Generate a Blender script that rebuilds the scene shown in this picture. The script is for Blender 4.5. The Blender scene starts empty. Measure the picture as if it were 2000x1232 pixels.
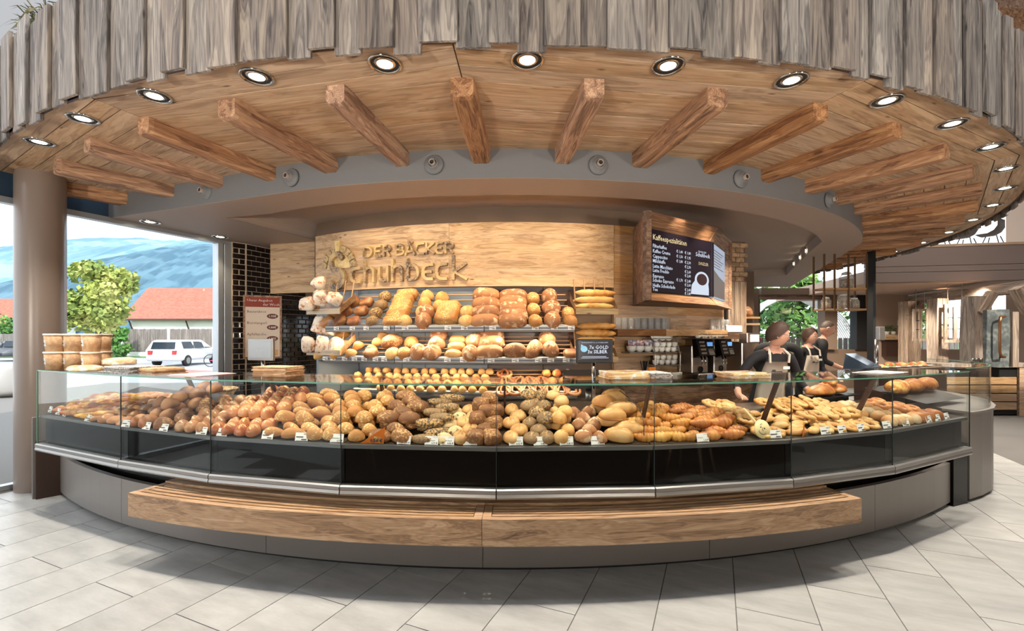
import bpy, bmesh, math, random
from math import sin, cos, tan, atan2, pi, sqrt, radians as R
from mathutils import Vector, Matrix
from mathutils.geometry import tessellate_polygon
random.seed(7)
SC = bpy.context.scene
COL = SC.collection
# ------------------------------------------------------------------ camera
CAMZ = 1.587
cam = bpy.data.cameras.new('camera'); cam.sensor_width = 36; cam.lens = 16.2; cam.shift_y = 0.021
cam.clip_end = 2000; cam.clip_start = 0.05
camo = bpy.data.objects.new('camera', cam); COL.objects.link(camo)
camo.location = (0, 0, CAMZ); camo.rotation_euler = (pi/2, 0, 0)
SC.camera = camo
# ------------------------------------------------------------------ world, sun, exposure
w = bpy.data.worlds.new('World'); SC.world = w; w.use_nodes = True
bg = w.node_tree.nodes['Background']; bg.inputs[0].default_value = (0.86, 0.93, 1.0, 1); bg.inputs[1].default_value = 2.2
sun = bpy.data.lights.new('sun', 'SUN'); sun.energy = 3.2; sun.angle = R(1); sun.color = (1, .95, .86)
suno = bpy.data.objects.new('sun', sun); COL.objects.link(suno); suno.rotation_euler = (R(52), 0, R(12)); suno.location = (0, -6, 14)
SC.view_settings.view_transform = 'Standard'; SC.view_settings.look = 'None'
SC.view_settings.exposure = 0.42; SC.view_settings.gamma = 1; SC.view_settings.use_curve_mapping = False
SC.cycles.max_bounces = 8; SC.cycles.diffuse_bounces = 4; SC.cycles.glossy_bounces = 3; SC.cycles.transmission_bounces = 4; SC.cycles.transparent_max_bounces = 20
SC.cycles.caustics_reflective = False; SC.cycles.caustics_refractive = False
# ------------------------------------------------------------------ helpers
CX, CY = 0.0, 10.6           # centre of the round counter and canopy
def pol(t, r, z=0): return Vector((CX + r*sin(t), CY - r*cos(t), z))
def onr(u, r):
    s = (u-1000)/900; a = 1+s*s; b = -2*CY; c = CY*CY-r*r
    Y = (-b-sqrt(max(b*b-4*a*c, 0)))/(2*a)
    return s*Y, Y, atan2(s*Y, CY-Y)
def zv(v, d): return CAMZ+(658-v)*d/900
def at(u, v, d): return Vector(((u-1000)/900*d, d, zv(v, d)))
ORD = ['first','second','third','fourth','fifth','sixth','seventh','eighth','ninth','tenth','eleventh','twelfth','thirteenth','fourteenth','fifteenth','sixteenth','seventeenth','eighteenth','nineteenth','twentieth']
def mesh_bm(name, bm, mat=None, smooth=False):
    me = bpy.data.meshes.new(name); bm.normal_update(); bm.to_mesh(me); bm.free()
    if mat: me.materials.append(mat)
    if smooth:
        for p in me.polygons: p.use_smooth = True
    return me
def link(name, me, parent=None, loc=(0,0,0), rot=(0,0,0), scale=(1,1,1)):
    o = bpy.data.objects.new(name, me); COL.objects.link(o)
    o.location = loc; o.rotation_euler = rot; o.scale = scale
    if parent is not None: o.parent = parent
    return o
def tag(o, label=None, cat=None, group=None, kind=None):
    if label: o['label'] = label
    if cat: o['category'] = cat
    if group: o['group'] = group
    if kind: o['kind'] = kind
    return o
def thing(name, label, cat, loc=(0,0,0), rz=0, group=None):
    o = link(name, None, None, loc, (0,0,rz)); o.empty_display_size = .1
    return tag(o, label, cat, group)
def bm_new(): return bmesh.new()
def box(bm, x0, x1, y0, y1, z0, z1, mx=None):
    vs = [bm.verts.new(Vector(p) if mx is None else mx @ Vector(p)) for p in
          ((x0,y0,z0),(x1,y0,z0),(x1,y1,z0),(x0,y1,z0),(x0,y0,z1),(x1,y0,z1),(x1,y1,z1),(x0,y1,z1))]
    for f in ((3,2,1,0),(4,5,6,7),(0,1,5,4),(1,2,6,5),(2,3,7,6),(3,0,4,7)): bm.faces.new([vs[i] for i in f])
    return vs
def bbox(bm, x0, x1, y0, y1, z0, z1, b=.01, seg=1):
    t = bmesh.new(); box(t, x0, x1, y0, y1, z0, z1)
    bmesh.ops.bevel(t, geom=t.edges[:], offset=b, segments=seg, affect='EDGES', profile=.6)
    add_bm(bm, t)
def add_bm(bm, t, mx=None):
    if mx is not None: t.transform(mx)
    m = bpy.data.meshes.new('t'); t.to_mesh(m); t.free(); bm.from_mesh(m); bpy.data.meshes.remove(m)
def prism(bm, pts, z0, z1, holes=()):
    """vertical prism from a plan outline (list of (x,y)), with optional holes"""
    loops = [list(pts)]+[list(h) for h in holes]
    flat = [p for l in loops for p in l]
    tris = tessellate_polygon([[Vector((p[0],p[1],0)) for p in l] for l in loops])
    lo = [bm.verts.new((p[0],p[1],z0)) for p in flat]; hi = [bm.verts.new((p[0],p[1],z1)) for p in flat]
    for a,b,c in tris:
        try: bm.faces.new((hi[a],hi[b],hi[c])); bm.faces.new((lo[c],lo[b],lo[a]))
        except ValueError: pass
    k = 0
    for l in loops:
        n = len(l)
        for i in range(n):
            a, b = k+i, k+(i+1)%n
            bm.faces.new((lo[a],lo[b],hi[b],hi[a]))
        k += n
    bmesh.ops.recalc_face_normals(bm, faces=bm.faces[:])
def arcpts(r, t0, t1, n): return [(CX+r*sin(t0+(t1-t0)*i/n), CY-r*cos(t0+(t1-t0)*i/n)) for i in range(n+1)]
def arc_solid(bm, r0, r1, z0, z1, t0, t1, n=24):
    prism(bm, arcpts(r1, t0, t1, n)+arcpts(r0, t1, t0, n), z0, z1)
def sweep(bm, path, prof, closed=False):
    """extrude a profile [(out,z)] along a plan polyline; out is to the right of travel (mitred)"""
    n = len(path); rows = []
    for i, p in enumerate(path):
        p = Vector(p[:2])
        if i == 0: d = (Vector(path[1][:2])-p).normalized(); m = Vector((d.y,-d.x))
        elif i == n-1: d = (p-Vector(path[i-1][:2])).normalized(); m = Vector((d.y,-d.x))
        else:
            d0 = (p-Vector(path[i-1][:2])).normalized(); d1 = (Vector(path[i+1][:2])-p).normalized()
            m = Vector((d0.y,-d0.x))+Vector((d1.y,-d1.x)); m = m/(m.length_squared/2 if m.length_squared > .2 else 1)
        rows.append([bm.verts.new((p.x+m.x*q[0], p.y+m.y*q[0], q[1])) for q in prof])
    k = len(prof)
    for i in range(n-1):
        for j in range(k): bm.faces.new((rows[i][j], rows[i+1][j], rows[i+1][(j+1)%k], rows[i][(j+1)%k]))
    bm.faces.new(rows[0][::-1]); bm.faces.new(rows[-1])
    bmesh.ops.recalc_face_normals(bm, faces=bm.faces[:])
def lathe(bm, prof, n=16, mx=None):
    """revolve [(r,z)] about z"""
    rows = []
    for r, z in prof:
        if r < 1e-5: rows.append([bm.verts.new((0,0,z))])
        else: rows.append([bm.verts.new((r*cos(2*pi*i/n), r*sin(2*pi*i/n), z)) for i in range(n)])
    new = [v for r_ in rows for v in r_]
    for a, b in zip(rows, rows[1:]):
        for i in range(n):
            j = (i+1) % n
            if len(a) == 1 and len(b) == 1: continue
            if len(a) == 1: bm.faces.new((a[0], b[j], b[i]))
            elif len(b) == 1: bm.faces.new((a[i], a[j], b[0]))
            else: bm.faces.new((a[i], a[j], b[j], b[i]))
    if mx is not None:
        for v in new: v.co = mx @ v.co
    bmesh.ops.recalc_face_normals(bm, faces=bm.faces[:])
def tube(bm, pts, r, n=6, cap=True):
    """round bar along a 3-d polyline; r may be a list"""
    pts = [Vector(p) for p in pts]; rows = []
    rr = r if isinstance(r, (list, tuple)) else [r]*len(pts)
    up = None
    for i, p in enumerate(pts):
        d = (pts[min(i+1,len(pts)-1)]-pts[max(i-1,0)]).normalized()
        if up is None: up = Vector((0,0,1)) if abs(d.z) < .9 else Vector((1,0,0))
        a = d.cross(up)
        if a.length < 1e-4: a = d.cross(Vector((0,1,0)))
        a.normalize(); b = a.cross(d).normalized(); up = b
        rows.append([bm.verts.new(p+(a*cos(2*pi*k/n)+b*sin(2*pi*k/n))*rr[i]) for k in range(n)])
    for a, b in zip(rows, rows[1:]):
        for k in range(n): bm.faces.new((a[k], a[(k+1)%n], b[(k+1)%n], b[k]))
    if cap: bm.faces.new(rows[0][::-1]); bm.faces.new(rows[-1])
    bmesh.ops.recalc_face_normals(bm, faces=bm.faces[:])
def quad(bm, a, b, c, d): bm.faces.new([bm.verts.new(p) for p in (a, b, c, d)])
def part(name, bm, mat, parent=None, smooth=False, loc=(0,0,0), rot=(0,0,0)): return link(name, mesh_bm(name, bm, mat, smooth), parent, loc, rot)
def copy_tree(o, parent=None):
    c = o.copy(); COL.objects.link(c); c.parent = parent
    for ch in list(KIDS.get(o.name, [])) or [k for k in o.children]: copy_tree(ch, c)
    return c
KIDS = {}
_txt = {}
def text_mesh(s, size, mat, extrude=0.0, align='LEFT', bold=0.0, name='lettering', res=2):
    cu = bpy.data.curves.new('t', 'FONT'); cu.body = s; cu.size = size; cu.extrude = extrude; cu.align_x = align; cu.offset = bold; cu.resolution_u = res
    o = bpy.data.objects.new('t', cu); COL.objects.link(o)
    dg = bpy.context.evaluated_depsgraph_get()
    me = bpy.data.meshes.new_from_object(o.evaluated_get(dg)); bpy.data.objects.remove(o); bpy.data.curves.remove(cu)
    me.name = name; me.materials.clear(); me.materials.append(mat); return me
def text_into(bm, s, size, x, z, align='LEFT', y=0.0, bold=0.0):
    """flat text in the local x-z plane facing -y"""
    me = text_mesh(s, size, None, 0, align, bold, res=1) if False else _tm(s, size, align, bold)
    n0 = len(bm.verts); bm.from_mesh(me); bm.verts.ensure_lookup_table()
    for v in bm.verts[n0:]: v.co = Vector((x+v.co.x, y, z+v.co.y))
    bpy.data.meshes.remove(me)
def _tm(s, size, align, bold):
    cu = bpy.data.curves.new('t', 'FONT'); cu.body = s; cu.size = size; cu.align_x = align; cu.offset = bold; cu.resolution_u = 1
    o = bpy.data.objects.new('t', cu); COL.objects.link(o)
    me = bpy.data.meshes.new_from_object(o.evaluated_get(bpy.context.evaluated_depsgraph_get()))
    bpy.data.objects.remove(o); bpy.data.curves.remove(cu); return me
# ------------------------------------------------------------------ materials
def srgb(r, g, b):
    f = lambda c: ((c/255+.055)/1.055)**2.4 if c/255 > .04045 else c/255/12.92
    return (f(r), f(g), f(b), 1)
def newmat(name):
    m = bpy.data.materials.new(name); m.use_nodes = True
    return m, m.node_tree, m.node_tree.nodes['Principled BSDF']
def plain(name, col, rough=.5, metal=0, emit=None, es=1, spec=None, coat=0):
    m, nt, b = newmat(name); b.inputs['Base Color'].default_value = col; b.inputs['Roughness'].default_value = rough; b.inputs['Metallic'].default_value = metal
    if emit: b.inputs['Emission Color'].default_value = emit; b.inputs['Emission Strength'].default_value = es
    if spec is not None: b.inputs['Specular IOR Level'].default_value = spec
    if coat: b.inputs['Coat Weight'].default_value = coat
    return m
def N(nt, t, **k):
    n = nt.nodes.new(t)
    for a, v in k.items():
        if a.startswith('i_'): n.inputs[a[2:].replace('_', ' ')].default_value = v
        else: setattr(n, a, v)
    return n
def ramp(nt, stops):
    n = nt.nodes.new('ShaderNodeValToRGB'); e = n.color_ramp.elements
    while len(e) < len(stops): e.new(.5)
    for i, (p, c) in enumerate(stops): e[i].position = p; e[i].color = c
    return n
def wood(name, dark, mid, light, along=0, fine=70, rough=.65, var=.25, knots=.5, sc=1.0, bump=.25, con=.5):
    """grain runs along local axis `along`"""
    m, nt, b = newmat(name); l = nt.links.new
    tc = N(nt, 'ShaderNodeTexCoord'); oi = N(nt, 'ShaderNodeObjectInfo')
    off = N(nt, 'ShaderNodeVectorMath', operation='MULTIPLY_ADD'); cmb = N(nt, 'ShaderNodeCombineXYZ')
    mul = N(nt, 'ShaderNodeMath', operation='MULTIPLY', i_1=37.0) if False else N(nt, 'ShaderNodeMath', operation='MULTIPLY')
    mul.inputs[1].default_value = 37.0; l(oi.outputs['Random'], mul.inputs[0])
    for k in range(3): l(mul.outputs[0], cmb.inputs[k])
    add = N(nt, 'ShaderNodeVectorMath', operation='ADD'); l(tc.outputs['Object'], add.inputs[0]); l(cmb.outputs[0], add.inputs[1])
    def mapped(a, c):
        mp = N(nt, 'ShaderNodeMapping'); s = [c*sc]*3; s[along] = a*sc; mp.inputs['Scale'].default_value = s; l(add.outputs[0], mp.inputs['Vector']); return mp
    n1 = N(nt, 'ShaderNodeTexNoise'); n1.inputs['Scale'].default_value = 1; n1.inputs['Detail'].default_value = 4; n1.inputs['Distortion'].default_value = .8
    l(mapped(.9, 9).outputs[0], n1.inputs['Vector'])
    n2 = N(nt, 'ShaderNodeTexNoise'); n2.inputs['Scale'].default_value = 1; n2.inputs['Detail'].default_value = 2; l(mapped(2.5, fine).outputs[0], n2.inputs['Vector'])
    # growth rings: sine of the broad noise
    ms = N(nt, 'ShaderNodeMath', operation='MULTIPLY'); ms.inputs[1].default_value = 42; l(n1.outputs[0], ms.inputs[0])
    sn = N(nt, 'ShaderNodeMath', operation='SINE'); l(ms.outputs[0], sn.inputs[0])
    a1 = N(nt, 'ShaderNodeMath', operation='MULTIPLY_ADD'); a1.inputs[1].default_value = .085; l(sn.outputs[0], a1.inputs[0]); l(n1.outputs[0], a1.inputs[2])
    a2 = N(nt, 'ShaderNodeMath', operation='MULTIPLY_ADD'); a2.inputs[1].default_value = .5; l(n2.outputs[0], a2.inputs[0]); l(a1.outputs[0], a2.inputs[2])
    rp = ramp(nt, [(.42, tuple(d*con+m_*(1-con) for d, m_ in zip(dark, mid))), (.74, mid), (1.0, light)]); l(a2.outputs[0], rp.inputs[0])
    vo = N(nt, 'ShaderNodeTexVoronoi'); vo.inputs['Scale'].default_value = 1; l(mapped(1.5, 5).outputs[0], vo.inputs['Vector'])
    kr = ramp(nt, [(.03, (1,1,1,1)), (.1, (0,0,0,1))]); l(vo.outputs['Distance'], kr.inputs[0])
    km = N(nt, 'ShaderNodeMath', operation='MULTIPLY'); km.inputs[1].default_value = knots; l(kr.outputs[0], km.inputs[0])
    mx = N(nt, 'ShaderNodeMixRGB'); l(km.outputs[0], mx.inputs[0]); l(rp.outputs[0], mx.inputs[1]); mx.inputs[2].default_value = tuple(c*.45 for c in dark[:3])+(1,)
    hs = N(nt, 'ShaderNodeHueSaturation'); l(mx.outputs[0], hs.inputs['Color'])
    mr = N(nt, 'ShaderNodeMapRange'); mr.inputs[3].default_value = 1-var; mr.inputs[4].default_value = 1+var; l(oi.outputs['Random'], mr.inputs[0]); l(mr.outputs[0], hs.inputs['Value'])
    wn = N(nt, 'ShaderNodeTexWhiteNoise', noise_dimensions='1D'); l(mul.outputs[0], wn.inputs['W'])
    mr2 = N(nt, 'ShaderNodeMapRange'); mr2.inputs[3].default_value = 1-var*1.6; mr2.inputs[4].default_value = 1+var; l(wn.outputs[0], mr2.inputs[0]); l(mr2.outputs[0], hs.inputs['Saturation'])
    l(hs.outputs[0], b.inputs['Base Color']); b.inputs['Roughness'].default_value = rough
    bp = N(nt, 'ShaderNodeBump'); bp.inputs['Strength'].default_value = bump; bp.inputs['Distance'].default_value = .01; l(a2.outputs[0], bp.inputs['Height']); l(bp.outputs[0], b.inputs['Normal'])
    return m
def speck(name, base, spot, scale=60, amount=.5, rough=.7, var=.18, second=None, sscale=6, bump=.3):
    """speckled or mottled surface; per-object value variation"""
    m, nt, b = newmat(name); l = nt.links.new
    tc = N(nt, 'ShaderNodeTexCoord'); oi = N(nt, 'ShaderNodeObjectInfo')
    ad = N(nt, 'ShaderNodeVectorMath', operation='ADD'); l(tc.outputs['Object'], ad.inputs[0]); l(oi.outputs['Location'], ad.inputs[1])
    n1 = N(nt, 'ShaderNodeTexNoise'); n1.inputs['Scale'].default_value = scale; n1.inputs['Detail'].default_value = 2; l(ad.outputs[0], n1.inputs['Vector'])
    rp = ramp(nt, [(amount-.04, base), (amount+.05, spot)]); l(n1.outputs[0], rp.inputs[0])
    last = rp.outputs[0]
    if second:
        n2 = N(nt, 'ShaderNodeTexNoise'); n2.inputs['Scale'].default_value = sscale; n2.inputs['Detail'].default_value = 1; l(ad.outputs[0], n2.inputs['Vector'])
        r2 = ramp(nt, [(.42, (0,0,0,1)), (.62, (1,1,1,1))]); l(n2.outputs[0], r2.inputs[0])
        mx = N(nt, 'ShaderNodeMixRGB'); l(r2.outputs[0], mx.inputs[0]); l(last, mx.inputs[1]); mx.inputs[2].default_value = second; last = mx.outputs[0]
    hs = N(nt, 'ShaderNodeHueSaturation'); l(last, hs.inputs['Color'])
    mr = N(nt, 'ShaderNodeMapRange'); mr.inputs[3].default_value = 1-var; mr.inputs[4].default_value = 1+var; l(oi.outputs['Random'], mr.inputs[0]); l(mr.outputs[0], hs.inputs['Value'])
    l(hs.outputs[0], b.inputs['Base Color']); b.inputs['Roughness'].default_value = rough
    if bump:
        bp = N(nt, 'ShaderNodeBump'); bp.inputs['Strength'].default_value = bump; bp.inputs['Distance'].default_value = .004; l(n1.outputs[0], bp.inputs['Height']); l(bp.outputs[0], b.inputs['Normal'])
    return m
def glassmat(name, tint=(.97,.99,.98,1), refl=1.0, rough=0.0, milk=0):
    """thin clear pane: transparent with Fresnel reflection"""
    m = bpy.data.materials.new(name); m.use_nodes = True; nt = m.node_tree; nt.nodes.clear(); l = nt.links.new
    out = N(nt, 'ShaderNodeOutputMaterial'); tr = N(nt, 'ShaderNodeBsdfTransparent'); tr.inputs[0].default_value = tint
    gl = N(nt, 'ShaderNodeBsdfGlossy'); gl.inputs['Roughness'].default_value = rough
    fr = N(nt, 'ShaderNodeFresnel'); ge = N(nt, 'ShaderNodeNewGeometry'); mi = N(nt, 'ShaderNodeMapRange'); mi.inputs[3].default_value = 1.5; mi.inputs[4].default_value = 1/1.5
    l(ge.outputs['Backfacing'], mi.inputs[0]); l(mi.outputs[0], fr.inputs[0])
    mu = N(nt, 'ShaderNodeMath', operation='MULTIPLY'); mu.inputs[1].default_value = refl; l(fr.outputs[0], mu.inputs[0])
    mx = N(nt, 'ShaderNodeMixShader'); l(mu.outputs[0], mx.inputs[0]); l(tr.outputs[0], mx.inputs[1]); l(gl.outputs[0], mx.inputs[2]); l(mx.outputs[0], out.inputs[0])
    m.diffuse_color = (.8,.9,.9,.2)
    if milk:
        df = N(nt, 'ShaderNodeBsdfDiffuse'); m2 = N(nt, 'ShaderNodeMixShader'); m2.inputs[0].default_value = milk; l(mx.outputs[0], m2.inputs[1]); l(df.outputs[0], m2.inputs[2]); l(m2.outputs[0], out.inputs[0])
    return m
M = {}
M['fascia'] = wood('weathered_board', srgb(56,52,54), srgb(128,119,114), srgb(166,155,144), along=2, rough=.8, var=.2, knots=.7, con=1, fine=45, sc=1.7)
M['plank'] = wood('larch_plank', srgb(120,92,70), srgb(190,158,126), srgb(210,182,152), along=0, fine=30, rough=.6, var=.08, knots=.9, bump=.1, con=.75, sc=1.5)
M['rafter'] = wood('old_beam', srgb(74,46,32), srgb(160,116,84), srgb(198,156,118), along=1, rough=.75, var=.12, knots=.3, con=1, sc=2)
M['signwood'] = wood('sign_spruce', srgb(128,94,64), srgb(194,158,118), srgb(212,180,142), along=0, fine=50, rough=.6, var=.05, knots=.9, bump=.1, con=.85, sc=1.6)
M['bench'] = wood('bench_oak', srgb(108,78,54), srgb(172,134,98), srgb(198,164,128), along=0, rough=.55, var=.06, knots=.4, con=1, sc=2.2)
M['boxwood'] = wood('dark_reclaimed', srgb(58,36,22), srgb(118,82,56), srgb(158,120,88), along=0, rough=.7, var=.2, knots=.4, con=.9)
M['wallwood'] = wood('wall_planks', srgb(120,86,56), srgb(178,138,98), srgb(204,168,126), along=0, rough=.65, var=.16, knots=.5)
M['timber'] = wood('grey_timber', srgb(84,66,52), srgb(160,136,116), srgb(196,174,152), along=2, rough=.8, var=.12, knots=.6, con=.8)
M['taupe'] = plain('taupe_paint_bounce_lit', srgb(164,146,134), .55)  # soffit copy of the drum paint, lightened for warm bounce light
M['drum'] = plain('grey_paint', srgb(112,112,114), .6)
M['basegrey'] = plain('counter_laminate', srgb(124,116,110), .4)
M['black'] = plain('black_panel', srgb(14,11,10), .2, spec=.15)
M['blackmat'] = plain('black_matt', srgb(24,22,21), .6)
M['brown'] = plain('brown_lacquer', srgb(66,44,34), .35)
M['steel'] = plain('brushed_steel', srgb(176,170,164), .32, 1)
M['alu'] = plain('grey_aluminium', srgb(150,146,142), .4, .7)
M['chrome'] = plain('chrome', srgb(215,212,208), .12, 1)
M['white'] = plain('white_paper', srgb(236,232,226), .7)
M['ceramic'] = plain('white_ceramic', srgb(238,234,226), .2)
M['ink'] = plain('dark_print', srgb(58,50,48), .7)
M['glass'] = glassmat('clear_glass', refl=.65)
M['edge'] = plain('green_glass_edge', srgb(96,150,128), .15)
M['winglass'] = glassmat('window_glass', (.985,.995,1,1), .7)
M['lampwarm'] = plain('lamp_warm', (1,1,1,1), .5, emit=(1,.86,.62,1), es=9)
M['lampcool'] = plain('lamp_neutral', (1,1,1,1), .5, emit=(1,.93,.8,1), es=6)
M['kraft'] = speck('kraft_paper', srgb(206,170,132), srgb(190,150,112), 30, .5, .8, .06)
M['wallpaint'] = plain('brown_wall_paint', srgb(104,84,68), .7)
M['creamwall'] = plain('warm_wall_paint', srgb(186,160,140), .8)
def tilemat():
    m, nt, b = newmat('stone_floor_tile'); l = nt.links.new
    tc = N(nt, 'ShaderNodeTexCoord'); oi = N(nt, 'ShaderNodeObjectInfo'); ad = N(nt, 'ShaderNodeVectorMath', operation='ADD'); l(tc.outputs['Object'], ad.inputs[0]); l(oi.outputs['Location'], ad.inputs[1])
    mp = N(nt, 'ShaderNodeMapping'); mp.inputs['Scale'].default_value = (2.2, 7, 4); l(ad.outputs[0], mp.inputs[0])
    n = N(nt, 'ShaderNodeTexNoise'); n.inputs['Scale'].default_value = 1; n.inputs['Detail'].default_value = 8; n.inputs['Roughness'].default_value = .65; l(mp.outputs[0], n.inputs['Vector'])
    rp = ramp(nt, [(.3, srgb(158,156,152)), (.7, srgb(190,188,184))]); l(n.outputs[0], rp.inputs[0])
    hs = N(nt, 'ShaderNodeHueSaturation'); l(rp.outputs[0], hs.inputs['Color']); mr = N(nt, 'ShaderNodeMapRange'); mr.inputs[3].default_value = .96; mr.inputs[4].default_value = 1.03; l(oi.outputs['Random'], mr.inputs[0]); l(mr.outputs[0], hs.inputs['Value'])
    l(hs.outputs[0], b.inputs['Base Color']); b.inputs['Roughness'].default_value = .38; b.inputs['Specular IOR Level'].default_value = .35
    return m
M['tile'] = tilemat(); M['grout'] = plain('floor_grout', srgb(110,106,102), .9)
def spot(name, loc, aim, power, size=60, blend=.5, col=(1,.82,.58), rad=.04):
    d = bpy.data.lights.new(name, 'SPOT'); d.energy = power; d.spot_size = R(size); d.spot_blend = blend; d.color = col; d.shadow_soft_size = rad
    o = bpy.data.objects.new(name, d); COL.objects.link(o); o.location = loc
    o.rotation_euler = (Vector(aim)-Vector(loc)).to_track_quat('-Z', 'Y').to_euler(); return o
# ================================================================== floor
ZC = 3.297                      # plank ceiling
fl = bm_new(); box(fl, -14, 16, -6, 16, -.2, -.004)
floor = tag(part('floor', fl, M['grout']), 'light grey stone tile floor in front of the round counter', kind='structure')
ang = R(24); TW, TL, G = .42, .92, .003
ex, ey = Vector((cos(ang), -sin(ang))), Vector((sin(ang), cos(ang)))      # ey runs to the vanishing point right of centre
tb = bm_new(); box(tb, G, TW-G, G, TL-G, -.004, 0); tme = mesh_bm('tile', tb, M['tile'])
cells = []
for i in range(-30, 30):
    for j in range(-16, 16):
        o = ex*(i*TW+.10)+ey*((j+.5*(i % 2))*TL+.25)
        c = o+ex*TW/2+ey*TL/2
        rr = (c-Vector((CX, CY))).length
        if c.y < 1.45 or c.x < -5.3-0.2*max(0, 4-c.y) or c.x > 6.6 or c.y > 8.8: continue
        if rr < 6.75 and c.y > 3: continue
        if c.x > 4.4 and rr < 7.9 and c.y > 6.5: continue
        cells.append((abs(c.x)*.6+abs(c.y-3), o))
cells.sort(key=lambda q: q[0])
for _, o in cells[:300]:
    link('tile', tme, floor, (o.x, o.y, 0), (0, 0, -ang))
back = bm_new()
rest = cells[300:]
sf = bm_new(); box(sf, -8.5, 14.5, -5.9, 1.1, -.004, .0); M['darkfloor'] = wood('dark_floor_boards', srgb(40,28,20), srgb(70,52,38), srgb(92,70,52), along=0, rough=.35, var=.1, knots=.3)
tag(part('floor_seating', sf, M['darkfloor']), 'dark boarded floor of the seating area behind the viewer', kind='structure')
# ================================================================== canopy ceiling of planks
ceil_o = tag(link('ceiling', None, None, (CX, CY, ZC)), 'round canopy ceiling of larch planks above the counter', kind='structure')
SEC = R(19.88); T0 = R(-2.5); RIN, ROUT = 6.36, 7.93
bounds = [6.36, 6.55, 6.725, 6.90, 7.075, 7.25, 7.425, 7.60, 7.76, 7.93]
def plank_mesh(a0, a1, first, last):
    h = SEC/2; g = .004; bm = bm_new(); n = 8
    if last: outer = [(ROUT*sin(-h+g/7+(2*h-2*g/7)*i/n), -ROUT*cos(-h+(2*h)*i/n)) for i in range(n+1)]
    else: outer = [(-(a1-g)*tan(h)+g, -(a1-g)), ((a1-g)*tan(h)-g, -(a1-g))]
    if first: inner = [(RIN*sin(h-2*h*i/n), -RIN*cos(h-2*h*i/n)) for i in range(n+1)]
    else: inner = [((a0+g)*tan(h)-g, -(a0+g)), (-(a0+g)*tan(h)+g, -(a0+g))]
    prism(bm, outer+inner, 0, .03); return mesh_bm('plank', bm, M['plank'])
pms = [plank_mesh(bounds[i], bounds[i+1], i == 0, i == len(bounds)-2) for i in range(len(bounds)-1)]
for s in range(-2, 6):
    for pm in pms: link('plank', pm, ceil_o, (0, 0, random.uniform(-.0015, .0015)), (0, 0, T0+SEC*(s+.5)))
bk = bm_new(); arc_solid(bk, 6.3, 7.97, ZC+.031, ZC+.12, T0-2*SEC, T0+6*SEC, 72)
part('backing', bk, M['brown'], ceil_o).location = (-CX, -CY, -ZC)
# rafters, three to a sector, from the ring of lamps to the grey drum
LINE_R = (Vector((5.42, 7.12)), Vector((.39, .92)).normalized()); LINE_L = (Vector((-2.405, 4.647)), Vector((-.932, .363)).normalized())
def inner_r(t):
    if R(-22) <= t <= R(57): return 6.42
    p, d = LINE_R if t > 0 else LINE_L
    u = Vector((sin(t), -cos(t))); c = Vector((CX, CY)); q = p-c
    return (q.x*d.y-q.y*d.x)/(u.x*d.y-u.y*d.x)
def rafter_mesh(L, k):
    rnd = random.Random(k); bm = bm_new(); w, h = .078+rnd.uniform(-.006, .006), .128+rnd.uniform(-.008, .01); n = 8; rows = []
    for i in range(n+1):
        y = -L*(1-i/n); c = .018+rnd.uniform(0, .01); e = 1.0
        if i == 0: e = .86
        ww = w*(1+rnd.uniform(-.03, .03)); hh = h*(1+rnd.uniform(-.02, .02)); 
        if i == 0: hh *= .94; ww *= .93
        prof = [(-ww, 0), (-ww, -hh+c), (-ww+c, -hh), (ww-c, -hh), (ww, -hh+c), (ww, 0)]
        rows.append([bm.verts.new((x, y, z)) for x, z in prof])
        if i == 0:
            r2 = []
            for x, z in prof: r2.append(bm.verts.new((x/.93, y+.035, z/.94 if z < 0 else 0)))
            rows.append(r2)
    for a, b in zip(rows, rows[1:]):
        for j in range(6): bm.faces.new((a[j], a[(j+1) % 6], b[(j+1) % 6], b[j]))
    bm.faces.new(rows[0][::-1]); bm.faces.new(rows[-1]); bmesh.ops.recalc_face_normals(bm, faces=bm.faces[:])
    return mesh_bm('rafter', bm, M['rafter'])
for k in range(-6, 16):
    t = T0+SEC/3*k; ri = inner_r(t)-.015
    if t > R(96): continue
    link('rafter', rafter_mesh(7.57-ri, k), ceil_o, (ri*sin(t), -ri*cos(t), 0), (0, 0, t))
# ================================================================== fascia of weathered boards
fas = tag(link('wall_fascia', None, None, (CX, CY, 0)), 'curved fascia of weathered vertical boards around the canopy', kind='structure')
t = R(-42); i = 0
while t < R(104):
    wdt = random.choice([.15, .165, .18, .19, .2]) ; raised = i % 2 == 0
    r0 = 7.95 if not raised else 7.975; th = .026; z0 = 3.255+random.uniform(-.03, .02)-(.0 if raised else .012); z1 = 4.1+random.uniform(-.02, .03)+(-.07 if t < R(-25) else 0)
    ov = .012 if raised else .0
    b_ = bm_new(); x = wdt/2+ov
    vs = box(b_, -x, x, -th, 0, 0, z1-z0)
    if random.random() < .5: vs[4].co.z -= .03; vs[7].co.z -= .03
    bmesh.ops.bevel(b_, geom=b_.edges[:], offset=.004, segments=1, affect='EDGES')
    tm = t+wdt/2/7.96
    link('board', mesh_bm('board', b_, M['fascia']), fas, (r0*sin(tm), -r0*cos(tm), z0), (random.uniform(-.004, .004), 0, tm))
    t += wdt/7.96; i += 1
fb = bm_new(); arc_solid(fb, 7.93, 7.948, 3.29, 3.98, R(-42), R(104), 80); part('backing', fb, M['brown'], fas, loc=(-CX, -CY, 0))
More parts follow.
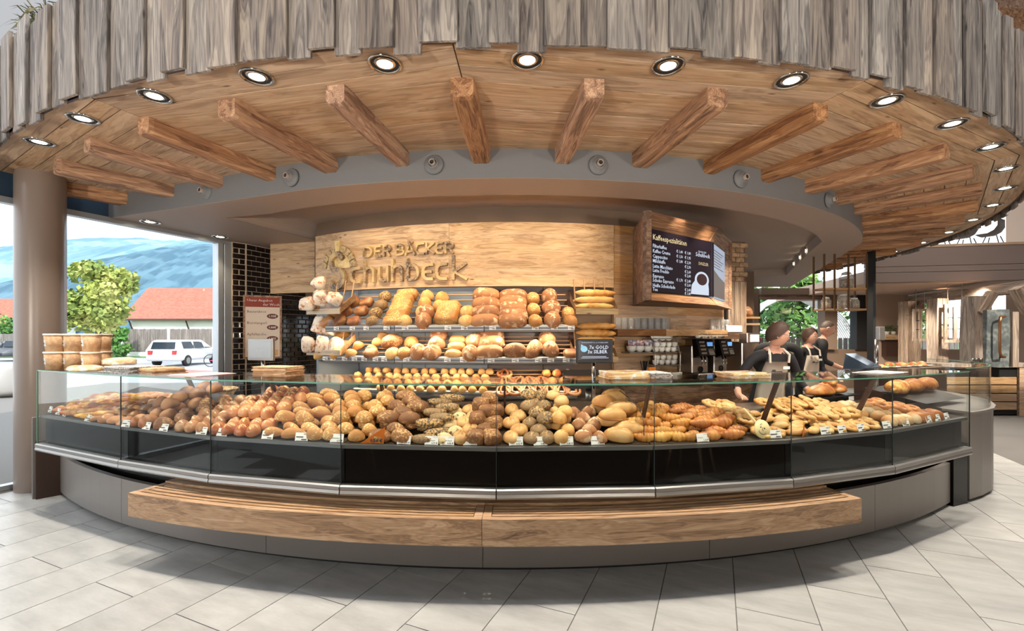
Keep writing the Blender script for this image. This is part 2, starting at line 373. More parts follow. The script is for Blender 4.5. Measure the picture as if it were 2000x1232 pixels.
# ================================================================== grey drum: upright band, soffit with recess
ZS = 3.027
outer_arc = arcpts(6.42, R(-22), R(57), 40)
drum_path = [(-4.92, 5.60)]+outer_arc+[(7.6, 12.3), (8.0, 13.25)]
db = bm_new(); sweep(db, drum_path, [(0, ZS+.004), (0, ZC+.03), (-.05, ZC+.03), (-.05, ZS+.004)])
drum = tag(part('wall_drum', db, M['drum'], smooth=False), 'grey painted curved drop band under the canopy rafters', kind='structure')
inner = [(-3.456, 5.57)]+arcpts(5.93, R(-28.5), R(52), 34)+[(5.02, 7.75), (6.37, 10.7), (5.3, 11.3), (1.0, 12.2), (-2.9, 12.2), (-2.918, 6.84)]
outer = drum_path+[(-3.0, 13.25), (-3.3, 9.2), (-4.25, 7.15)]
sb = bm_new(); prism(sb, outer, ZS, ZS+.003, [inner[::-1]])
soff = tag(part('ceiling_soffit', sb, M['taupe']), 'soffit ring below the drum, same paint lightened for warm light', kind='structure')
rb = bm_new(); n = len(inner)
ZR = 3.19
for i in range(n):
    a, b = inner[i], inner[(i+1) % n]
    quad(rb, (a[0], a[1], ZS), (b[0], b[1], ZS), (b[0], b[1], ZR+.02), (a[0], a[1], ZR+.02))
part('recess_side', rb, M['taupe'], soff)
rc = bm_new(); prism(rc, [(-3.6, 5.3)]+arcpts(6.2, R(-30), R(58), 20)+[(7, 12.5), (-3.2, 12.5)], ZR, ZR+.03); part('recess_ceiling', rc, M['taupe'], soff)
# cove roll on the left side of the recess
cv = bm_new(); p0, p1 = Vector((-3.456, 5.57, 0)), Vector((-2.918, 6.84, 0)); dv = (p1-p0).normalized(); nv = Vector((dv.y, -dv.x, 0))
pr = []
for k in range(9): a = pi/2*k/8; pr.append((.02+.38*(1-cos(a)), ZS+.004+(ZR-ZS)*sin(a)))
sweep(cv, [p0+dv*.05, p1], pr+[(0.02, ZR)]); part('cove', cv, M['taupe'], soff, smooth=False)
# ================================================================== downlights of the canopy ring
def downlight(name, label, cat, loc, rz, R0, group, power, up=.0, tilt=0):
    t = thing(name, label, cat, loc, rz, group)
    a = bm_new(); lathe(a, [(R0, .0), (R0, -.007), (R0*.93, -.01), (R0*.84, -.004), (R0*.82, 0)], 24); part('outer_ring', a, M['chrome'], t, True)
    a = bm_new(); lathe(a, [(R0*.81, -.003), (R0*.72, -.008), (R0*.66, -.002), (R0*.62, .0)], 24); part('gimbal_ring', a, M['blackmat'], t, True)
    a = bm_new(); lathe(a, [(R0*.61, -.002), (R0*.55, -.005), (R0*.47, -.004)], 24); part('reflector', a, M['chrome'], t, True)
    a = bm_new(); lathe(a, [(R0*.47, -.003), (R0*.3, -.007), (0, -.009)], 24)
    part('lamp', a, M['lampwarm'], t, True)
    return t
for k in range(18):
    tt = R(-32.2)+R(6.58)*k
    loc = pol(tt, 7.76, ZC-.002)
    downlight('downlight', ORD[k]+' recessed chrome downlight from the left along the timber canopy edge', 'downlight', loc, tt, .105, 'downlights along the canopy edge', 60)
    spot('downlight_beam', pol(tt, 7.76, ZC-.03), pol(tt, 7.70, 0), 96, 100, .7, (1, .92, .80), .025)
for (u, v, nm) in ((293, 433, 'outer'), (430, 462, 'inner')):
    d = (ZS-CAMZ)*900/(658-v); p = at(u, v, d)
    downlight('downlight', 'small recessed downlight in the grey soffit, the one '+('over the middle of the window' if nm == 'outer' else 'beside the tiled pillar'), 'downlight', (p.x, p.y, ZS-.002), 0, .11, 'downlights in the soffit', 0)
    spot('soffit_beam', (p.x, p.y, ZS-.03), (p.x, p.y, 0), 20, 90, .7)
# three spots on the right-hand side of the recess
pa, pb = Vector((5.02, 7.75, 0)), Vector((6.37, 10.7, 0)); dd = (pb-pa).normalized()
for k, f in enumerate((.12, .34, .60)):
    p = pa+(pb-pa)*f+Vector((-dd.y, dd.x, 0))*.012; 
    t_ = downlight('spotlight', ORD[k]+' of three small spotlights in the side of the soffit recess, counted from the front', 'spotlight', (p.x, p.y, 3.1), 0, .07, 'spotlights in the soffit recess', 0)
    t_.rotation_euler = (Vector((-dd.y, dd.x, 0))).to_track_quat('-Z', 'Y').to_euler()
# ================================================================== round air nozzles on the drum
def nozzle_proto():
    t = thing('air_nozzle', 'x', 'air nozzle')
    a = bm_new(); lathe(a, [(0, 0), (.09, 0), (.09, .012), (.08, .022), (.058, .026), (.05, .05), (.036, .062), (.034, .03), (0, .028)], 24, Matrix.Rotation(pi/2, 4, 'X')); part('flange', a, M['drum'], t, True)
    a = bm_new(); lathe(a, [(.028, .029), (.028, .085), (.022, .088), (.02, .04), (0, .04)], 16, Matrix.Rotation(pi/2, 4, 'X')); part('jet', a, M['taupe'], t, True)
    a = bm_new(); lathe(a, [(.0195, .082), (0, .078)], 16, Matrix.Rotation(pi/2, 4, 'X')); part('mouth', a, M['blackmat'], t)
    return t
noz = nozzle_proto()
for k, (u, v) in enumerate(((355, 378), (570, 340), (848, 318), (1168, 320), (1446, 346), (1617, 386))):
    if u == 355:
        X, Y = -3.31, 4.999; tt = R(-21.3); d = Y
    else: X, Y, tt = onr(u, 6.424)
    o = noz if k == 0 else copy_tree(noz)
    o.location = (X, Y, 3.16); o.rotation_euler = (0, 0, tt)
    o['label'] = ORD[k]+' round grey air nozzle from the left on the drum under the rafters'; o['group'] = 'air nozzles on the drum'
# ================================================================== glazed facade on the left
FA = atan2(.915, .404)
HEAD = 3.027
M['mullion'] = plain('silver_mullion', srgb(178,184,190), .35, .5); M['spandrel'] = plain('blue_spandrel', srgb(52,72,92), .2)
win = tag(link('window_1', None, None, (-5.10, 5.18, 0), (0, 0, FA)), 'tall glazed facade beside the round column', kind='structure')
a = bm_new(); box(a, -8, 2.12, -.04, .06, 0, .05); part('sill', a, M['mullion'], win)
a = bm_new(); box(a, -8, 2.12, -.05, .06, HEAD-.05, HEAD+.012); part('head', a, M['mullion'], win)
a = bm_new(); box(a, -8, 2.12, -.02, .1, HEAD+.012, ZC+.12); part('spandrel', a, M['spandrel'], win)
for x0, x1, mt in ((1.78, 1.86, 'mullion'), (1.875, 2.02, 'mullion'), (2.03, 2.12, 'blackmat'), (-.31, -.26, 'blackmat'), (-2.35, -2.29, 'blackmat'), (-4.4, -4.34, 'blackmat'), (-6.45, -6.39, 'blackmat')):
    a = bm_new(); bbox(a, x0, x1, -.06, .07, .05, HEAD-.05, .006); part('mullion', a, M[mt], win)
for x0, x1 in ((-.26, 1.78), (-2.29, -.31), (-4.34, -2.35), (-6.39, -4.4)):
    a = bm_new(); box(a, x0+.002, x1-.002, 0, .008, .052, HEAD-.052); part('pane', a, M['winglass'], win)
colm = bm_new(); lathe(colm, [(.2, 0), (.2, ZC)], 40); M['column'] = plain('column_lacquer', srgb(140,124,114), .3)
tag(part('column', colm, M['column'], None, True, loc=(-4.98, 4.87, 0)), 'round taupe column standing in front of the facade', kind='structure')
# ================================================================== tiled pillar and side wall
M['metro'] = plain('black_glazed_tile', srgb(30,19,15), .07, coat=.3); M['mortar'] = plain('cream_mortar', srgb(206,186,164), .9)
WD = Vector((.385, .923, 0)).normalized(); WA = atan2(WD.y, WD.x)
PC = Vector((-4.11, 7.12, 0))
tw = tag(link('wall_tiled', None, None, PC, (0, 0, WA)), 'side wall clad in black glazed brick tiles with pale joints', kind='structure')
a = bm_new(); box(a, 0, 2.3, .0, .15, 0, ZS)
part('mortar_bed', a, M['mortar'], tw)
fa2 = atan2(.15, .12)  # narrow front face of the pillar
LW, LH, J = .163, .0805, .008
def tilemesh(w_, h_):
    bm = bm_new(); x, z, y = (w_-J)/2, (h_-J)/2, .009; b = .009
    v = [bm.verts.new(p) for p in ((-x,0,-z),(x,0,-z),(x,0,z),(-x,0,z),(-x,-y*.5,-z),(x,-y*.5,-z),(x,-y*.5,z),(-x,-y*.5,z),(-x+b,-y,-z+b),(x-b,-y,-z+b),(x-b,-y,z-b),(-x+b,-y,z-b))]
    for k in range(4):
        j = (k+1) % 4; bm.faces.new((v[k], v[j], v[4+j], v[4+k])); bm.faces.new((v[4+k], v[4+j], v[8+j], v[8+k]))
    bm.faces.new(v[8:12]); bmesh.ops.recalc_face_normals(bm, faces=bm.faces[:]); return mesh_bm('tile', bm, M['metro'])
full, half = tilemesh(LW, LH), tilemesh(LW/2, LH)
rows = int(ZS/LH)
for r_ in range(9, rows+1):
    z = ZS-.006-LH*(rows-r_+.5)+.0
    off = 0 if r_ % 2 else LW/2
    if off: link('tile', half, tw, (LW/4+.008, 0, z))
    x = off+LW/2+.008
    while x < 2.2:
        hid = x > .52 and z > 2.34 or x > 1.75 or (x > 1.2 and z > 2.2)
        if not hid: link('tile', full, tw, (x, 0, z))
        x += LW
# narrow face: local x towards the window
nf = tag(link('wall_pillar', None, None, PC, (0, 0, R(50))), 'narrow tiled pillar face beside the window frame', kind='structure')
a = bm_new(); box(a, -.2, 0, .0, .2, 0, ZS); part('mortar_bed', a, M['mortar'], nf)
for r_ in range(9, rows+1):
    z = ZS-.006-LH*(rows-r_+.5)
    if r_ % 2: link('tile', full, nf, (-.1, 0, z)).scale = (1.12, 1, 1)
    else:
        link('tile', half, nf, (-.055, 0, z)); link('tile', half, nf, (-.145, 0, z))
# ================================================================== brown back wall and grey shelf backing
tL, tR = onr(616, 5.0)[2], R(39)
a = bm_new(); arc_solid(a, 4.75, 4.92, 0, ZR, tL-.02, tR, 30)
tag(part('wall_back', a, M['wallpaint']), 'brown painted curved wall behind the bread shelves', kind='structure')
M['greypanel'] = plain('blue_grey_panel', srgb(118,126,134), .45)
bkp = tag(link('wall_panel', None, None), 'blue grey back panels behind the bread shelves', kind='structure')
for u0, u1, mt in ((618, 700, 'greypanel'), (701, 785, 'greypanel'), (786, 830, 'greypanel'), (831, 952, 'greypanel'), (954, 1060, 'brown'), (1061, 1120, 'brown')):
    a = bm_new(); arc_solid(a, 4.92, 4.95, .9, 2.20, onr(u0, 4.95)[2], onr(u1, 4.95)[2], 5); part('panel', a, M[mt], bkp)
sd = bm_new(); p = at(627, 700, 5.75); q = at(700, 700, 6.05)
prism(sd, [(p.x-.05, p.y), (p.x-.02, p.y-.03), (q.x, q.y), (q.x, q.y+.05)], .9, 1.30); part('side_panel', sd, M['greypanel'], bkp)
# ================================================================== planked sign panel
def arc_part(name, r0, r1, z0, z1, t0, t1, mat, parent, n=6, gap=.0):
    tm = (t0+t1)/2; h = (t1-t0)/2-gap; bm = bm_new()
    o_ = [(r1*sin(-h+2*h*i/n), -r1*cos(-h+2*h*i/n)) for i in range(n+1)]; i_ = [(r0*sin(h-2*h*i/n), -r0*cos(h-2*h*i/n)) for i in range(n+1)]
    prism(bm, o_+i_, z0, z1); zc = (z0+z1)/2
    for v in bm.verts: v.co.z -= zc
    o = part(name, bm, mat, parent); o.location = Vector((CX, CY, zc))-(Vector(parent.location) if parent else Vector()); o.rotation_euler = (0, 0, tm); return o
SZ0, SZ1 = 2.205, 2.985
sign = thing('sign_board', 'curved light spruce sign board above the bread shelves', 'sign board', (CX, CY, SZ0))
tm0, tm1, tm2 = onr(616, 5.0)[2], onr(877, 5.0)[2], onr(1199, 5.0)[2]
hs_ = [SZ0, 2.31, 2.43, 2.545, 2.66, 2.78, 2.89, SZ1]
for a0, a1 in zip(hs_, hs_[1:]):
    for q0, q1 in ((tm0, tm1), (tm1, tm2)):
        arc_part('plank', 4.955, 5.0+random.uniform(-.0006, .0006), a0+.0006, a1-.0006, q0, q1, M['signwood'], sign, 10, .0003)
sl = thing('sign_board', 'flat spruce board left of the lettering, touching the black tiled wall', 'sign board', (-3.745, 7.14, 2.26), atan2(-.19, .78))
for k in range(7):
    a = bm_new(); box(a, 0, .79, 0, .04, k*.1095+.0006, (k+1)*.1095-.0006); part('plank', a, M['signwood'], sl)
# ---- lettering: stroke letters on the curved board
M['letter'] = speck('weathered_gilt', srgb(166,138,104), srgb(92,76,66), 45, .5, .45, .04, srgb(200,170,118), 6)
M['gold'] = speck('gold_leaf', srgb(222,196,140), srgb(206,176,118), 14, .5, .35, .02)
M['stonelt'] = speck('relief_stone', srgb(186,160,118), srgb(140,118,88), 30, .55, .7, .15)
def arc(cx, cz, rx, rz, a0, a1, n=8): return [(cx+rx*cos(R(a0+(a1-a0)*i/n)), cz+rz*sin(R(a0+(a1-a0)*i/n))) for i in range(n+1)]
LET = {  # unit box: width in comment, cap height 1
 'D': (.72, [[(.08,.06),(.08,.94)], [(.08,.94),(.3,.94)]+arc(.3,.5,.36,.44,90,-90)+[(.08,.06)]]),
 'E': (.62, [[(.58,.94),(.3,.94)]+arc(.3,.72,.2,.22,90,180,4)+[(.08,.3)]+arc(.3,.28,.22,.22,180,270,4)+[(.58,.06)], [(.1,.5),(.52,.5)]]),
 'R': (.68, [[(.08,.0),(.08,.94),(.36,.94)]+arc(.36,.7,.24,.24,90,-90,6)+[(.08,.46)], [(.34,.46),(.6,.0)]]),
 'B': (.68, [[(.08,.06),(.08,.94),(.36,.94)]+arc(.36,.73,.2,.21,90,-90,6)+[(.08,.52)], [(.36,.52)]+arc(.36,.29,.26,.23,90,-90,6)+[(.08,.06)]]),
 'A': (.74, [[(.04,0),(.36,.94),(.68,0)], [(.17,.3),(.55,.3)]]),
 'C': (.66, [[(.62,.94),(.34,.94)]+arc(.34,.68,.26,.26,90,180,4)+[(.08,.3)]+arc(.34,.32,.26,.26,180,270,4)+[(.62,.06)]]),
 'K': (.68, [[(.08,0),(.08,1)], [(.62,.97),(.14,.48),(.64,.02)]]),
 'c': (.6, [[(.56,.68),(.32,.68)]+arc(.32,.44,.24,.24,90,180,4)+[(.08,.3)]+arc(.32,.3,.24,.24,180,270,4)+[(.56,.06)]]),
 'h': (.62, [[(.08,0),(.08,1.0)], [(.08,.56)]+arc(.32,.5,.22,.18,140,0,6)+[(.54,0)]]),
 'u': (.62, [[(.08,.7),(.08,.24)]+arc(.3,.24,.22,.18,180,300,6)+[(.54,.1)], [(.54,.72),(.54,0)]]),
 'b': (.66, [[(.08,1.0),(.08,.08)], [(.08,.68),(.34,.68)]+arc(.34,.37,.25,.31,90,-90,8)+[(.06,.06)]]),
 'e': (.6, [[(.56,.68),(.32,.68)]+arc(.32,.44,.24,.24,90,180,4)+[(.08,.3)]+arc(.32,.3,.24,.24,180,270,4)+[(.56,.06)], [(.1,.37),(.5,.37)]]),
 'k': (.64, [[(.08,0),(.08,1.05)], [(.58,.72),(.12,.34),(.62,.02)]]),
}
def stroke(bm, pts, w_, y0, y1):
    """thick ribbon in x-z, from y0 (back) to y1 (front)"""
    n = len(pts); L_, R_ = [], []
    for i, p in enumerate(pts):
        p = Vector(p); d0 = (p-Vector(pts[i-1])).normalized() if i else None; d1 = (Vector(pts[i+1])-p).normalized() if i < n-1 else None
        d = d0 or d1; 
        if d0 is not None and d1 is not None:
            m = Vector((-d0.y, d0.x))+Vector((-d1.y, d1.x)); m = m*(2/max(m.length_squared, .8))*.5*2/2
            m = m.normalized()*min(1.5, 1/max(.5, m.normalized().dot(Vector((-d0.y, d0.x)))))
        else: m = Vector((-d.y, d.x))
        L_.append(p+m*w_/2); R_.append(p-m*w_/2)
    va = [[bm.verts.new((q.x, y, q.y)) for q in s] for y in (y0, y1) for s in (L_, R_)]
    for i in range(n-1):
        for a_, b_ in ((0, 1), (1, 3), (3, 2), (2, 0)): bm.faces.new((va[a_][i], va[a_][i+1], va[b_][i+1], va[b_][i]))
    bm.faces.new((va[0][0], va[1][0], va[3][0], va[2][0])); bm.faces.new((va[0][-1], va[2][-1], va[3][-1], va[1][-1]))
def letter_at(ch, u0, zb, cap, wpx, mat=None, wst=.14, depth=.03, dots=False):
    X, Y, t_ = onr(u0, 5.0); t1_ = onr(u0+wpx, 5.0)[2]
    wid, strokes = LET[ch]; wm = (t1_-t_)*5.0; bm = bm_new()
    for s in strokes: stroke(bm, [((x/wid-.5)*wm, z*cap) for x, z in s], wst*cap, -.0008, -depth)
    if dots:
        for sx in (-.16, .16): box(bm, sx*wm-.012, sx*wm+.012, -depth, -.0008, cap*1.04, cap*1.2)
    bmesh.ops.recalc_face_normals(bm, faces=bm.faces[:])
    bmesh.ops.remove_doubles(bm, verts=bm.verts[:], dist=1e-5)
    tm = (t_+t1_)/2; p = pol(tm, 5.0, zb)
    o = part('letter', bm, mat or M['letter'], SGN); o.location = p-Vector(SGN.location); o.rotation_euler = (0, 0, tm)
SGN = thing('sign_lettering', 'raised gilt lettering with a brick arch emblem on the spruce board', 'lettering', pol(onr(760, 5)[2], 5.0, SZ0+.05))
for ch, u, wp in (('D',712,19),('E',734,14.5),('R',751,15.5),('B',774,19),('A',793,21),('C',814,18),('K',833,18),('E',852,16),('R',870,19)):
    letter_at(ch, u, 2.607, .142, wp, wst=.17, depth=.045, dots=(ch == 'A'))
for ch, u, wp in (('c',688,22),('h',714,22),('u',742,21),('h',767,23),('b',796,26),('e',826,24),('c',852,25),('k',883,32)):
    letter_at(ch, u, 2.283, .285, wp, wst=.125, depth=.05)
te = onr(663, 5.0)[2]
def emblem(name, bm, mat, dz): 
    o = part(name, bm, mat, SGN); o.location = pol(te, 5.0, 2.5+dz)-Vector(SGN.location); o.rotation_euler = (0, 0, te); return o
a = bm_new(); pts = arc(0, 0, .215, .215, 0, 180, 20)
va = [[a.verts.new((x, y, z)) for x, z in pts] for y in (-.001, -.016)]
a.faces.new(va[1][::-1]); 
for i in range(len(pts)): j = (i+1) % len(pts); a.faces.new((va[0][i], va[0][j], va[1][j], va[1][i]))
bmesh.ops.recalc_face_normals(a, faces=a.faces[:]); emblem('sun_disc', a, M['gold'], 0)
for k in range(9):
    if k == 4: continue
    a0, a1 = 2+k*19.6, 2+(k+1)*19.6-2.5
    q = [(cos(R(a0))*.23, sin(R(a0))*.23), (cos(R(a0))*.315, sin(R(a0))*.315), (cos(R(a1))*.315, sin(R(a1))*.315), (cos(R(a1))*.23, sin(R(a1))*.23)]
    a = bm_new(); f = [a.verts.new((x, -.001, z)) for x, z in q]; g = [a.verts.new((x*.985, -.028, z*.985)) for x, z in q]
    a.faces.new(g); [a.faces.new((f[i], f[(i+1) % 4], g[(i+1) % 4], g[i])) for i in range(4)]
    bmesh.ops.recalc_face_normals(a, faces=a.faces[:]); emblem('arch_stone', a, M['stonelt'], 0)
a = bm_new(); q = [(-.035, .225), (.035, .225), (.052, .365), (-.052, .365)]
f = [a.verts.new((x, -.001, z)) for x, z in q]; g = [a.verts.new((x*.97, -.04, z)) for x, z in q]; a.faces.new(g); [a.faces.new((f[i], f[(i+1) % 4], g[(i+1) % 4], g[i])) for i in range(4)]
bmesh.ops.recalc_face_normals(a, faces=a.faces[:]); emblem('keystone', a, M['gold'], 0)
# the big S
a = bm_new(); sp = arc(.0, .09, .11, .105, 20, 180, 8)+arc(.0, .09, .11, .105, 180, 235, 3)[1:]+arc(.0, -.125, .125, .12, 60, -90, 8)+arc(.0, -.125, .125, .12, -90, -165, 4)[1:]
stroke(a, sp, .066, -.0162, -.06); bmesh.ops.recalc_face_normals(a, faces=a.faces[:]); emblem('letter', a, M['letter'], -.01)
# ================================================================== coffee corner wall of reclaimed planks, with shelf
cw = tag(link('wall_coffee', None, None, (CX, CY, 1.0)), 'curved wall of reclaimed planks behind the coffee machines', kind='structure')
zz = [1.0, 1.16, 1.33, 1.5, 1.62, 1.74, 1.88, 2.0, 2.12, 2.25, 2.37, 2.5, 2.63, 2.76, 2.88, 2.99]
for k, (a0, a1) in enumerate(zip(zz, zz[1:])):
    t = tm2+.001; e = R(38)
    while t < e-.01:
        t1_ = min(e, t+random.uniform(.14, .24)); t1_ = e if e-t1_ < .06 else t1_
        arc_part('plank', 4.93, 4.985+random.uniform(-.004, .004), a0+.001, a1-.001, t, t1_, M['wallwood'], cw, 4, .0004); t = t1_
# ================================================================== screen box
scr = thing('menu_box', 'angled box of dark reclaimed wood holding two menu screens', 'menu box', (1.43, 4.9, 1.98))
BO = Vector((1.43, 4.9, 1.98)); F = [Vector((1.43, 4.9)), Vector((2.53, 5.69)), Vector((3.12, 6.54))]; BH = .955
def face_frame(p0, p1, nm, b0, b1):
    """box front between plan points: four bevelled boards round an opening"""
    d = p1-p0; L = d.length; an = atan2(d.y, d.x); loc = Vector((p0.x, p0.y, BO.z))-BO
    x0, x1, z0, z1, dp = b0, L-b1, .10, BH-.16, .075
    def brd(vs):
        bm = bm_new(); v = [bm.verts.new(p) for p in vs]; bm.faces.new(v)
        ex_ = [bm.verts.new(Vector(p)+Vector((0, .05, 0))) for p in vs]; n = len(vs)
        bm.faces.new(ex_[::-1]); [bm.faces.new((v[i], v[(i+1) % n], ex_[(i+1) % n], ex_[i])) for i in range(n)]
        bmesh.ops.recalc_face_normals(bm, faces=bm.faces[:]); part('frame_board', bm, M['boxwood'], scr, loc=loc, rot=(0, 0, an))
    brd([(0, 0, BH), (L, 0, BH), (x1, dp, z1), (x0, dp, z1)])
    brd([(0, 0, 0), (x0, dp, z0), (x1, dp, z0), (L, 0, 0)])
    if nm != 'b': brd([(0, 0, 0), (0, 0, BH), (x0, dp, z1), (x0, dp, z0)])
    if nm == 'b': brd([(L, 0, 0), (x1, dp, z0), (x1, dp, z1), (L, 0, BH)])
    return loc, an, x0, x1, z0, z1, dp
fa = face_frame(F[0], F[1], 'a', .10, -.06); fb_ = face_frame(F[1], F[2], 'b', -.02, .16)
a = bm_new(); prism(a, [(0, 0), (.1, .94), (.16, .94), (.06, 0.02)], 0, BH); part('side_board', a, M['boxwood'], scr)
a = bm_new(); prism(a, [(0.03, 0.06), (1.08, .80), (1.66, 1.63), (1.5, 1.75), (.6, 1.15), (.12, .94)], BH-.03, BH-.001); part('top_board', a, M['boxwood'], scr)
a = bm_new(); prism(a, [(0.03, 0.06), (1.08, .80), (1.66, 1.63), (1.5, 1.75), (.6, 1.15), (.12, .94)], .001, .03); part('bottom_board', a, M['boxwood'], scr)
a = bm_new(); prism(a, [(1.69, 1.64), (1.56, 1.80), (1.5, 1.76), (1.63, 1.60)], 0, BH); part('side_board', a, M['boxwood'], scr)
M['screenblk'] = plain('screen_black', srgb(16,12,22), .25, emit=srgb(18,13,24), es=.6)
M['scrwhite'] = plain('screen_white', (0,0,0,1), .4, emit=srgb(214,224,240), es=.75); M['scrcream'] = plain('screen_cream', (0,0,0,1), .4, emit=srgb(236,214,160), es=.75)
M['scrblue'] = plain('screen_pale', (0,0,0,1), .4, emit=srgb(186,200,222), es=.6); M['scrgrey'] = plain('screen_grey', (0,0,0,1), .4, emit=srgb(120,112,108), es=.6)
M['coffee'] = plain('screen_coffee', (0,0,0,1), .4, emit=srgb(66,34,40), es=.6)
loc, an, x0, x1, z0, z1, dp = fa
def scr_part(nm, bm, mt, pr, y): 
    o = part(nm, bm, M[mt], pr); 
    if pr is scr: o.location = Vector(loc); o.rotation_euler = (0, 0, an)
    return o
a = bm_new(); box(a, x0+.01, x1-.02, dp-.012, dp+.03, z0+.008, z1-.008); s1 = scr_part('screen', a, 'screenblk', scr, 0)
yy = dp-.0135; W_ = x1-x0-.03; H_ = z1-z0
a = bm_new()
text_into(a, 'Kaffeespezialitäten', .085, x0+.085, z1-.115, y=yy, bold=.001); part('menu_title', a, M['scrcream'], s1)
items = ['Filterkaffee', 'Kaffee Creme', 'Cappuccino', 'Milchkaffe', 'Latte Macchiato', 'Latte Freddo', 'Espresso', 'Schoko Espresso', 'Heiße Schokolade', 'Tee']
pr1 = ['€ 1,40', '€ 1,50', '€ 1,80', '', '', '', '€ 1,70', '', '', '']; pr2 = ['€ 1,80', '€ 1,95', '€ 2,30', '€ 2,30', '€ 2,60', '€ 2,60', '€ 2,40', '€ 2,60', '€ 2,40', '€ 1,80']
zr = [.205, .262, .319, .372, .430, .478, .540, .588, .646, .690]
for s, p1_, p2_, q in zip(items, pr1, pr2, zr):
    a = bm_new(); z = z1-q*.985; text_into(a, s, .056, x0+.085, z, y=yy, bold=.0008)
    if p1_: text_into(a, p1_, .046, x0+.64, z-.012, 'RIGHT', yy, .0006)
    text_into(a, p2_, .046, x0+.80, z-.012, 'RIGHT', yy, .0006)
    tag(part('menu_line', a, M['scrwhite'], s1), kind='stuff')
a = bm_new(); text_into(a, 'DER BÄCKER', .03, x0+.95, z1-.165, y=yy); text_into(a, 'Schuhbeck', .07, x0+.90, z1-.215, y=yy, bold=.0012); part('logo', a, M['scrwhite'], s1)
a = bm_new(); text_into(a, 'DINZLER', .052, x0+.96, z1-.315, y=yy); part('logo', a, M['scrcream'], s1)
def disc(bm, cx, cz, rx, rz, y, n=24): bm.faces.new([bm.verts.new((cx+rx*cos(2*pi*i/n), y, cz+rz*sin(2*pi*i/n))) for i in range(n)][::-1])
a = bm_new(); disc(a, x0+1.03, z0+.20, .15, .10, yy); q = [(x0+.80, z0+.02), (x0+.82, z0+.13), (x0+.9, z0+.2), (x0+1.16, z0+.2), (x0+1.18, z0+.1), (x0+1.18, z0+.02)]
a.faces.new([a.verts.new((x, yy+.0004, z)) for x, z in q][::-1]); part('cup_picture', a, M['scrwhite'], s1)
a = bm_new(); disc(a, x0+1.03, z0+.205, .11, .07, yy-.001); part('coffee_picture', a, M['coffee'], s1)
loc, an, x0, x1, z0, z1, dp = fb_
a = bm_new(); box(a, x0+.03, x1-.01, dp-.012, dp+.03, z0+.008, z1-.008); s2 = scr_part('screen', a, 'scrblue', scr, 0)
a = bm_new(); v = [(x0+.04, z0+.02), (x1-.02, z0+.02), (x1-.02, z0+.26), (x0+.5, z0+.3), (x0+.04, z0+.38)]
a.faces.new([a.verts.new((x, dp-.0135, z)) for x, z in v][::-1]); part('photo_strip', a, M['scrgrey'], s2)
a = bm_new()
for k in range(7): box(a, x0+.1, x1-.12-.1*(k % 3), dp-.0138, dp-.0132, z1-.09-k*.035, z1-.078-k*.035)
part('print_lines', a, M['scrgrey'], s2)
# ================================================================== round display counter
GJ = [(-4.25,4.13),(-3.029,3.570),(-2.097,3.209),(-1.102,2.969),(-.098,2.885),(.903,2.928),(1.879,3.103),(2.822,3.42),(3.965,3.995)]
GT = [atan2(x, CY-y) for x, y in GJ]
ZRB, ZRT, ZL, ZG = .573, .637, .885, 1.283     # rail bottom, rail top, ledge, glass top
def inset(p, d):
    v = Vector(p); c = Vector((CX, CY)); u = (c-v).normalized(); return v+u*d
M['woodbase'] = M['basegrey']
base = thing('bread_counter', 'curved taupe counter front standing on the tile floor behind the bench', 'counter', (CX, CY, 0))
def cpart(name, bm, mat, par=None): 
    o = part(name, bm, mat, par or base)
    o.location = -Vector((par or base).location); return o
tb0, tb1 = R(-37.9), R(34.9)
nseg = 6
for k in range(nseg):
    a = bm_new(); q0, q1 = tb0+(tb1-tb0)*k/nseg, tb0+(tb1-tb0)*(k+1)/nseg
    arc_solid(a, 7.46, 7.50, .035, .405, q0+.0003, q1-.0003, 8); cpart('front_panel', a, M['basegrey'])
a = bm_new(); arc_solid(a, 7.40, 7.455, 0, .035, tb0, tb1, 40); cpart('plinth', a, M['blackmat'])
a = bm_new(); arc_solid(a, 7.36, 7.42, .035, ZRB, tb0+.001, tb1+.02, 40); cpart('shadow_gap', a, M['black'])
a = bm_new(); arc_solid(a, 7.42, 7.5, .39, .4, tb0, tb1, 40); 
a.free()
# left end: slab post
p = Vector((-4.72, 4.53, 0)); sl_ = thing('counter_end_panel', 'narrow upright end slab of the counter beside the round column', 'end panel', p, R(-40))
a = bm_new(); bbox(a, -.015, .045, 0, .55, 0, .80, .004); part('slab', a, M['basegrey'], sl_)
a = bm_new(); bbox(a, .046, .075, .02, .5, .0, .57, .003); part('lining', a, M['brown'], sl_)
# right end: black pillar and rounded end cabinet
a = bm_new(); q = inset(GJ[8], .16); prism(a, [(4.13, 4.31), (4.355, 4.405), (4.30, 4.62), (4.05, 4.5)], 0, ZRB); cpart('end_pillar', a, M['black'])
cab = thing('end_cabinet', 'rounded taupe end cabinet closing the right end of the counter', 'cabinet', (4.39, 4.42, 0))
curve = [(4.39, 4.42), (4.62, 4.53), (4.87, 4.68), (5.12, 4.90), (5.36, 5.18), (5.56, 5.5), (5.7, 5.9), (5.76, 6.4)]
a = bm_new(); prism(a, [(x-4.39, y-4.42) for x, y in curve]+[(.9, 2.0), (.35, 1.2), (-.02, .25)], .03, .845); part('body', a, M['basegrey'], cab)
a = bm_new(); prism(a, [(x-4.39+.015, y-4.42-.012) for x, y in curve]+[(.9, 2.0), (.33, 1.2), (-.06, .22)], .846, .868); part('top_board', a, M['basegrey'], cab)
a = bm_new(); prism(a, [(x-4.39-.03, y-4.42+.03) for x, y in curve]+[(.9, 2.0), (.35, 1.2), (.0, .25)], 0, .03); part('plinth', a, M['blackmat'], cab)
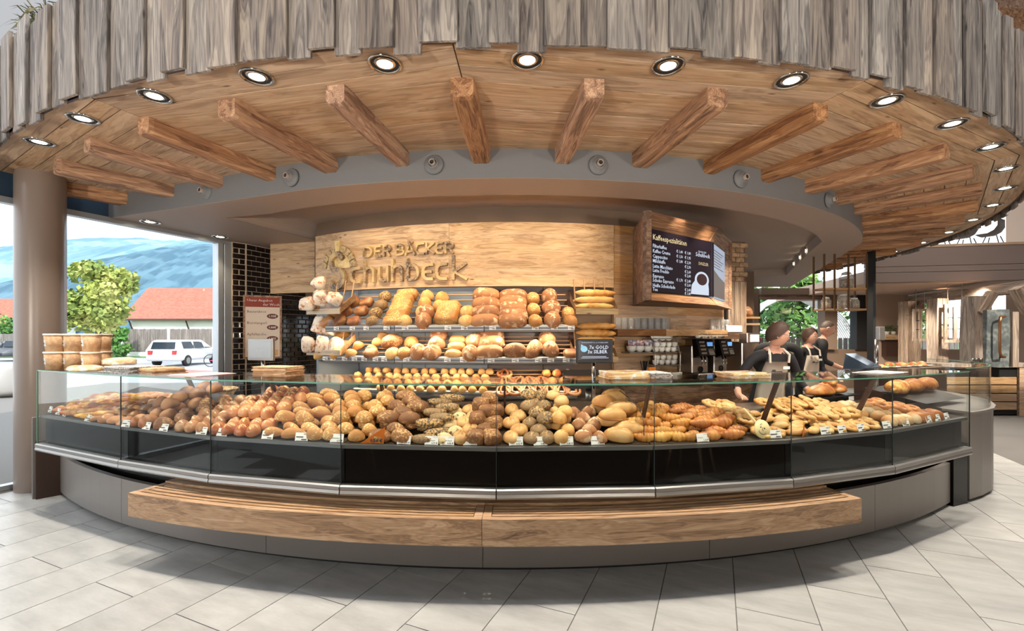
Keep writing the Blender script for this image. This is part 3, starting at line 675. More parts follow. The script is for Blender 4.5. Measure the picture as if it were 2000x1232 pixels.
a = bm_new(); sweep(a, [(x-4.39+.0, y-4.42+.01) for x, y in curve], [(-.01, .868), (-.01, ZG), (-.018, ZG), (-.018, .868)]); part('end_glass', a, M['glass'], cab)
a = bm_new(); sweep(a, [(x-4.39+.0, y-4.42+.01) for x, y in curve], [(-.008, ZG), (-.008, ZG+.006), (-.02, ZG+.006), (-.02, ZG)]); part('glass_edge', a, M['edge'], cab)
# tray slope behind the glass
def kslope(t):
    d = math.degrees(t); return .30 if d < 6 else (.30-(d-6)/4*.17 if d < 10 else .13)
RT0, RT1 = 7.66, 6.98
def tray_z(t, r): return ZL+.008+kslope(t)*max(0, 7.60-r)
MODN = ['far left end', 'second from the left end', 'third from the left', 'fourth from the left', 'middle', 'third from the right', 'second from the right', 'far right end']
M['traymat'] = plain('tray_steel', srgb(88,72,60), .45, .2)
M['joint'] = plain('joint_dark', srgb(44,52,50), .3)
M['ledge'] = plain('ledge_metal', srgb(120,118,116), .3, .6)
for k in range(8):
    (x0, y0), (x1, y1) = GJ[k], GJ[k+1]; p0, p1 = Vector((x0, y0)), Vector((x1, y1)); mid = (p0+p1)/2
    cs = thing('display_case', 'glass fronted bread display case, '+MODN[k]+' of the round counter', 'display case', (mid.x, mid.y, ZRB), 0, 'display cases of the counter')
    def cp(name, bm, mat, smooth=False):
        o = part(name, bm, mat, cs, smooth); o.location = -Vector(cs.location); return o
    d = (p1-p0).normalized(); e = .0025; A, B = p0+d*e, p1-d*e; nrm = Vector((d.y, -d.x))   # nrm towards customer
    def slab(bm, off0, off1, z0, z1, ee=0):
        q = [A+nrm*off1, B+nrm*off1, B+nrm*off0, A+nrm*off0]; prism(bm, [(v.x, v.y) for v in q], z0, z1)
    a = bm_new(); sweep(a, [A, B], [(-.03, ZRB), (.018, ZRB), (.024, ZRB+.012), (.018, ZRB+.03), (.022, ZRB+.036), (.022, ZRT-.008), (.012, ZRT), (-.03, ZRT)]); cp('rail', a, M['alu'])
    a = bm_new(); slab(a, -.006, .002, ZRT, ZG); cp('front_pane', a, M['glass'])
    a = bm_new(); slab(a, -.03, -.008, ZRT, ZL-.02) if False else prism(a, [(v.x, v.y) for v in (A+d*.006-nrm*.05, B-d*.006-nrm*.05, B-d*.006-nrm*.07, A+d*.006-nrm*.07)], ZRT-.02, ZL-.018); cp('lower_panel', a, M['black'])
    iA, iB = inset(A, .60), inset(B, .60)
    a = bm_new(); prism(a, [(A.x, A.y), (B.x, B.y), (iB.x, iB.y), (iA.x, iA.y)], ZG, ZG+.008); cp('top_pane', a, M['glass'])
    a = bm_new(); slab(a, .0022, .003, ZG-.001, ZG+.009); cp('top_edge', a, M['edge'])
    a = bm_new(); slab(a, -.05, -.010, ZL-.018, ZL+.006); cp('ledge', a, M['ledge'])
    a = bm_new(); n = 8; m_ = 6; g = []
    for i in range(n+1):
        P = A+(B-A)*i/n; t = atan2(P.x-CX, CY-P.y); rf = (P-Vector((CX, CY))).length-.045; row = []
        for j in range(m_+1):
            r = rf+(RT1-rf)*j/m_; row.append(a.verts.new(pol(t, r, tray_z(t, r))))
        g.append(row)
    for i in range(n):
        for j in range(m_): a.faces.new((g[i][j], g[i+1][j], g[i+1][j+1], g[i][j+1]))
    bmesh.ops.solidify(a, geom=a.faces[:], thickness=.012); bmesh.ops.recalc_face_normals(a, faces=a.faces[:]); cp('bread_tray', a, M['traymat'])
    # slanted support bars at the joints
    if 0 < k:
        t = GT[k]+.005; ra, rb_ = (7.20, 7.10) if k < 5 else (7.58, 7.42)
        a = bm_new(); pa_, pb_ = pol(t, ra, ZG), pol(t, rb_, tray_z(t, rb_)); v = pb_-pa_; tx = Vector((cos(t), sin(t), 0))*.008; rn = Vector((sin(t), -cos(t), 0))*.018
        f0 = [a.verts.new(pa_+s1_*tx+s2_*rn) for s1_, s2_ in ((-1,-1),(1,-1),(1,1),(-1,1))]; f1 = [a.verts.new(pb_+s1_*tx+s2_*rn) for s1_, s2_ in ((-1,-1),(1,-1),(1,1),(-1,1))]
        for i in range(4): a.faces.new((f0[i], f0[(i+1) % 4], f1[(i+1) % 4], f1[i]))
        a.faces.new(f0); a.faces.new(f1[::-1]); bmesh.ops.recalc_face_normals(a, faces=a.faces[:]); cp('support_bar', a, M['brown'])
    a = bm_new(); pj = p1 if k < 7 else B; box(a, pj.x-.0018, pj.x+.0018, pj.y-.006, pj.y+.002, ZRT, ZG); cp('pane_joint', a, M['joint'])
    if k == 0:
        a = bm_new(); q = [A, A+Vector((.006, 0)), inset(A, .6)+Vector((.006, 0)), inset(A, .6)]; prism(a, [(v.x, v.y) for v in q], ZL, ZG); cp('side_pane', a, M['glass'])
        a = bm_new(); slab(a, .0022, .004, ZRT, ZG) if False else box(a, A.x-.006, A.x, A.y-.006, A.y+.004, ZRT, ZG); cp('pane_edge', a, M['edge'])
# worktop behind the display
wt = thing('worktop', 'dark curved worktop behind the bread display', 'worktop', pol(0, 6.7, .94))
M['worktop'] = plain('worktop_brown', srgb(84,68,58), .3)
a = bm_new(); arc_solid(a, 6.62, 6.95, .93, .965, R(-33), R(29), 40); cpart('top', a, M['worktop'], wt)
a = bm_new(); arc_solid(a, 6.66, 6.92, 0.0, .93, R(-33), R(29), 40); cpart('carcass', a, M['brown'], wt)
# ================================================================== slatted bench, two halves
BZ0, BZ1 = .335, .497
def bench(u0, u1, label):
    t0, t1 = onr(u0, 7.85)[2], onr(u1, 7.85)[2]; tm = (t0+t1)/2
    bn = thing('bench', label, 'bench', (CX, CY, BZ0), 0, 'curved bench halves')
    def bp(name, r0, r1, z0, z1, q0, q1, n=10): return arc_part(name, r0, r1, z0, z1, q0, q1, M['bench'], bn, n)
    bp('front_beam', 7.806, 7.85, BZ0, BZ1, t0, t1, 16)
    bp('rear_beam', 7.515, 7.60, BZ0+.02, BZ1+.01, t0, t1, 16)
    for k, (ra, rb_) in enumerate(((7.616, 7.648), (7.664, 7.696), (7.712, 7.744), (7.760, 7.790))):
        bp('slat', ra, rb_, BZ1-.045, BZ1-.002, t0+.007, t1-.007, 16)
    bp('end_board', 7.601, 7.805, BZ0, BZ1-.001, t0, t0+.0065, 1); bp('end_board', 7.601, 7.805, BZ0, BZ1-.001, t1-.0065, t1, 1)
    a = bm_new(); arc_solid(a, 7.505, 7.804, BZ0+.02, BZ1-.08, t0+.01, t1-.01, 16); cpart('tray', a, M['blackmat'], bn)
    return bn
bench(250, 940.5, 'left half of the curved slatted wooden bench on the counter front')
bench(941.5, 1683, 'right half of the curved slatted wooden bench on the counter front')
# ================================================================== bread: shapes
def sgnpow(x, e): return math.copysign(abs(x)**e, x)
def ball(name, a, b, c, mat, e1=1.0, e2=1.0, nu=14, nv=8, flat=.35, cuts=None, lump=.04, seed=0, groove=.1, cutmat=None):
    """rounded loaf a x b x c (full sizes), resting on z=0; cuts: 'cross', 'star', 'slash', 'line'"""
    rnd = random.Random(seed+hash(name) % 97 if False else seed); bm = bm_new(); rows = []; ph = [rnd.uniform(0, 6.28) for _ in range(6)]
    for j in range(nv+1):
        v = -pi/2+pi*j/nv
        if j in (0, nv): rows.append([bm.verts.new((0, 0, sin(v)))]); continue
        rows.append([bm.verts.new((sgnpow(cos(v), e1)*sgnpow(cos(2*pi*i/nu), e2), sgnpow(cos(v), e1)*sgnpow(sin(2*pi*i/nu), e2), sgnpow(sin(v), e1))) for i in range(nu)])
    for p, q in zip(rows, rows[1:]):
        for i in range(nu):
            j = (i+1) % nu
            if len(p) == 1: bm.faces.new((p[0], q[j], q[i]))
            elif len(q) == 1: bm.faces.new((p[i], p[j], q[0]))
            else: bm.faces.new((p[i], p[j], q[j], q[i]))
    cutv = set()
    for v in bm.verts:
        x, y, z = v.co
        s = 1+lump*(sin(3*x+ph[0])+sin(3.7*y+ph[1])+sin(3.1*z+ph[2]))
        x *= s; y *= s; z *= s
        if z > 0 and cuts:
            g = 0
            if cuts == 'cross': g = max(0, 1-abs(x)/.16)+max(0, 1-abs(y)/.16)
            elif cuts == 'star':
                an = atan2(y, x); rr_ = math.hypot(x, y); g = max(0, 1-abs(sin(2.5*an+.9*rr_))*rr_/.22)
            elif cuts == 'slash': g = max(0, 1-abs(sin(5.2*x+1.2*y))/.3)
            elif cuts == 'line': g = max(0, 1-abs(y+.08*sin(4*x))/.2)
            z *= 1-groove*min(g, 1)*1.6
            if g > .3: cutv.add(v)
        if z < 0: z *= flat
        v.co = (x*a/2, y*b/2, (z+flat)*c/(1+flat))
    bmesh.ops.recalc_face_normals(bm, faces=bm.faces[:])
    if cutmat:
        for f in bm.faces:
            if sum(v in cutv for v in f.verts) >= len(f.verts)-1: f.material_index = 1
    me = mesh_bm(name, bm, mat, True)
    if cutmat: me.materials.append(cutmat)
    return me
def croissant(name, L, th, bend, mat, seg=6, nz=40):
    bm = bm_new(); pts, rr = [], []
    for i in range(nz+1):
        f = i/nz*2-1; a_ = f*bend
        x = L/2*(sin(a_)/sin(bend)) if bend > .05 else L/2*f; y = L*.5*(1-cos(a_))/max(.3, sin(bend))
        r = th/2*(1.08-abs(f)**1.5*.82)*(.84+.26*abs(sin(seg*pi*(f*.5+.5)))**.6)
        pts.append((x, y, 0)); rr.append(max(r, .006))
    tube(bm, pts, rr, 9)
    for v in bm.verts: v.co.z = max(v.co.z, -th*.34)+th*.34
    return mesh_bm(name, bm, mat, True)
def twist(name, Rr, th, mat, turns=1.6, flat=.7):
    bm = bm_new(); pts = []
    for i in range(30):
        f = i/29; a_ = f*turns*2*pi; r = Rr*(1-.55*f); pts.append((r*cos(a_), r*sin(a_)*.85, th*.35+.25*th*sin(7*f)+th*.35*f))
    tube(bm, pts, [th*(.36+.08*sin(i*1.9)) for i in range(30)], 8)
    z0 = min(v.co.z for v in bm.verts)
    for v in bm.verts: v.co.z = (v.co.z-z0)*flat
    return mesh_bm(name, bm, mat, True)
def pretzel(name, s, th, mat):
    bm = bm_new(); pts = []
    for i in range(44):
        f = i/43; a_ = pi*.5+pi*(2*f-1)*1.0
        tt = (f*2-1)*pi*1.32
        x = s*.5*sin(tt)*(1 if abs(tt) < pi*.9 else .9); y = -s*.42*cos(tt)
        if abs(f-.5) > .38: k = (abs(f-.5)-.38)/.12; y = y*(1-k)+(-s*.30)*k; x = x*(1-k)+(-math.copysign(s*.2, f-.5))*k
        pts.append((x, y, th*.5+(.35*th if abs(f-.5) > .36 else 0)))
    tube(bm, pts, [th*(.28+.22*(1-abs(2*i/43-1))) for i in range(44)], 7)
    return mesh_bm(name, bm, mat, True)
def baguette(name, L, th, mat, seed=0):
    bm = bm_new(); pts, rr = [], []; rnd = random.Random(seed)
    for i in range(27):
        f = i/26*2-1; r = th/2*(1-abs(f)**4*.75)*(1+.06*sin(f*16+rnd.uniform(-.3, .3))); pts.append((L/2*f, .012*sin(2*f+seed), th*.42)); rr.append(max(r, .008))
    tube(bm, pts, rr, 9)
    for v in bm.verts: v.co.z = max(0, v.co.z)
    return mesh_bm(name, bm, mat, True)
def braid(name, L, wd, ht, mat):
    bm = bm_new()
    for s in range(3):
        pts, rr = [], []
        for i in range(33):
            f = i/32; a_ = f*pi*5+s*2*pi/3; e = sin(pi*min(1, max(.02, f)))**.4
            pts.append((L*(f-.5), wd*.3*sin(a_)*e, ht*.45+ht*.16*cos(2*a_))); rr.append(ht*.36*max(.35, e))
        tube(bm, pts, rr, 8)
    for v in bm.verts: v.co.z = max(0, v.co.z)
    return mesh_bm(name, bm, mat, True)
def bundt(name, Rr, h, mat):
    bm = bm_new(); n = 28; prof = [(.22, 0), (1, 0), (1.0, .25), (.93, .55), (.78, .82), (.56, .96), (.38, .9), (.27, .7), (.22, .4)]; rows = []
    for q, z in prof: rows.append([bm.verts.new((Rr*q*(1+.07*(q > .5)*cos(7*4*pi*i/n))*cos(2*pi*i/n), Rr*q*(1+.07*(q > .5)*cos(7*4*pi*i/n))*sin(2*pi*i/n), h*z)) for i in range(n)])
    for p, q in zip(rows, rows[1:]+rows[:1]):
        for i in range(n): bm.faces.new((p[i], p[(i+1) % n], q[(i+1) % n], q[i]))
    bmesh.ops.recalc_face_normals(bm, faces=bm.faces[:]); return mesh_bm(name, bm, mat, True)
c = srgb
M['golden'] = speck('golden_crust', c(214,160,92), c(198,140,74), 9, .5, .5, .12, c(226,182,120), 5, .15)
M['goldseed'] = speck('golden_seeded_crust', c(196,140,74), c(232,200,144), 75, .56, .6, .12, c(178,120,62), 8, .5)
M['darkseed'] = speck('dark_seeded_crust', c(142,92,54), c(206,162,106), 80, .55, .65, .14, c(120,76,44), 9, .6)
M['rye'] = speck('floured_rye_crust', c(158,104,66), c(216,184,148), 18, .57, .7, .14, c(176,122,80), 7, .3)
M['poppy'] = speck('poppy_crust', c(190,146,88), c(92,76,58), 85, .49, .6, .12, c(140,108,72), 8, .3)
M['pretz'] = speck('lye_crust', c(158,84,44), c(176,98,52), 10, .5, .3, .14, c(206,144,96), 7, .1)
M['croi'] = speck('yellow_croissant', c(204,146,70), c(220,168,92), 14, .5, .45, .1, c(184,118,50), 7, .2)
M['croib'] = speck('brown_croissant', c(184,114,54), c(208,142,76), 16, .5, .45, .12, c(160,92,42), 9, .2)
M['sugar'] = speck('sugared_bun', c(220,194,156), c(204,162,112), 12, .52, .7, .06, c(192,138,84), 6, .15)
M['spots'] = speck('olive_spotted_bread', c(214,184,136), c(96,72,52), 34, .60, .7, .05, None, 5, .2)
M['pale'] = speck('pale_crust', c(212,166,106), c(196,146,86), 8, .5, .5, .1, c(182,126,70), 5, .15)
M['bag'] = speck('baguette_crust', c(206,148,74), c(186,124,56), 10, .5, .5, .1, c(222,176,106), 5, .2)
M['past'] = speck('pastry', c(202,148,82), c(182,124,62), 16, .52, .45, .12, c(220,178,116), 8, .25)
M['dark'] = speck('dark_crust', c(128,78,46), c(150,98,60), 14, .5, .55, .15, c(176,124,78), 7, .2)
M['crumb'] = speck('pale_split_crust', c(228,190,136), c(212,168,110), 20, .5, .6, .08)
M['flourcut'] = speck('floured_split', c(230,206,172), c(196,156,116), 20, .5, .8, .08)
M['ham'] = speck('baked_cheese', c(206,140,66), c(232,184,108), 22, .5, .5, .15, c(176,96,52), 9, .3)
BK = {  # kind: (list of meshes, along-tangent size, depth size, height)
 'roll': ([ball('bread_roll', .105, .09, .075, M['golden'], cuts='line', seed=s, nu=18, nv=10, cutmat=M['crumb']) for s in (1, 2, 3)], .098, .085, .066),
 'kaiser': ([ball('bread_roll', .105, .105, .068, M['pale'], cuts='star', nu=30, nv=14, seed=s, groove=.26) for s in (1, 2)], .10, .095, .06),
 'seed': ([ball('bread_roll', .115, .085, .075, M['goldseed'], seed=s) for s in (4, 5, 6)], .105, .08, .068),
 'dseed': ([ball('bread_roll', .15, .088, .075, M['darkseed'], e2=.85, seed=s) for s in (7, 8)], .14, .082, .066),
 'pump': ([ball('bread_roll', .15, .075, .07, M['goldseed'], seed=s, lump=.06) for s in (9, 10)], .14, .075, .062),
 'lye': ([ball('bread_roll', .098, .098, .078, M['pretz'], cuts='cross', nu=28, nv=14, seed=s, groove=.16, cutmat=M['crumb']) for s in (1, 2, 3)], .092, .085, .066),
 'braidp': ([braid('bread_braid', .16, .07, .055, M['poppy'])], .14, .075, .05),
 'spot': ([ball('bread_slice', .12, .10, .06, M['spots'], seed=s) for s in (3, 4)], .11, .09, .05),
 'sq': ([ball('bread_roll', .105, .095, .075, M['darkseed'], e1=.6, e2=.6, seed=s) for s in (5, 6)], .10, .09, .066),
 'poppy': ([ball('bread_roll', .105, .10, .068, M['poppy'], cuts='star', nu=30, nv=14, seed=s, groove=.22, cutmat=M['crumb']) for s in (1, 2)], .098, .092, .06),
 'flour': ([ball('bread_roll', .105, .085, .08, M['rye'], cuts='line', seed=s, lump=.06, nu=18, nv=10, cutmat=M['flourcut']) for s in (2, 3, 4)], .098, .082, .068),
 'long': ([ball('bread_roll', .2, .10, .085, M['pale'], cuts='line', e2=.85, nu=22, nv=12, seed=s, groove=.14, cutmat=M['crumb']) for s in (1, 2)], .19, .095, .072),
 'croi': ([croissant('croissant', .13, .062, b_, M['croi']) for b_ in (1.25, 1.0)], .105, .085, .045),
 'croib': ([croissant('croissant', .17, .068, b_, M['croib'], 6) for b_ in (.5, .35)], .15, .072, .048),
 'twist': ([twist('pastry_twist', .062, .05, M['past'], t_) for t_ in (1.6, 1.35)], .115, .095, .05),
 'strip': ([ball('pastry_slice', .15, .062, .045, M['past'], cuts='slash', nu=22, seed=s, groove=.2) for s in (1, 2)], .14, .066, .036),
 'sugar': ([ball('sugared_bun', .105, .105, .07, M['sugar'], seed=s) for s in (1, 2)], .10, .098, .058),
 'bund': ([bundt('bundt_cake', .062, .07, M['croib'])], .13, .12, .06),
 'ham': ([ball('cheese_stick', .19, .055, .05, M['ham'], e2=.9, cuts='slash', nu=20, lump=.07, seed=s) for s in (1, 2)], .17, .06, .04),
 'stick': ([baguette('bread_stick', .30, .05, M['ham'], s) for s in (1, 2)], .26, .058, .042),
 'round': ([ball('bread_roll', .115, .115, .085, M['dark'], seed=s) for s in (1, 2, 3)], .11, .10, .07),
 'flat': ([ball('flat_bread', .14, .11, .05, M['rye'], seed=s, lump=.05) for s in (1, 2)], .13, .10, .04),
}
def pile(u0, u1, kind, label, cat, rows, layers=1, rstart=7.645, jit=.25, turn=0.0, group=None):
    ms, wx, dy, h = BK[kind]; wx *= 1.07; dy *= 1.07; h *= 1.06; rnd = random.Random(u0*7+len(label)); cnt = 0
    for L in range(layers):
        for i in range(L, rows-(1 if L and i_last else 0) if False else rows):
            if L and i < L: continue
            r = rstart-dy*.5-i*dy*.98-(L*dy*.45)
            if r < 7.04: continue
            f = (7.6-r)/.6
            t0, t1 = onr(u0, 7.66)[2], onr(u1, 7.66)[2]
            off = (i+L) % 2*.5*wx/r; n = max(1, int(round(((t1-t0)*r)/wx-(.5 if (i+L) % 2 else 0))))
            for j in range(n):
                t = t0+(j+.5)*wx/r+off+rnd.uniform(-jit, jit)*.12*wx/r
                if t > t1+.2*wx/r: continue
                if L and rnd.random() < .12: continue
                z = tray_z(t, r)+L*h*.92+rnd.uniform(0, .004)
                me = rnd.choice(ms); s = rnd.uniform(1.04, 1.16)
                o = link(me.name.split('.')[0], me, None, pol(t, r, z), (-math.atan(kslope(t))*.0+rnd.uniform(-.08, .08)+R(14), rnd.uniform(-.1, .1), t+turn+rnd.uniform(-1, 1)*jit*1.6), (s, s, s))
                o.location.z += .004
                tag(o, f"{label}, {ORD[i-L]} {'upper ' if L else ''}row, {ORD[j]} from left", cat, group or label); cnt += 1
    return cnt
NB = 0
for a_ in (
 (92, 128, 'ham', 'yellow cheese breadstick, far left end of display', 'bread stick', 6, 1, 7.62, .5, .7),
 (128, 190, 'stick', 'orange baked stick beside far left price tags', 'bread stick', 8, 1, 7.62, .3, .4),
 (165, 232, 'flat', 'floured dark flat bread, far left case', 'flat bread', 5, 1),
 (245, 292, 'round', 'dark round roll, second case from left', 'bread roll', 5, 2),
 (292, 330, 'dseed', 'dark seeded roll beside the dark round rolls', 'bread roll', 6, 1),
 (332, 402, 'flour', 'pale floured roll left of the pretzel rolls', 'bread roll', 6, 1),
 (404, 505, 'lye', 'shiny brown cross-cut pretzel roll in left heap', 'pretzel roll', 6, 2),
 (508, 590, 'pump', 'long pumpkin seed roll right of pretzel rolls', 'bread roll', 7, 2),
 (592, 662, 'seed', 'light seeded roll right of pumpkin seed rolls', 'bread roll', 6, 2),
 (672, 712, 'seed', 'golden seeded roll left of orange price flag', 'bread roll', 6, 2),
 (714, 800, 'dseed', 'dark seeded oval roll behind orange price flag', 'bread roll', 6, 2),
 (802, 842, 'braidp', 'small poppy seed braid right of dark rolls', 'bread braid', 7, 2),
 (845, 878, 'spot', 'cream bread with dark spots, mid display', 'bread', 5, 1),
 (880, 908, 'kaiser', 'pale kaiser roll beside the spotted bread', 'bread roll', 5, 1),
 (910, 972, 'sq', 'square seeded roll by the middle pane joint', 'bread roll', 6, 2),
 (980, 1020, 'kaiser', 'pale kaiser roll right of middle pane joint', 'bread roll', 5, 1),
 (1022, 1082, 'poppy', 'poppy seed kaiser roll in middle case', 'bread roll', 6, 2),
 (1084, 1126, 'roll', 'smooth golden roll right of poppy seed rolls', 'bread roll', 6, 2),
 (1128, 1180, 'flour', 'crusty floured roll left of long white rolls', 'bread roll', 5, 1),
 (1184, 1244, 'long', 'long white split roll left of croissants', 'bread roll', 5, 2),
 (1250, 1372, 'croi', 'yellow butter croissant right of the long rolls', 'croissant', 6, 2),
 (1376, 1466, 'croib', 'dark flaky croissant beside smiling card', 'croissant', 7, 2),
 (1486, 1542, 'twist', 'twisted golden pastry right of smiling card', 'pastry', 6, 2),
 (1550, 1612, 'strip', 'glazed pastry slice behind small orange flag', 'pastry', 7, 1),
 (1614, 1738, 'twist', 'curled golden pastry, second case from right', 'pastry', 6, 2),
 (1746, 1800, 'sugar', 'sugar dusted bun, far right case', 'bun', 5, 1),
 (1804, 1846, 'bund', 'small fluted bundt cake, far right case', 'cake', 4, 1),
): NB += pile(*a_)
# ================================================================== wall racks of bread
SA = [(-2.25,5.585),(-1.33,5.26),(-.306,5.105),(.698,5.146)]
LV = {  # level: rail z, rack z at the front, rack z at the back, front radius, back radius
 'top': (1.645, 1.685, 2.11, 5.46, 5.08), 'middle': (1.285, 1.325, 1.60, 5.48, 5.10), 'lower': (.905, .95, 1.20, 5.50, 5.08)}
M['rod'] = plain('beech_rod', srgb(176,138,104), .5); M['groove'] = plain('rail_groove', srgb(92,92,98), .4)
for nm, (zr, z0, z1, r0, r1) in LV.items():
    sh = thing('bread_rack', {'top': 'topmost sloping bread rack under the sign board', 'middle': 'middle sloping bread rack under the topmost one', 'lower': 'lowest bread rack behind the display glass, full of small rolls'}[nm], 'bread rack', (SA[1][0], SA[1][1], zr), 0, 'bread racks on the back wall')
    def sp_(name, bm, mat): o = part(name, bm, mat, sh); o.location = -Vector(sh.location); return o
    ext = 0 if nm == 'top' else .03
    for k in range(3):
        if nm == 'lower' and k == 2: pass
        p0, p1 = Vector(SA[k]), Vector(SA[k+1]); d = (p1-p0).normalized()
        if nm == 'lower' and k == 0: p0 = p0+(p1-p0)*.45
        if k == 0: p0 = p0-d*ext
        if k == 2: p1 = p1+d*ext
        A, B = p0+d*.002, p1-d*.002
        a = bm_new(); sweep(a, [A, B], [(-.03, zr), (.018, zr), (.022, zr+.02), (.022, zr+.072), (.010, zr+.082), (-.03, zr+.082)]); sp_('front_rail', a, M['alu'])
        a = bm_new(); sweep(a, [A, B], [(.0222, zr+.03), (.0235, zr+.03), (.0235, zr+.052), (.0222, zr+.052)]); sp_('rail_groove', a, M['groove'])
        a = bm_new(); sweep(a, [A, B], [(-.004, zr+.083), (0, zr+.083), (0, zr+.15), (-.004, zr+.15)]); sp_('glass_lip', a, M['glass'])
        a = bm_new(); sweep(a, [A, B], [(-.03, zr+.055), (-.38, zr+.075), (-.38, zr+.06), (-.03, zr+.04)]); sp_('shelf_board', a, M['traymat'])
        nr = 7
        for j in range(nr):
            f = j/(nr-1); ta, tb_ = atan2(A.x, CY-A.y), atan2(B.x, CY-B.y); r = r0+(r1-r0)*f; z = z0+(z1-z0)*f-.014
            a = bm_new(); tube(a, [pol(ta, r, z), pol((ta+tb_)/2, r*1.0, z), pol(tb_, r, z)], .008, 6); sp_('rod', a, M['rod'])
    for k in range(3):
        if nm == 'lower': continue
        A, B = Vector(SA[k]), Vector(SA[k+1]); q = (A+B)/2; dd_ = (B-A).normalized(); nn = Vector((dd_.y, -dd_.x)); q = q-nn*.07
        a = bm_new(); sweep(a, [A+dd_*.06-nn*.07, B-dd_*.06-nn*.07], [(-.0, zr+.024), (.02, zr+.024), (.02, zr+.032), (-.0, zr+.032)]); sp_('led_strip', a, M['lampcool'])
        ld = bpy.data.lights.new('led', 'AREA'); ld.shape = 'RECTANGLE'; ld.size = .85; ld.size_y = .03; ld.energy = 7; ld.color = (1, .84, .6)
        lo_ = bpy.data.objects.new('shelf_led', ld); COL.objects.link(lo_); lo_.location = (q.x, q.y, zr+.018); lo_.rotation_euler = (R(-18), 0, atan2(dd_.y, dd_.x))
    # price tags on the rail
    if nm != 'lower':
        us = {'top': [660,691,718,757,793,828,876,908,962,1045,1082,1115], 'middle': [638,653,676,695,714,736,753,795,875,906,959,1006,1051,1075,1105]}[nm]
        for u in us:
            X, Y, t = onr(u, 5.53); a = bm_new(); box(a, -.037, .037, -.002, 0, -.022, .022)
            tg = part('price_tag', a, M['white'], sh); 
            # sit on the straight rail face
            for k in range(3):
                if SA[k][0]-.1 <= X <= SA[k+1][0]+.1:
                    q0, q1 = Vector(SA[k]), Vector(SA[k+1]); dd_ = (q1-q0).normalized(); s_ = (u-1000)/900
                    # intersect the view-independent plan line with the rail segment
                    den = dd_.x-s_*dd_.y; tt = (s_*q0.y-q0.x)/den; P = q0+dd_*tt; nn = Vector((dd_.y, -dd_.x)); P = P+nn*.026
                    tg.location = Vector((P.x, P.y, zr+.044))-Vector(sh.location); tg.rotation_euler = (0, 0, atan2(dd_.y, dd_.x))
            a = bm_new(); box(a, -.03, .02, -.0026, -.0021, -.004, .002); box(a, -.002, .03, -.0026, -.0021, -.016, -.009); box(a, .0, .03, -.0026, -.0021, .010, .014)
            pl = part('print', a, M['ink'], tg); tag(pl, kind='stuff')
def slot(nm, u, f, tilt=True):
    zr, z0, z1, r0, r1 = LV[nm]; X, Y, t = onr(u, (r0+r1)/2); r = r0+(r1-r0)*f; z = z0+(z1-z0)*f
    return t, r, z, math.atan2(z1-z0, r0-r1)
LF = {
 'boxl': [ball('bread_loaf', .17, .12, .10, M['dark'], e1=.55, e2=.6, seed=s) for s in (1, 2)],
 'slice': [ball('bread_loaf', .24, .105, .11, M['goldseed'], e1=.45, e2=.5, cuts='line', nu=18, seed=s) for s in (1, 2)],
 'seedl': [ball('bread_loaf', .20, .13, .11, M['poppy'], lump=.08, seed=s) for s in (1, 2)],
 'rnd': [ball('bread_loaf', .17, .16, .12, M['golden'], cuts='slash', nu=24, nv=12, groove=.08, seed=s, cutmat=M['crumb']) for s in (1, 2, 3)],
 'rndf': [ball('bread_loaf', .19, .18, .13, M['rye'], lump=.05, cuts='star', nu=28, nv=14, groove=.07, seed=s, cutmat=M['flourcut']) for s in (1, 2, 3)],
 'seedbox': [ball('bread_loaf', .28, .34, .12, M['goldseed'], e1=.4, e2=.35, seed=3)],
 'longf': [ball('bread_loaf', .30, .15, .13, M['rye'], e2=.7, nu=18, seed=s) for s in (5, 6)],
 'oat': [ball('bread_loaf', .17, .17, .12, M['goldseed'], lump=.06, seed=s) for s in (5, 6)],
 'yell': [ball('bread_loaf', .26, .13, .12, M['bag'], cuts='slash', nu=26, nv=12, groove=.1, seed=s, cutmat=M['crumb']) for s in (1, 2)],
 'paler': [ball('bread_loaf', .15, .12, .10, M['pale'], lump=.05, seed=s) for s in (1, 2, 3)],
 'brownl': [ball('bread_loaf', .30, .17, .15, M['darkseed'], nu=18, seed=s) for s in (1, 2)],
 'whitel': [ball('bread_loaf', .22, .11, .10, M['pale'], e2=.7, cuts='line', nu=18, seed=s) for s in (4, 5)],
 'bun': [ball('bread_roll', .105, .09, .075, M['pale'], cuts='line', seed=s) for s in (11, 12, 13)],
 'bun2': [ball('bread_roll', .105, .10, .075, M['golden'], cuts='star', nu=18, seed=s) for s in (11, 12)],
 'pret': [pretzel('pretzel', .16, .04, M['pretz'])], 'seedr': [ball('bread_roll', .12, .1, .07, M['ham'], cuts='star', seed=1)],
}
def rack_row(nm, u, kind, fs, label, cat='bread loaf', rz=0, up=0, stand=False, sc=1):
    rnd = random.Random(u+len(label))
    for i, f in enumerate(fs):
        t, r, z, al = slot(nm, u+rnd.uniform(-2, 2), f)
        me = rnd.choice(LF[kind]); o = link(me.name.split('.')[0], me, None, pol(t, r, z), (al*.92, 0, t+rz+rnd.uniform(-.08, .08)), (sc, sc, sc))
        # lie on the rack plane: rotate about the tangent first
        o.rotation_euler = (Matrix.Rotation(t, 3, 'Z') @ Matrix.Rotation(al, 3, 'X') @ Matrix.Rotation(rz+rnd.uniform(-.08, .08), 3, 'Z')).to_euler()
        nn = Vector((sin(t)*sin(al), -cos(t)*sin(al), cos(al))); o.location = o.location+nn*(.004+up)
        lb = label if len(fs) == 1 else label+', '+['lowest', 'second lowest', 'third from below', 'fourth from below', 'fifth from below', 'topmost'][i if i < len(fs)-1 or len(fs) > 6 else 5 if i == len(fs)-1 else i]+' of its column'
        tag(o, lb, cat, 'bread on the '+nm+' rack')
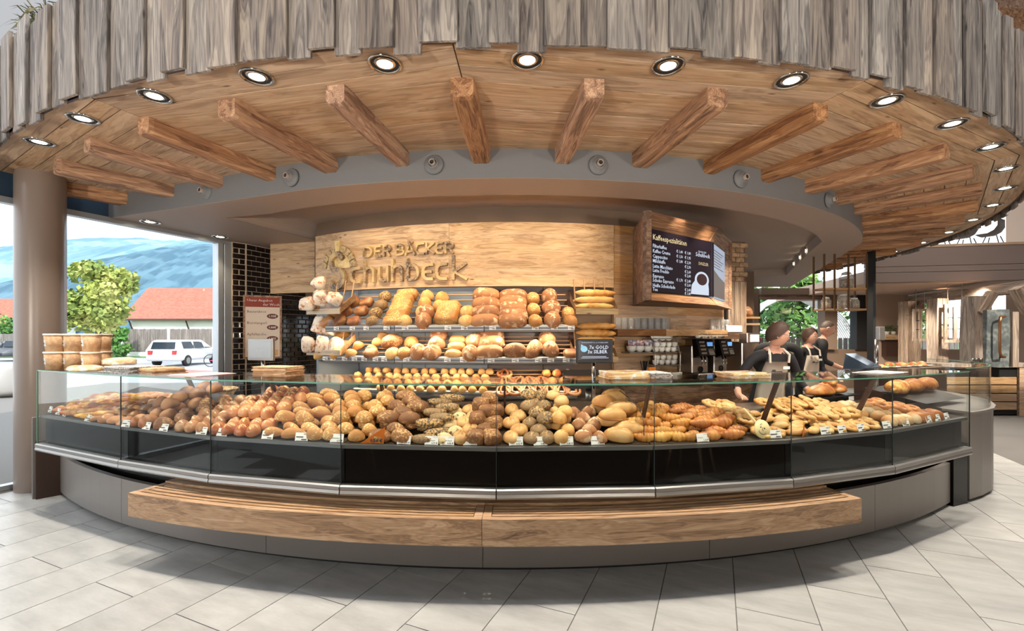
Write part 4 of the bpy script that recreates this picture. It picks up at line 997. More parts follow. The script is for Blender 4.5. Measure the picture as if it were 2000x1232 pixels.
f3 = (.1, .42, .74); f4 = (.1, .34, .58, .84); f5 = (.08, .26, .44, .62, .82)
for a_ in (
 ('top', 662, 'boxl', (.12, .4), 'small dark loaf at the left end of the topmost rack', .9), ('top', 684, 'boxl', (.12, .42, .72), 'dark box loaf, second column of the topmost rack', .7), ('top', 712, 'boxl', (.12, .42, .68), 'brown box loaf, third column of the topmost rack', .2),
 ('top', 744, 'seedl', f4, 'poppy seeded oval loaf in the topmost rack', .5), ('top', 786, 'slice', (.08, .23, .39, .55, .71, .88), 'seeded square loaf in the tall column, topmost rack', 0),
 ('top', 806, 'rnd', (.1,), 'small round loaf in front of the tall square column, topmost rack', .4), ('top', 828, 'rnd', (.36, .62, .86), 'golden round loaf right of tall column, topmost rack', .2), ('top', 838, 'rndf', (.1, .33), 'dark floured round loaf at mid topmost rack', .3), ('top', 857, 'rnd', (.55, .8), 'crusty round loaf left of the seeded block loaf', .3),
 ('top', 880, 'seedbox', (.34,), 'large seed-covered block loaf in the topmost rack', 0), ('top', 914, 'rnd', (.1, .36), 'cracked round loaf right of the seeded block loaf', 0),
 ('top', 950, 'longf', f4, 'long floured loaf, left long column of the topmost rack', 0), ('top', 1003, 'longf', f5, 'long floured loaf, right long column of the topmost rack', 0),
 ('top', 1042, 'oat', f3, 'pale oat round loaf near the right of the topmost rack', 0), ('top', 1075, 'rndf', (.12, .45, .78), 'large dark rye round at the right of the topmost rack', 0), ('top', 1108, 'oat', (.1, .32), 'small seeded round at the right end of the topmost rack', 0),
 ('middle', 655, 'yell', (.12, .5, .85), 'yellow split loaf at the left end of the middle rack', 1.2), ('middle', 680, 'yell', (.15,), 'single yellow loaf near the left end of the middle rack', 1.3), ('middle', 702, 'paler', (.12, .45), 'pale loaf in the second column of the middle rack', .8), ('middle', 735, 'paler', (.3, .6, .9), 'pale round loaf in the third column of the middle rack', .6),
 ('middle', 742, 'boxl', (.1,), 'cut dark loaf at the front of the middle rack', 0), ('middle', 765, 'brownl', (.55, ), 'brown loaf behind the cut dark loaf, middle rack', .3), ('middle', 781, 'rnd', (.1,), 'golden round loaf left of the floured rounds, middle rack', .2), ('middle', 803, 'oat', (.12, .6), 'seeded round loaf in the middle rack', .3),
 ('middle', 825, 'rndf', (.14,), 'floured round loaf left of the orange slip, middle rack', .1), ('middle', 852, 'rndf', (.12, .52, .85), 'floured round loaf right of the orange slip, middle rack', .1), ('middle', 892, 'whitel', (.12, .42, .7), 'white split loaf in the middle rack', 0), ('middle', 925, 'rndf', (.1, .6), 'rye round right of the white loaves, middle rack', .1),
 ('middle', 957, 'longf', (.15, .55, .85), 'long dark loaf in the middle rack', .1), ('middle', 1003, 'brownl', (.2,), 'large smooth brown loaf in the middle rack', 0), ('middle', 1040, 'brownl', (.25,), 'brown loaf standing crosswise in the middle rack', 1.0), ('middle', 1071, 'rndf', (.25, .75), 'big flat rye round at the right of the middle rack', .4), ('middle', 1107, 'boxl', (.1,), 'cut half loaf at the right end of the middle rack', 0),
): rack_row(*a_[:5], rz=a_[5], sc=(1.12 if a_[2] in ('rndf', 'longf', 'slice') else 1.0))
k_ = 0
for i, f in enumerate((.06, .30, .54, .78)):
    for j, u in enumerate(range(700 if i else 760, 962, 19)):
        rnd = random.Random(u*3+i); t, r, z, al = slot('lower', u+(9 if i % 2 else 0)+rnd.uniform(-3, 3), f)
        me = rnd.choice(LF['bun'] if u < 930 else LF['bun2']); o = link(me.name.split('.')[0], me, None, pol(t, r, z+.004), (al*.6, 0, t+rnd.uniform(-.6, .6)))
        tag(o, f'small pale roll on the lowest rack, {ORD[i]} row, {ORD[j]} from left', 'bread roll', 'small rolls on the lowest rack')
for i, f in enumerate((.08, .42, .74)):
    for j, u in enumerate(range(985, 1112, 21)):
        rnd = random.Random(u*5+i); t, r, z, al = slot('lower', u+(8 if i % 2 else 0), f); kd = 'pret' if u < 1062 or i < 1 else 'seedr'
        if i == 2 and 1000 < u < 1050: continue
        me = LF[kd][0]; o = link(me.name.split('.')[0], me, None, pol(t, r, z+.006), (al, 0, t)); o.rotation_euler = (Matrix.Rotation(t, 3, 'Z') @ Matrix.Rotation(al+.2*rnd.random(), 3, 'X') @ Matrix.Rotation(rnd.uniform(-.5, .5), 3, 'Z')).to_euler()
        tag(o, (f'brown pretzel on the lowest rack, {ORD[i]} row, {ORD[j]} from left' if kd == 'pret' else f'golden star roll on the lowest rack, {ORD[i]} row, {ORD[j]} from left'), 'pretzel' if kd == 'pret' else 'bread roll', 'pretzels on the lowest rack')
# ================================================================== side baskets
M['wrap'] = speck('wrapped_bread', srgb(240,220,196), srgb(196,130,96), 26, .56, .15, .06, srgb(250,240,226), 10, .5)
def basket(label, p, rz, wd, dp, group):
    b = thing('bread_basket', label, 'basket', p, rz, group)
    a = bm_new(); q = [(-wd/2, 0, 0), (wd/2, 0, 0), (wd/2, dp, .17), (-wd/2, dp, .17)]
    f = [a.verts.new(v) for v in q]; a.faces.new(f); bmesh.ops.solidify(a, geom=a.faces[:], thickness=.01); part('base_board', a, M['signwood'], b)
    a = bm_new(); box(a, -wd/2, wd/2, -.012, 0, -.01, .055); part('front_board', a, M['signwood'], b)
    a = bm_new(); box(a, -wd/2, wd/2, -.016, -.013, -.01, .12); part('glass_lip', a, M['glass'], b)
    for s in (-1, 1):
        a = bm_new(); f = [a.verts.new(v) for v in ((s*wd/2, 0, 0), (s*wd/2, dp, .17), (s*wd/2, dp, .26), (s*wd/2, 0, .07))]; a.faces.new(f); bmesh.ops.solidify(a, geom=a.faces[:], thickness=.006); part('side_board', a, M['signwood'], b)
    for k in range(4):
        a = bm_new(); x = -wd/2+wd*(k+.5)/4; tube(a, [(x, dp-.01, .16), (x, dp+.05, .42)], .008, 6); part('peg', a, M['rod'], b)
    return b
p = at(632, 612, 5.55); basket('wooden basket of wrapped loaves at the left end of the topmost rack', p, R(-22), .52, .26, 'baskets beside the racks')
for k, (u, v, dx) in enumerate(((602, 597, 0), (622, 592, 0), (648, 598, 0), (618, 570, .14))):
    q = at(u, v, 5.6+dx); me = ball('wrapped_loaf', .17, .15, .17, M['wrap'], e1=.6, e2=.6, lump=.07, seed=k); o = link('wrapped_loaf', me, None, (q.x, q.y, q.z-.05+.03*k), (.3, .1*k, .5*k)); tag(o, ['leftmost wrapped loaf', 'second wrapped loaf', 'rightmost wrapped loaf', 'uppermost wrapped loaf'][k]+' in the upper left basket', 'bread loaf', 'wrapped loaves')
p = at(632, 692, 5.55); basket('wooden basket of wrapped loaves at the left end of the middle rack', p, R(-22), .52, .26, 'baskets beside the racks')
for k, (u, v, dx) in enumerate(((604, 680, 0), (628, 680, 0), (653, 684, 0), (620, 642, .12), (640, 645, .12))):
    q = at(u, v, 5.6+dx); me = ball('wrapped_loaf', .15, .13, .2, M['wrap'], e1=.5, e2=.5, lump=.06, seed=k+9); o = link('wrapped_loaf', me, None, (q.x, q.y, q.z-.05), (.15, .08*k, .4*k)); tag(o, ['leftmost wrapped loaf in front', 'second wrapped loaf in front', 'rightmost wrapped loaf in front', 'wrapped loaf behind on the left', 'wrapped loaf behind on the right'][k]+', lower left basket', 'bread loaf', 'wrapped loaves')
for n_, (vb, cnt, nm) in enumerate(((612, 3, 'upper'), (706, 5, 'lower'))):
    p = at(1166, vb, 5.25); basket(f'wooden basket of baguettes, the {nm} one right of the racks', p, R(9), .50, .24, 'baskets beside the racks')
    for k in range(cnt):
        me = baguette('baguette', .48, .085, M['bag'], k+n_*5); f = k/4; q = p+Vector((-.02+.012*k, .06+.035*k, .045+.082*k)); o = link('baguette', me, None, q, (0, random.uniform(-.03, .03), R(8)+random.uniform(-.05, .05)))
        tag(o, ORD[k]+f' baguette from below in the {nm} basket right of the racks', 'baguette', 'baguettes beside the racks')
# ================================================================== shelf with glasses in the coffee corner
cs_ = thing('wall_shelf', 'thick reclaimed wood shelf carrying drinking glasses', 'shelf', (CX, CY, 1.62))
arc_part('board', 4.99, 5.30, 1.60, 1.68, onr(1199, 5.2)[2], onr(1290, 5.2)[2], M['boxwood'], cs_, 4); arc_part('board', 4.99, 5.30, 1.60, 1.68, onr(1291, 5.2)[2], onr(1395, 5.1)[2], M['wallwood'], cs_, 6)
M['clear'] = glassmat('drinking_glass', (.98,.98,.98,1), 1.2, milk=.16)  # white diffuse share stands in for bright sparkle on the glass
gb = bm_new(); lathe(gb, [(0, 0), (.032, 0), (.037, .14), (.034, .14), (.029, .012), (0, .01)], 12); gme = mesh_bm('drinking_glass', gb, M['clear'], True)
k = 0
for row, r in enumerate((5.22, 5.12)):
    for u in range(1206, 1300, 13):
        X, Y, t = onr(u+row*6, r); o = link('drinking_glass', gme, None, (X, Y, 1.681), (0, 0, 0)); 
        tag(o, f'clear tumbler on the wood shelf, {"front" if row == 0 else "back"} row, {ORD[(u-1206)//13]} from left', 'glass', 'tumblers on the wood shelf')
jb = bm_new(); lathe(jb, [(0, 0), (.035, 0), (.045, .05), (.03, .13), (.038, .19), (.035, .19), (.027, .13), (.04, .05), (0, .01)], 12); jme = mesh_bm('carafe', jb, M['clear'], True)
for k in range(4):
    X, Y, t = onr(1392+k*9, 5.12); o = link('carafe', jme, None, (X, Y, 1.64), (0, 0, 0)); tag(o, ORD[k]+' glass carafe from the left above the coffee machines', 'carafe', 'carafes above the coffee machines')
pe = thing('wall_shelf', 'short reclaimed shelf under the glass carafes', 'shelf', (CX, CY, 1.58)); arc_part('board', 4.99, 5.25, 1.56, 1.638, onr(1386, 5.1)[2]+.002, onr(1432, 5.1)[2], M['boxwood'], pe, 4)
# ================================================================== street outside the left facade
M['pave'] = plain('pale_paving', srgb(226,224,220), .9); M['asphalt'] = plain('pale_asphalt', srgb(150,152,156), .9)
M['fence'] = wood('grey_fence', srgb(66,58,54), srgb(104,96,92), srgb(132,124,118), along=2, sc=.4); M['render'] = plain('white_render', srgb(236,234,228), .9)
def tilesroof():
    m, nt, b = newmat('red_roof_tiles'); l = nt.links.new; tc = N(nt, 'ShaderNodeTexCoord'); w_ = N(nt, 'ShaderNodeTexBrick'); mp = N(nt, 'ShaderNodeMapping')
    w_.inputs['Color1'].default_value = srgb(184,104,84); w_.inputs['Color2'].default_value = srgb(164,84,66); w_.inputs['Mortar'].default_value = srgb(140,80,66); w_.inputs['Scale'].default_value = 2.2; w_.inputs['Brick Width'].default_value = .5
    l(tc.outputs['Object'], w_.inputs['Vector']); l(w_.outputs[0], b.inputs['Base Color']); b.inputs['Roughness'].default_value = .8; return m
M['roof'] = tilesroof()
M['leaf'] = speck('sunny_leaves', srgb(158,168,82), srgb(190,192,112), .9, .5, .8, .0, srgb(118,138,66), .5, 0); M['bark'] = plain('bark', srgb(92,76,60), .9)
M['leafg'] = speck('green_leaves', srgb(72,120,48), srgb(120,156,74), 1.2, .5, .8, .0, srgb(48,92,44), .6, 0)
M['hill'] = speck('hazy_forest', srgb(104,138,148), srgb(128,158,166), .12, .5, .95, 0, srgb(92,126,142), .03, 0); M['hill2'] = speck('hazy_dark_forest', srgb(66,98,116), srgb(84,116,132), .2, .5, .95, 0, None, 5, 0)  # distance haze is mixed into these bluish woodland colours
a = bm_new(); box(a, -320, -3.0, -12, 16, -.3, -.03); tag(part('pavement', a, M['pave']), 'sunlit pale paving outside the facade', kind='structure')
a = bm_new(); box(a, -320, 200, 16.01, 36, -.3, -.05); tag(part('road', a, M['asphalt']), 'pale asphalt road in front of the fence', kind='structure')
a = bm_new(); box(a, -320, 320, 36.01, 300, -.3, -.02); tag(part('ground', a, M['leafg']), 'ground beyond the fence', kind='structure')
def hill(name, label, d, pts, mat, dep, amp):
    rnd = random.Random(3); a = bm_new(); n = 200; rows = []
    u0, u1 = pts[0][0], pts[-1][0]
    def yy_(u):
        for (p, q), (p2, q2) in zip(pts, pts[1:]):
            if p <= u <= p2: return q+(q2-q)*(u-p)/(p2-p)
        return pts[-1][1]
    for j in range(10):
        f = j/9; row = []
        for i in range(n+1):
            u = u0+(u1-u0)*i/n; dd_ = d-dep*(1-f); h = zv(yy_(u), d)
            z = h*sin(f*pi/2)+(amp*rnd.uniform(-.5, 1) if j else -2); row.append(a.verts.new(((u-1000)/900*d, dd_, max(z, -3))))
        rows.append(row)
    for p, q in zip(rows, rows[1:]):
        for i in range(n): a.faces.new((p[i], p[i+1], q[i+1], q[i]))
    bmesh.ops.recalc_face_normals(a, faces=a.faces[:])
    return tag(part(name, a, mat, smooth=False), label, kind='structure')
hill('hill', 'far wooded ridge on the horizon with blue haze in its colour', 290, [(-700,500),(0,512),(115,503),(200,491),(290,478),(345,478),(420,486),(600,470),(900,500)], M['hill'], 150, 1.8)
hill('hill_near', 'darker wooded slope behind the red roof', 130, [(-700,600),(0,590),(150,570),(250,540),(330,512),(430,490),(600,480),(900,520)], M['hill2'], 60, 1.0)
# fence
fn = thing('wooden_fence', 'grey board fence with white posts across the road', 'fence', (-38, 38, 0))
for x0, x1, h in ((-60, -42.6, 1.85), (-42.4, -32.2, 1.85), (-32.0, -28.4, 2.25), (-28.2, -24.7, 2.25), (-24.5, -10, 1.85)):
    a = bm_new(); x = x0
    while x < x1-.05: box(a, x+38, min(x+.15, x1)+38, 0, .03+.02*random.random(), .35, h+random.uniform(-.02, .02)); x += .16
    tag(part('board_panel', a, M['fence'], fn), kind='stuff')
    a = bm_new(); box(a, x1+38, x1+.2+38, -.05, .1, 0, h+.05); part('post', a, M['render'], fn)
a = bm_new(); box(a, -22, 28, -.02, .08, 0, .34); part('footing', a, M['render'], fn)
# houses
def house(label, x0, x1, y, eave, ridge, dep, hip=2.4, cat='house'):
    h = thing('house', label, cat, ((x0+x1)/2, y, 0)); c_ = (x0+x1)/2
    a = bm_new(); box(a, x0-c_+.6, x1-c_-.6, .7, dep, 0, eave); part('wall', a, M['render'], h)
    a = bm_new(); v = [a.verts.new(p) for p in ((x0-c_, 0, eave), (x1-c_, 0, eave), (x1-c_-hip, dep/2, ridge), (x0-c_+hip*-.9, dep/2, ridge), (x0-c_, dep+.3, eave), (x1-c_, dep+.3, eave))] if False else [a.verts.new(p) for p in ((x0-c_, 0, eave), (x1-c_, 0, eave), (x1-c_, dep/2, ridge), (x0-c_-1.2, dep/2, ridge), (x0-c_, dep+.3, eave), (x1-c_, dep+.3, eave))]
    a.faces.new((v[0], v[1], v[2], v[3])); a.faces.new((v[3], v[2], v[5], v[4])); a.faces.new((v[0], v[3], v[4])); a.faces.new((v[1], v[5], v[2])); bmesh.ops.recalc_face_normals(a, faces=a.faces[:])
    part('roof', a, M['roof'], h)
    a = bm_new(); box(a, x0-c_, x1-c_, -.06, .02, eave-.16, eave+.02); part('gutter', a, M['brown'], h)
    for k in range(3):
        xx = x0-c_+.8+k*(x1-x0-1.6)/3; a = bm_new(); tube(a, [(xx, .7, eave-1.4), (xx, .1, eave-.15)], .07, 6); part('strut', a, M['brown'], h)
    return h
house('long white farmhouse with a red tiled roof behind the fence', -38.3, -20, 45, 3.35, 6.9, 10)
h2 = house('small white house with a red roof left of the round column', -80, -69.5, 66, 3.6, 7.4, 8)
a = bm_new(); box(a, 1.2, 2.4, .55, .69, 2.3, 3.5); f_ = part('window', a, plain('blue_frame', srgb(60,90,170), .5), h2)
a = bm_new(); box(a, 1.35, 2.25, .52, .55, 2.45, 3.35); part('pane', a, M['render'], f_)
def tree(label, p, hgt, rad, mat, seed, trunk=True, name='tree', n=1600, leaf=.16, zb=.25):
    rnd = random.Random(seed); t = thing(name, label, 'tree' if trunk else 'bush', p)
    if trunk:
        a = bm_new(); tube(a, [(0, 0, 0), (.05, 0, hgt*.3), (0, .05, hgt*.7)], [.16, .12, .05], 7); part('trunk', a, M['bark'], t, True)
    a = bm_new(); lumps = [(rnd.uniform(-.55, .55)*rad, rnd.uniform(-.5, .5)*rad, hgt*rnd.uniform(zb+.08, .85)) for _ in range(16)]+[(0, 0, hgt*.82)]
    for i in range(n):
        l_ = rnd.choice(lumps); rr = rad*rnd.uniform(.25, .5)*(1.25-l_[2]/hgt*.6); v = Vector((rnd.gauss(0, 1), rnd.gauss(0, 1), rnd.gauss(0, .9))).normalized()*rr*rnd.uniform(.6, 1.05); q = Vector(l_)+v
        if q.z < .05: continue
        u_ = Vector((rnd.gauss(0, 1), rnd.gauss(0, 1), rnd.gauss(0, 1))).normalized(); w_ = u_.orthogonal().normalized(); s = leaf*rnd.uniform(.7, 1.4)
        a.faces.new([a.verts.new(q+u_*s), a.verts.new(q+w_*s*.6), a.verts.new(q-u_*s), a.verts.new(q-w_*s*.6)])
    tag(part('foliage', a, mat, t), kind='stuff'); return t
tree('yellow green tree in the sun between the column and the farmhouse', (-21.6, 24, 0), 6.0, 1.9, M['leaf'], 4, n=5200, leaf=.13)
tree('low green bush beside the fence near the white car', (-31.2, 36.3, 0), 2.6, .95, M['leafg'], 5, False, 'bush', 900, .16, -.06)
tree('green bush in front of the small house', (-46, 42, 0), 3.4, 2.6, M['leafg'], 6, False, 'bush', 1100, .16, -.06)
# cars
M['carwhite'] = plain('white_car_paint', srgb(240,240,240), .25, coat=.5); M['cardark'] = plain('dark_car_paint', srgb(46,50,58), .25, coat=.5); M['carglass'] = plain('car_glass', srgb(60,72,84), .08); M['tyre'] = plain('tyre', srgb(30,30,32), .8); M['redlamp'] = plain('tail_lamp', srgb(170,40,40), .3)
def car(label, p, rz, paint, estate=True):
    t = thing('car', label, 'car', p, rz)
    prof = [(-2.15,.32),(-2.2,.62),(-2.12,.88),(-1.95,1.42),(-1.7,1.48),(.35,1.47),(1.15,.98),(2.0,.84),(2.2,.6),(2.18,.32)] if estate else [(-2.05,.32),(-2.1,.8),(-1.9,.95),(-1.3,1.36),(-.3,1.44),(.5,1.34),(1.2,.95),(2.0,.8),(2.15,.55),(2.1,.32)]
    a = bm_new(); L_ = [a.verts.new((x, -.84, z)) for x, z in prof]; R_ = [a.verts.new((x, .84, z)) for x, z in prof]; n = len(prof)
    for v in L_+R_:
        if v.co.z > 1.2: v.co.y *= .8
    a.faces.new(L_); a.faces.new(R_[::-1]); [a.faces.new((L_[i], R_[i], R_[(i+1) % n], L_[(i+1) % n])) for i in range(n)]
    bmesh.ops.recalc_face_normals(a, faces=a.faces[:]); bmesh.ops.bevel(a, geom=a.edges[:], offset=.05, segments=2, affect='EDGES'); part('body', a, paint, t, True)
    def pan(q): 
        b_ = bm_new(); b_.faces.new([b_.verts.new(v) for v in q]); bmesh.ops.solidify(b_, geom=b_.faces[:], thickness=.01); part('window', b_, M['carglass'], t)
    if estate: pan([(-2.125,-.62,.98),(-2.125,.62,.98),(-1.985,.58,1.36),(-1.985,-.58,1.36)])
    else: pan([(-1.94,-.6,.99),(-1.94,.6,.99),(-1.4,.5,1.31),(-1.4,-.5,1.31)])
    for s in (-1, 1):
        for x0, x1 in ((-1.75, -.75), (-.68, .25), (.32, .75)):
            b0, b1 = 1.0, 1.38; w0, w1 = .848, .70; k = .12 if x0 > .3 else 0
            pan([(x0, s*w0, b0), (x1+k*2, s*w0, b0), (x1-.05-k, s*w1, b1-k), (x0+.05, s*w1, b1)])
    for x in (-1.35, 1.35):
        for s in (-1, 1):
            a = bm_new(); lathe(a, [(0, -.1), (.2, -.1), (.31, -.09), (.32, 0), (.31, .09), (.2, .1), (0, .1)], 18, Matrix.Rotation(pi/2, 4, 'X')); w_ = part('wheel', a, M['tyre'], t, True, (x, s*.78, .32))
            a = bm_new(); lathe(a, [(0, .104), (.18, .104), (.19, .09)], 12, Matrix.Rotation(-s*pi/2, 4, 'X')); part('hub', a, M['alu'], w_)
    for s in (-1, 1):
        a = bm_new(); bbox(a, -2.2, -2.1, s*.62-.12, s*.62+.12, .66, .9, .02); part('tail_lamp', a, M['redlamp'], t)
    a = bm_new(); box(a, -2.225, -2.21, -.26, .26, .62, .73); part('number_plate', a, M['white'], t)
    return t
car('white estate car parked in front of the fence gate', (-19.2, 27.2, -.05), R(95), M['carwhite'])
car('dark car driving past left of the round column', (-33.6, 31.5, -.05), R(172), M['cardark'], False)
bk_ = thing('bicycle', 'pink bicycle on a rack beside the white car', 'bicycle', (-16.1, 25.4, -.05), R(4))
for x in (-.52, .52):
    a = bm_new(); tube(a, [(x+.33*cos(2*pi*i/20), 0, .34+.33*sin(2*pi*i/20)) for i in range(21)], .02, 5, False); part('wheel', a, M['tyre'], bk_)
M['pink'] = plain('pink_frame', srgb(206,70,110), .4)
for q in (((-.52, 0, .34), (-.15, 0, .34), (-.25, 0, .9)), ((-.15, 0, .34), (.38, 0, .85), (.52, 0, .34)), ((-.22, 0, .78), (.38, 0, .85), (.33, 0, 1.02))):
    a = bm_new(); tube(a, q, .022, 5); part('frame_tube', a, M['pink'], bk_)
a = bm_new(); tube(a, [(.33, -.25, 1.04), (.33, .25, 1.04)], .016, 5); part('handlebar', a, M['blackmat'], bk_)
a = bm_new(); bbox(a, -.38, -.14, -.06, .06, .9, .96, .02); part('saddle', a, M['blackmat'], bk_)
a = ball('boulder', .9, .7, .8, plain('grey_stone', srgb(150,146,142), .9), lump=.12, seed=4); tag(link('boulder', a, None, (-13.4, 12.3, -.03)), 'grey stone standing on the sunlit paving left of the column', 'stone')
# ================================================================== hall behind the camera
hb = bm_new(); box(hb, -9, 15, -6.2, -6, 0, 7.5); M['hallwall'] = plain('hall_wall', srgb(96,80,68), .8)
tag(part('wall_hall', hb, M['hallwall']), 'brown wall of the hall behind the viewer', kind='structure')
hr = bm_new(); box(hr, 15, 15.2, -6, 14, 0, 7.5); tag(part('wall_right', hr, M['creamwall']), 'pale wall at the far right of the hall', kind='structure')
hc = bm_new(); box(hc, -9, 15, -6, 2.0, 6.2, 6.4); tag(part('ceiling_skyshade', hc, M['hallwall']), 'unseen ceiling slab added to shade the hall floor', kind='structure')  # added slab out of view, cuts the sky light on floor and fascia
hc = bm_new(); box(hc, 6.3, 15, 2.0, 15, 7.9, 8.1); tag(part('ceiling_sunshade', hc, M['hallwall']), 'unseen roof slab added to keep sun off the right-hand beams', kind='structure')  # added slab out of view, blocks the sun above the roof beams
# ================================================================== right-hand background
M['brickst'] = speck('pale_stone_brick', srgb(176,146,116), srgb(150,120,92), 14, .5, .85, .15, None, 5, .3)
pl = tag(link('wall_pier', None, None, (3.24, 6.9, 0), (0, 0, R(12))), 'pier of pale stone bricks over old boards right of the menu box', kind='structure')
a = bm_new(); box(a, .005, .305, .02, .3, 0, ZS); part('core', a, M['wallpaint'], pl)
bm_ = bm_new(); bbox(bm_, -.07, .07, 0, .1, -.033, .033, .006); bkm = mesh_bm('brick', bm_, M['brickst'])
for r_ in range(8):
    for k in range(3):
        x = .05+k*.1475+(.07 if r_ % 2 else 0)
        if x > .3: continue
        o = link('brick', bkm, pl, (x, random.uniform(-.008, .004), 2.46+r_*.072)); o.scale = (1 if x < .28 else .6, 1, 1)
for k in range(3):
    a = bm_new(); box(a, .0+k*.105, .1+k*.105, 0, .04, .9, 2.42); part('board', a, M['timber'], pl)
# rear glazed wall
rf = tag(link('wall_rear', None, None, (5.2, 14.4, 0)), 'rear wall with windows behind the kitchen', kind='structure')
def rbox(nm, x0, x1, z0, z1, mat, y0=0, y1=.2): a = bm_new(); box(a, x0-5.2, x1-5.2, y0, y1, z0, z1); return part(nm, a, M[mat], rf)
d_ = 14.4
def ux(u, d): return (u-1000)/900*d
rbox('wall', 3.0, ux(1482, d_), 0, 3.1, 'wallpaint'); rbox('sill_wall', ux(1482, d_), 11.4, 0, zv(682, d_), 'wallpaint'); rbox('lintel', ux(1482, d_), 11.4, zv(576, d_), 3.1, 'wallpaint', -.15)
rbox('pillar', ux(1605, d_), ux(1629, d_), zv(682, d_), zv(572, d_), 'wallpaint', -.15); rbox('pillar', ux(1669, d_), ux(1694, d_), zv(682, d_), zv(572, d_), 'blackmat', -.1); rbox('pillar', ux(1708, d_), 12.3, 0, 3.1, 'creamwall', -.1)
w2 = tag(link('window_2', None, None, (5.2, 14.42, 0)), 'rear kitchen windows looking out to greenery', kind='structure')
for u0, u1 in ((1482, 1605), (1629, 1669), (1694, 1708)):
    a = bm_new(); box(a, ux(u0, d_)-5.2, ux(u1, d_)-5.2, .02, .03, zv(682, d_), zv(572, d_)); part('pane', a, M['winglass'], w2)
    a = bm_new(); box(a, ux(u0, d_)-5.2, ux(u0, d_)-5.16, -.02, .06, zv(682, d_), zv(572, d_)); part('frame', a, M['blackmat'], w2)
a = bm_new(); box(a, ux(1483, d_)-5.2, ux(1604, d_)-5.2, -.06, -.02, zv(585, d_), zv(572, d_)); part('blind', a, M['boxwood'], w2)
for k, (x, y) in enumerate(((11.2, 22), (14.6, 23.5), (18.2, 22.5), (21.8, 25), (12.6, 27.5), (16.6, 28), (25, 30))): tree(ORD[k]+' green tree from the left behind the rear windows' if False else f'green tree outside the rear windows, {ORD[k]} planted', (x, y, 0), 5.5, 1.75, M['leafg'], 20+k, True, 'tree', 900, .2, .1)
a = bm_new()
for k in range(9): tube(a, [(11.2+2.6*cos(pi*i/12), 18+k*.12, 3.2*sin(pi*i/12)) for i in range(13)], .03, 4)
tag(part('pergola_arch', a, M['render']), 'white slatted arch outside the rear window', 'arch')
a = bm_new(); 
for k in range(60): box(a, 8+k*.2, 8.15+k*.2, 17.5, 17.53, 0, 1.55)
tag(part('railing', a, M['fence']), 'grey slatted railing outside the rear windows', 'railing')
# hanging rack with jars
hg = thing('hanging_rack', 'bronze hanging rack with two wood shelves under the right rafters', 'hanging rack', (5.42, 8.0, 2.05)); M['bronze'] = plain('bronze', srgb(122,92,64), .4, .6)
for x in (0, .18, .42, .74):
    for y in ((0, .28) if x in (0, .74) else (0,)):
        a = bm_new(); box(a, x-.012, x+.012, y-.012, y+.012, 0, .98); part('upright', a, M['bronze'], hg)
for z in (0, .36):
    a = bm_new(); box(a, -.01, .75, -.01, .3, z, z+.03); part('shelf', a, M['wallwood'], hg)
M['jarfill'] = speck('dried_goods', srgb(222,196,160), srgb(176,132,92), 40, .5, .7)
for k, (x, z, s) in enumerate(((.48, .392, 1.25), (.44, .032, 1.15), (.62, .032, .85), (.12, .032, .9))):
    j = thing('storage_jar', ['large glass jar on the upper shelf of the hanging rack', 'tall glass jar on the lower shelf of the hanging rack', 'short glass jar right on the lower hanging shelf', 'white bowl jar left on the lower hanging shelf'][k], 'jar', (5.42+x, 8.13, 2.05+z), 0, 'jars on the hanging rack')
    a = bm_new(); lathe(a, [(0, 0), (.085*s, 0), (.09*s, .02), (.09*s, .16*s), (.06*s, .2*s), (.055*s, .2*s), (.084*s, .155*s), (.084*s, .02), (0, .01)], 16); part('glass', a, M['clear'], j, True)
    a = bm_new(); lathe(a, [(0, .012), (.08*s, .022), (.08*s, .13*s), (0, .14*s)], 14); part('contents', a, M['jarfill'], j, True)
    a = bm_new(); lathe(a, [(0, .24*s), (.055*s, .225*s), (.062*s, .2*s), (0, .2*s)], 14); part('lid', a, M['ceramic'], j, True)
# dark partition post
a = bm_new(); box(a, 6.74, 6.79, 8.6, 8.75, 0, 3.2); tag(part('wall_partition', a, M['blackmat']), 'dark mirrored partition post right of the hanging rack', kind='structure')
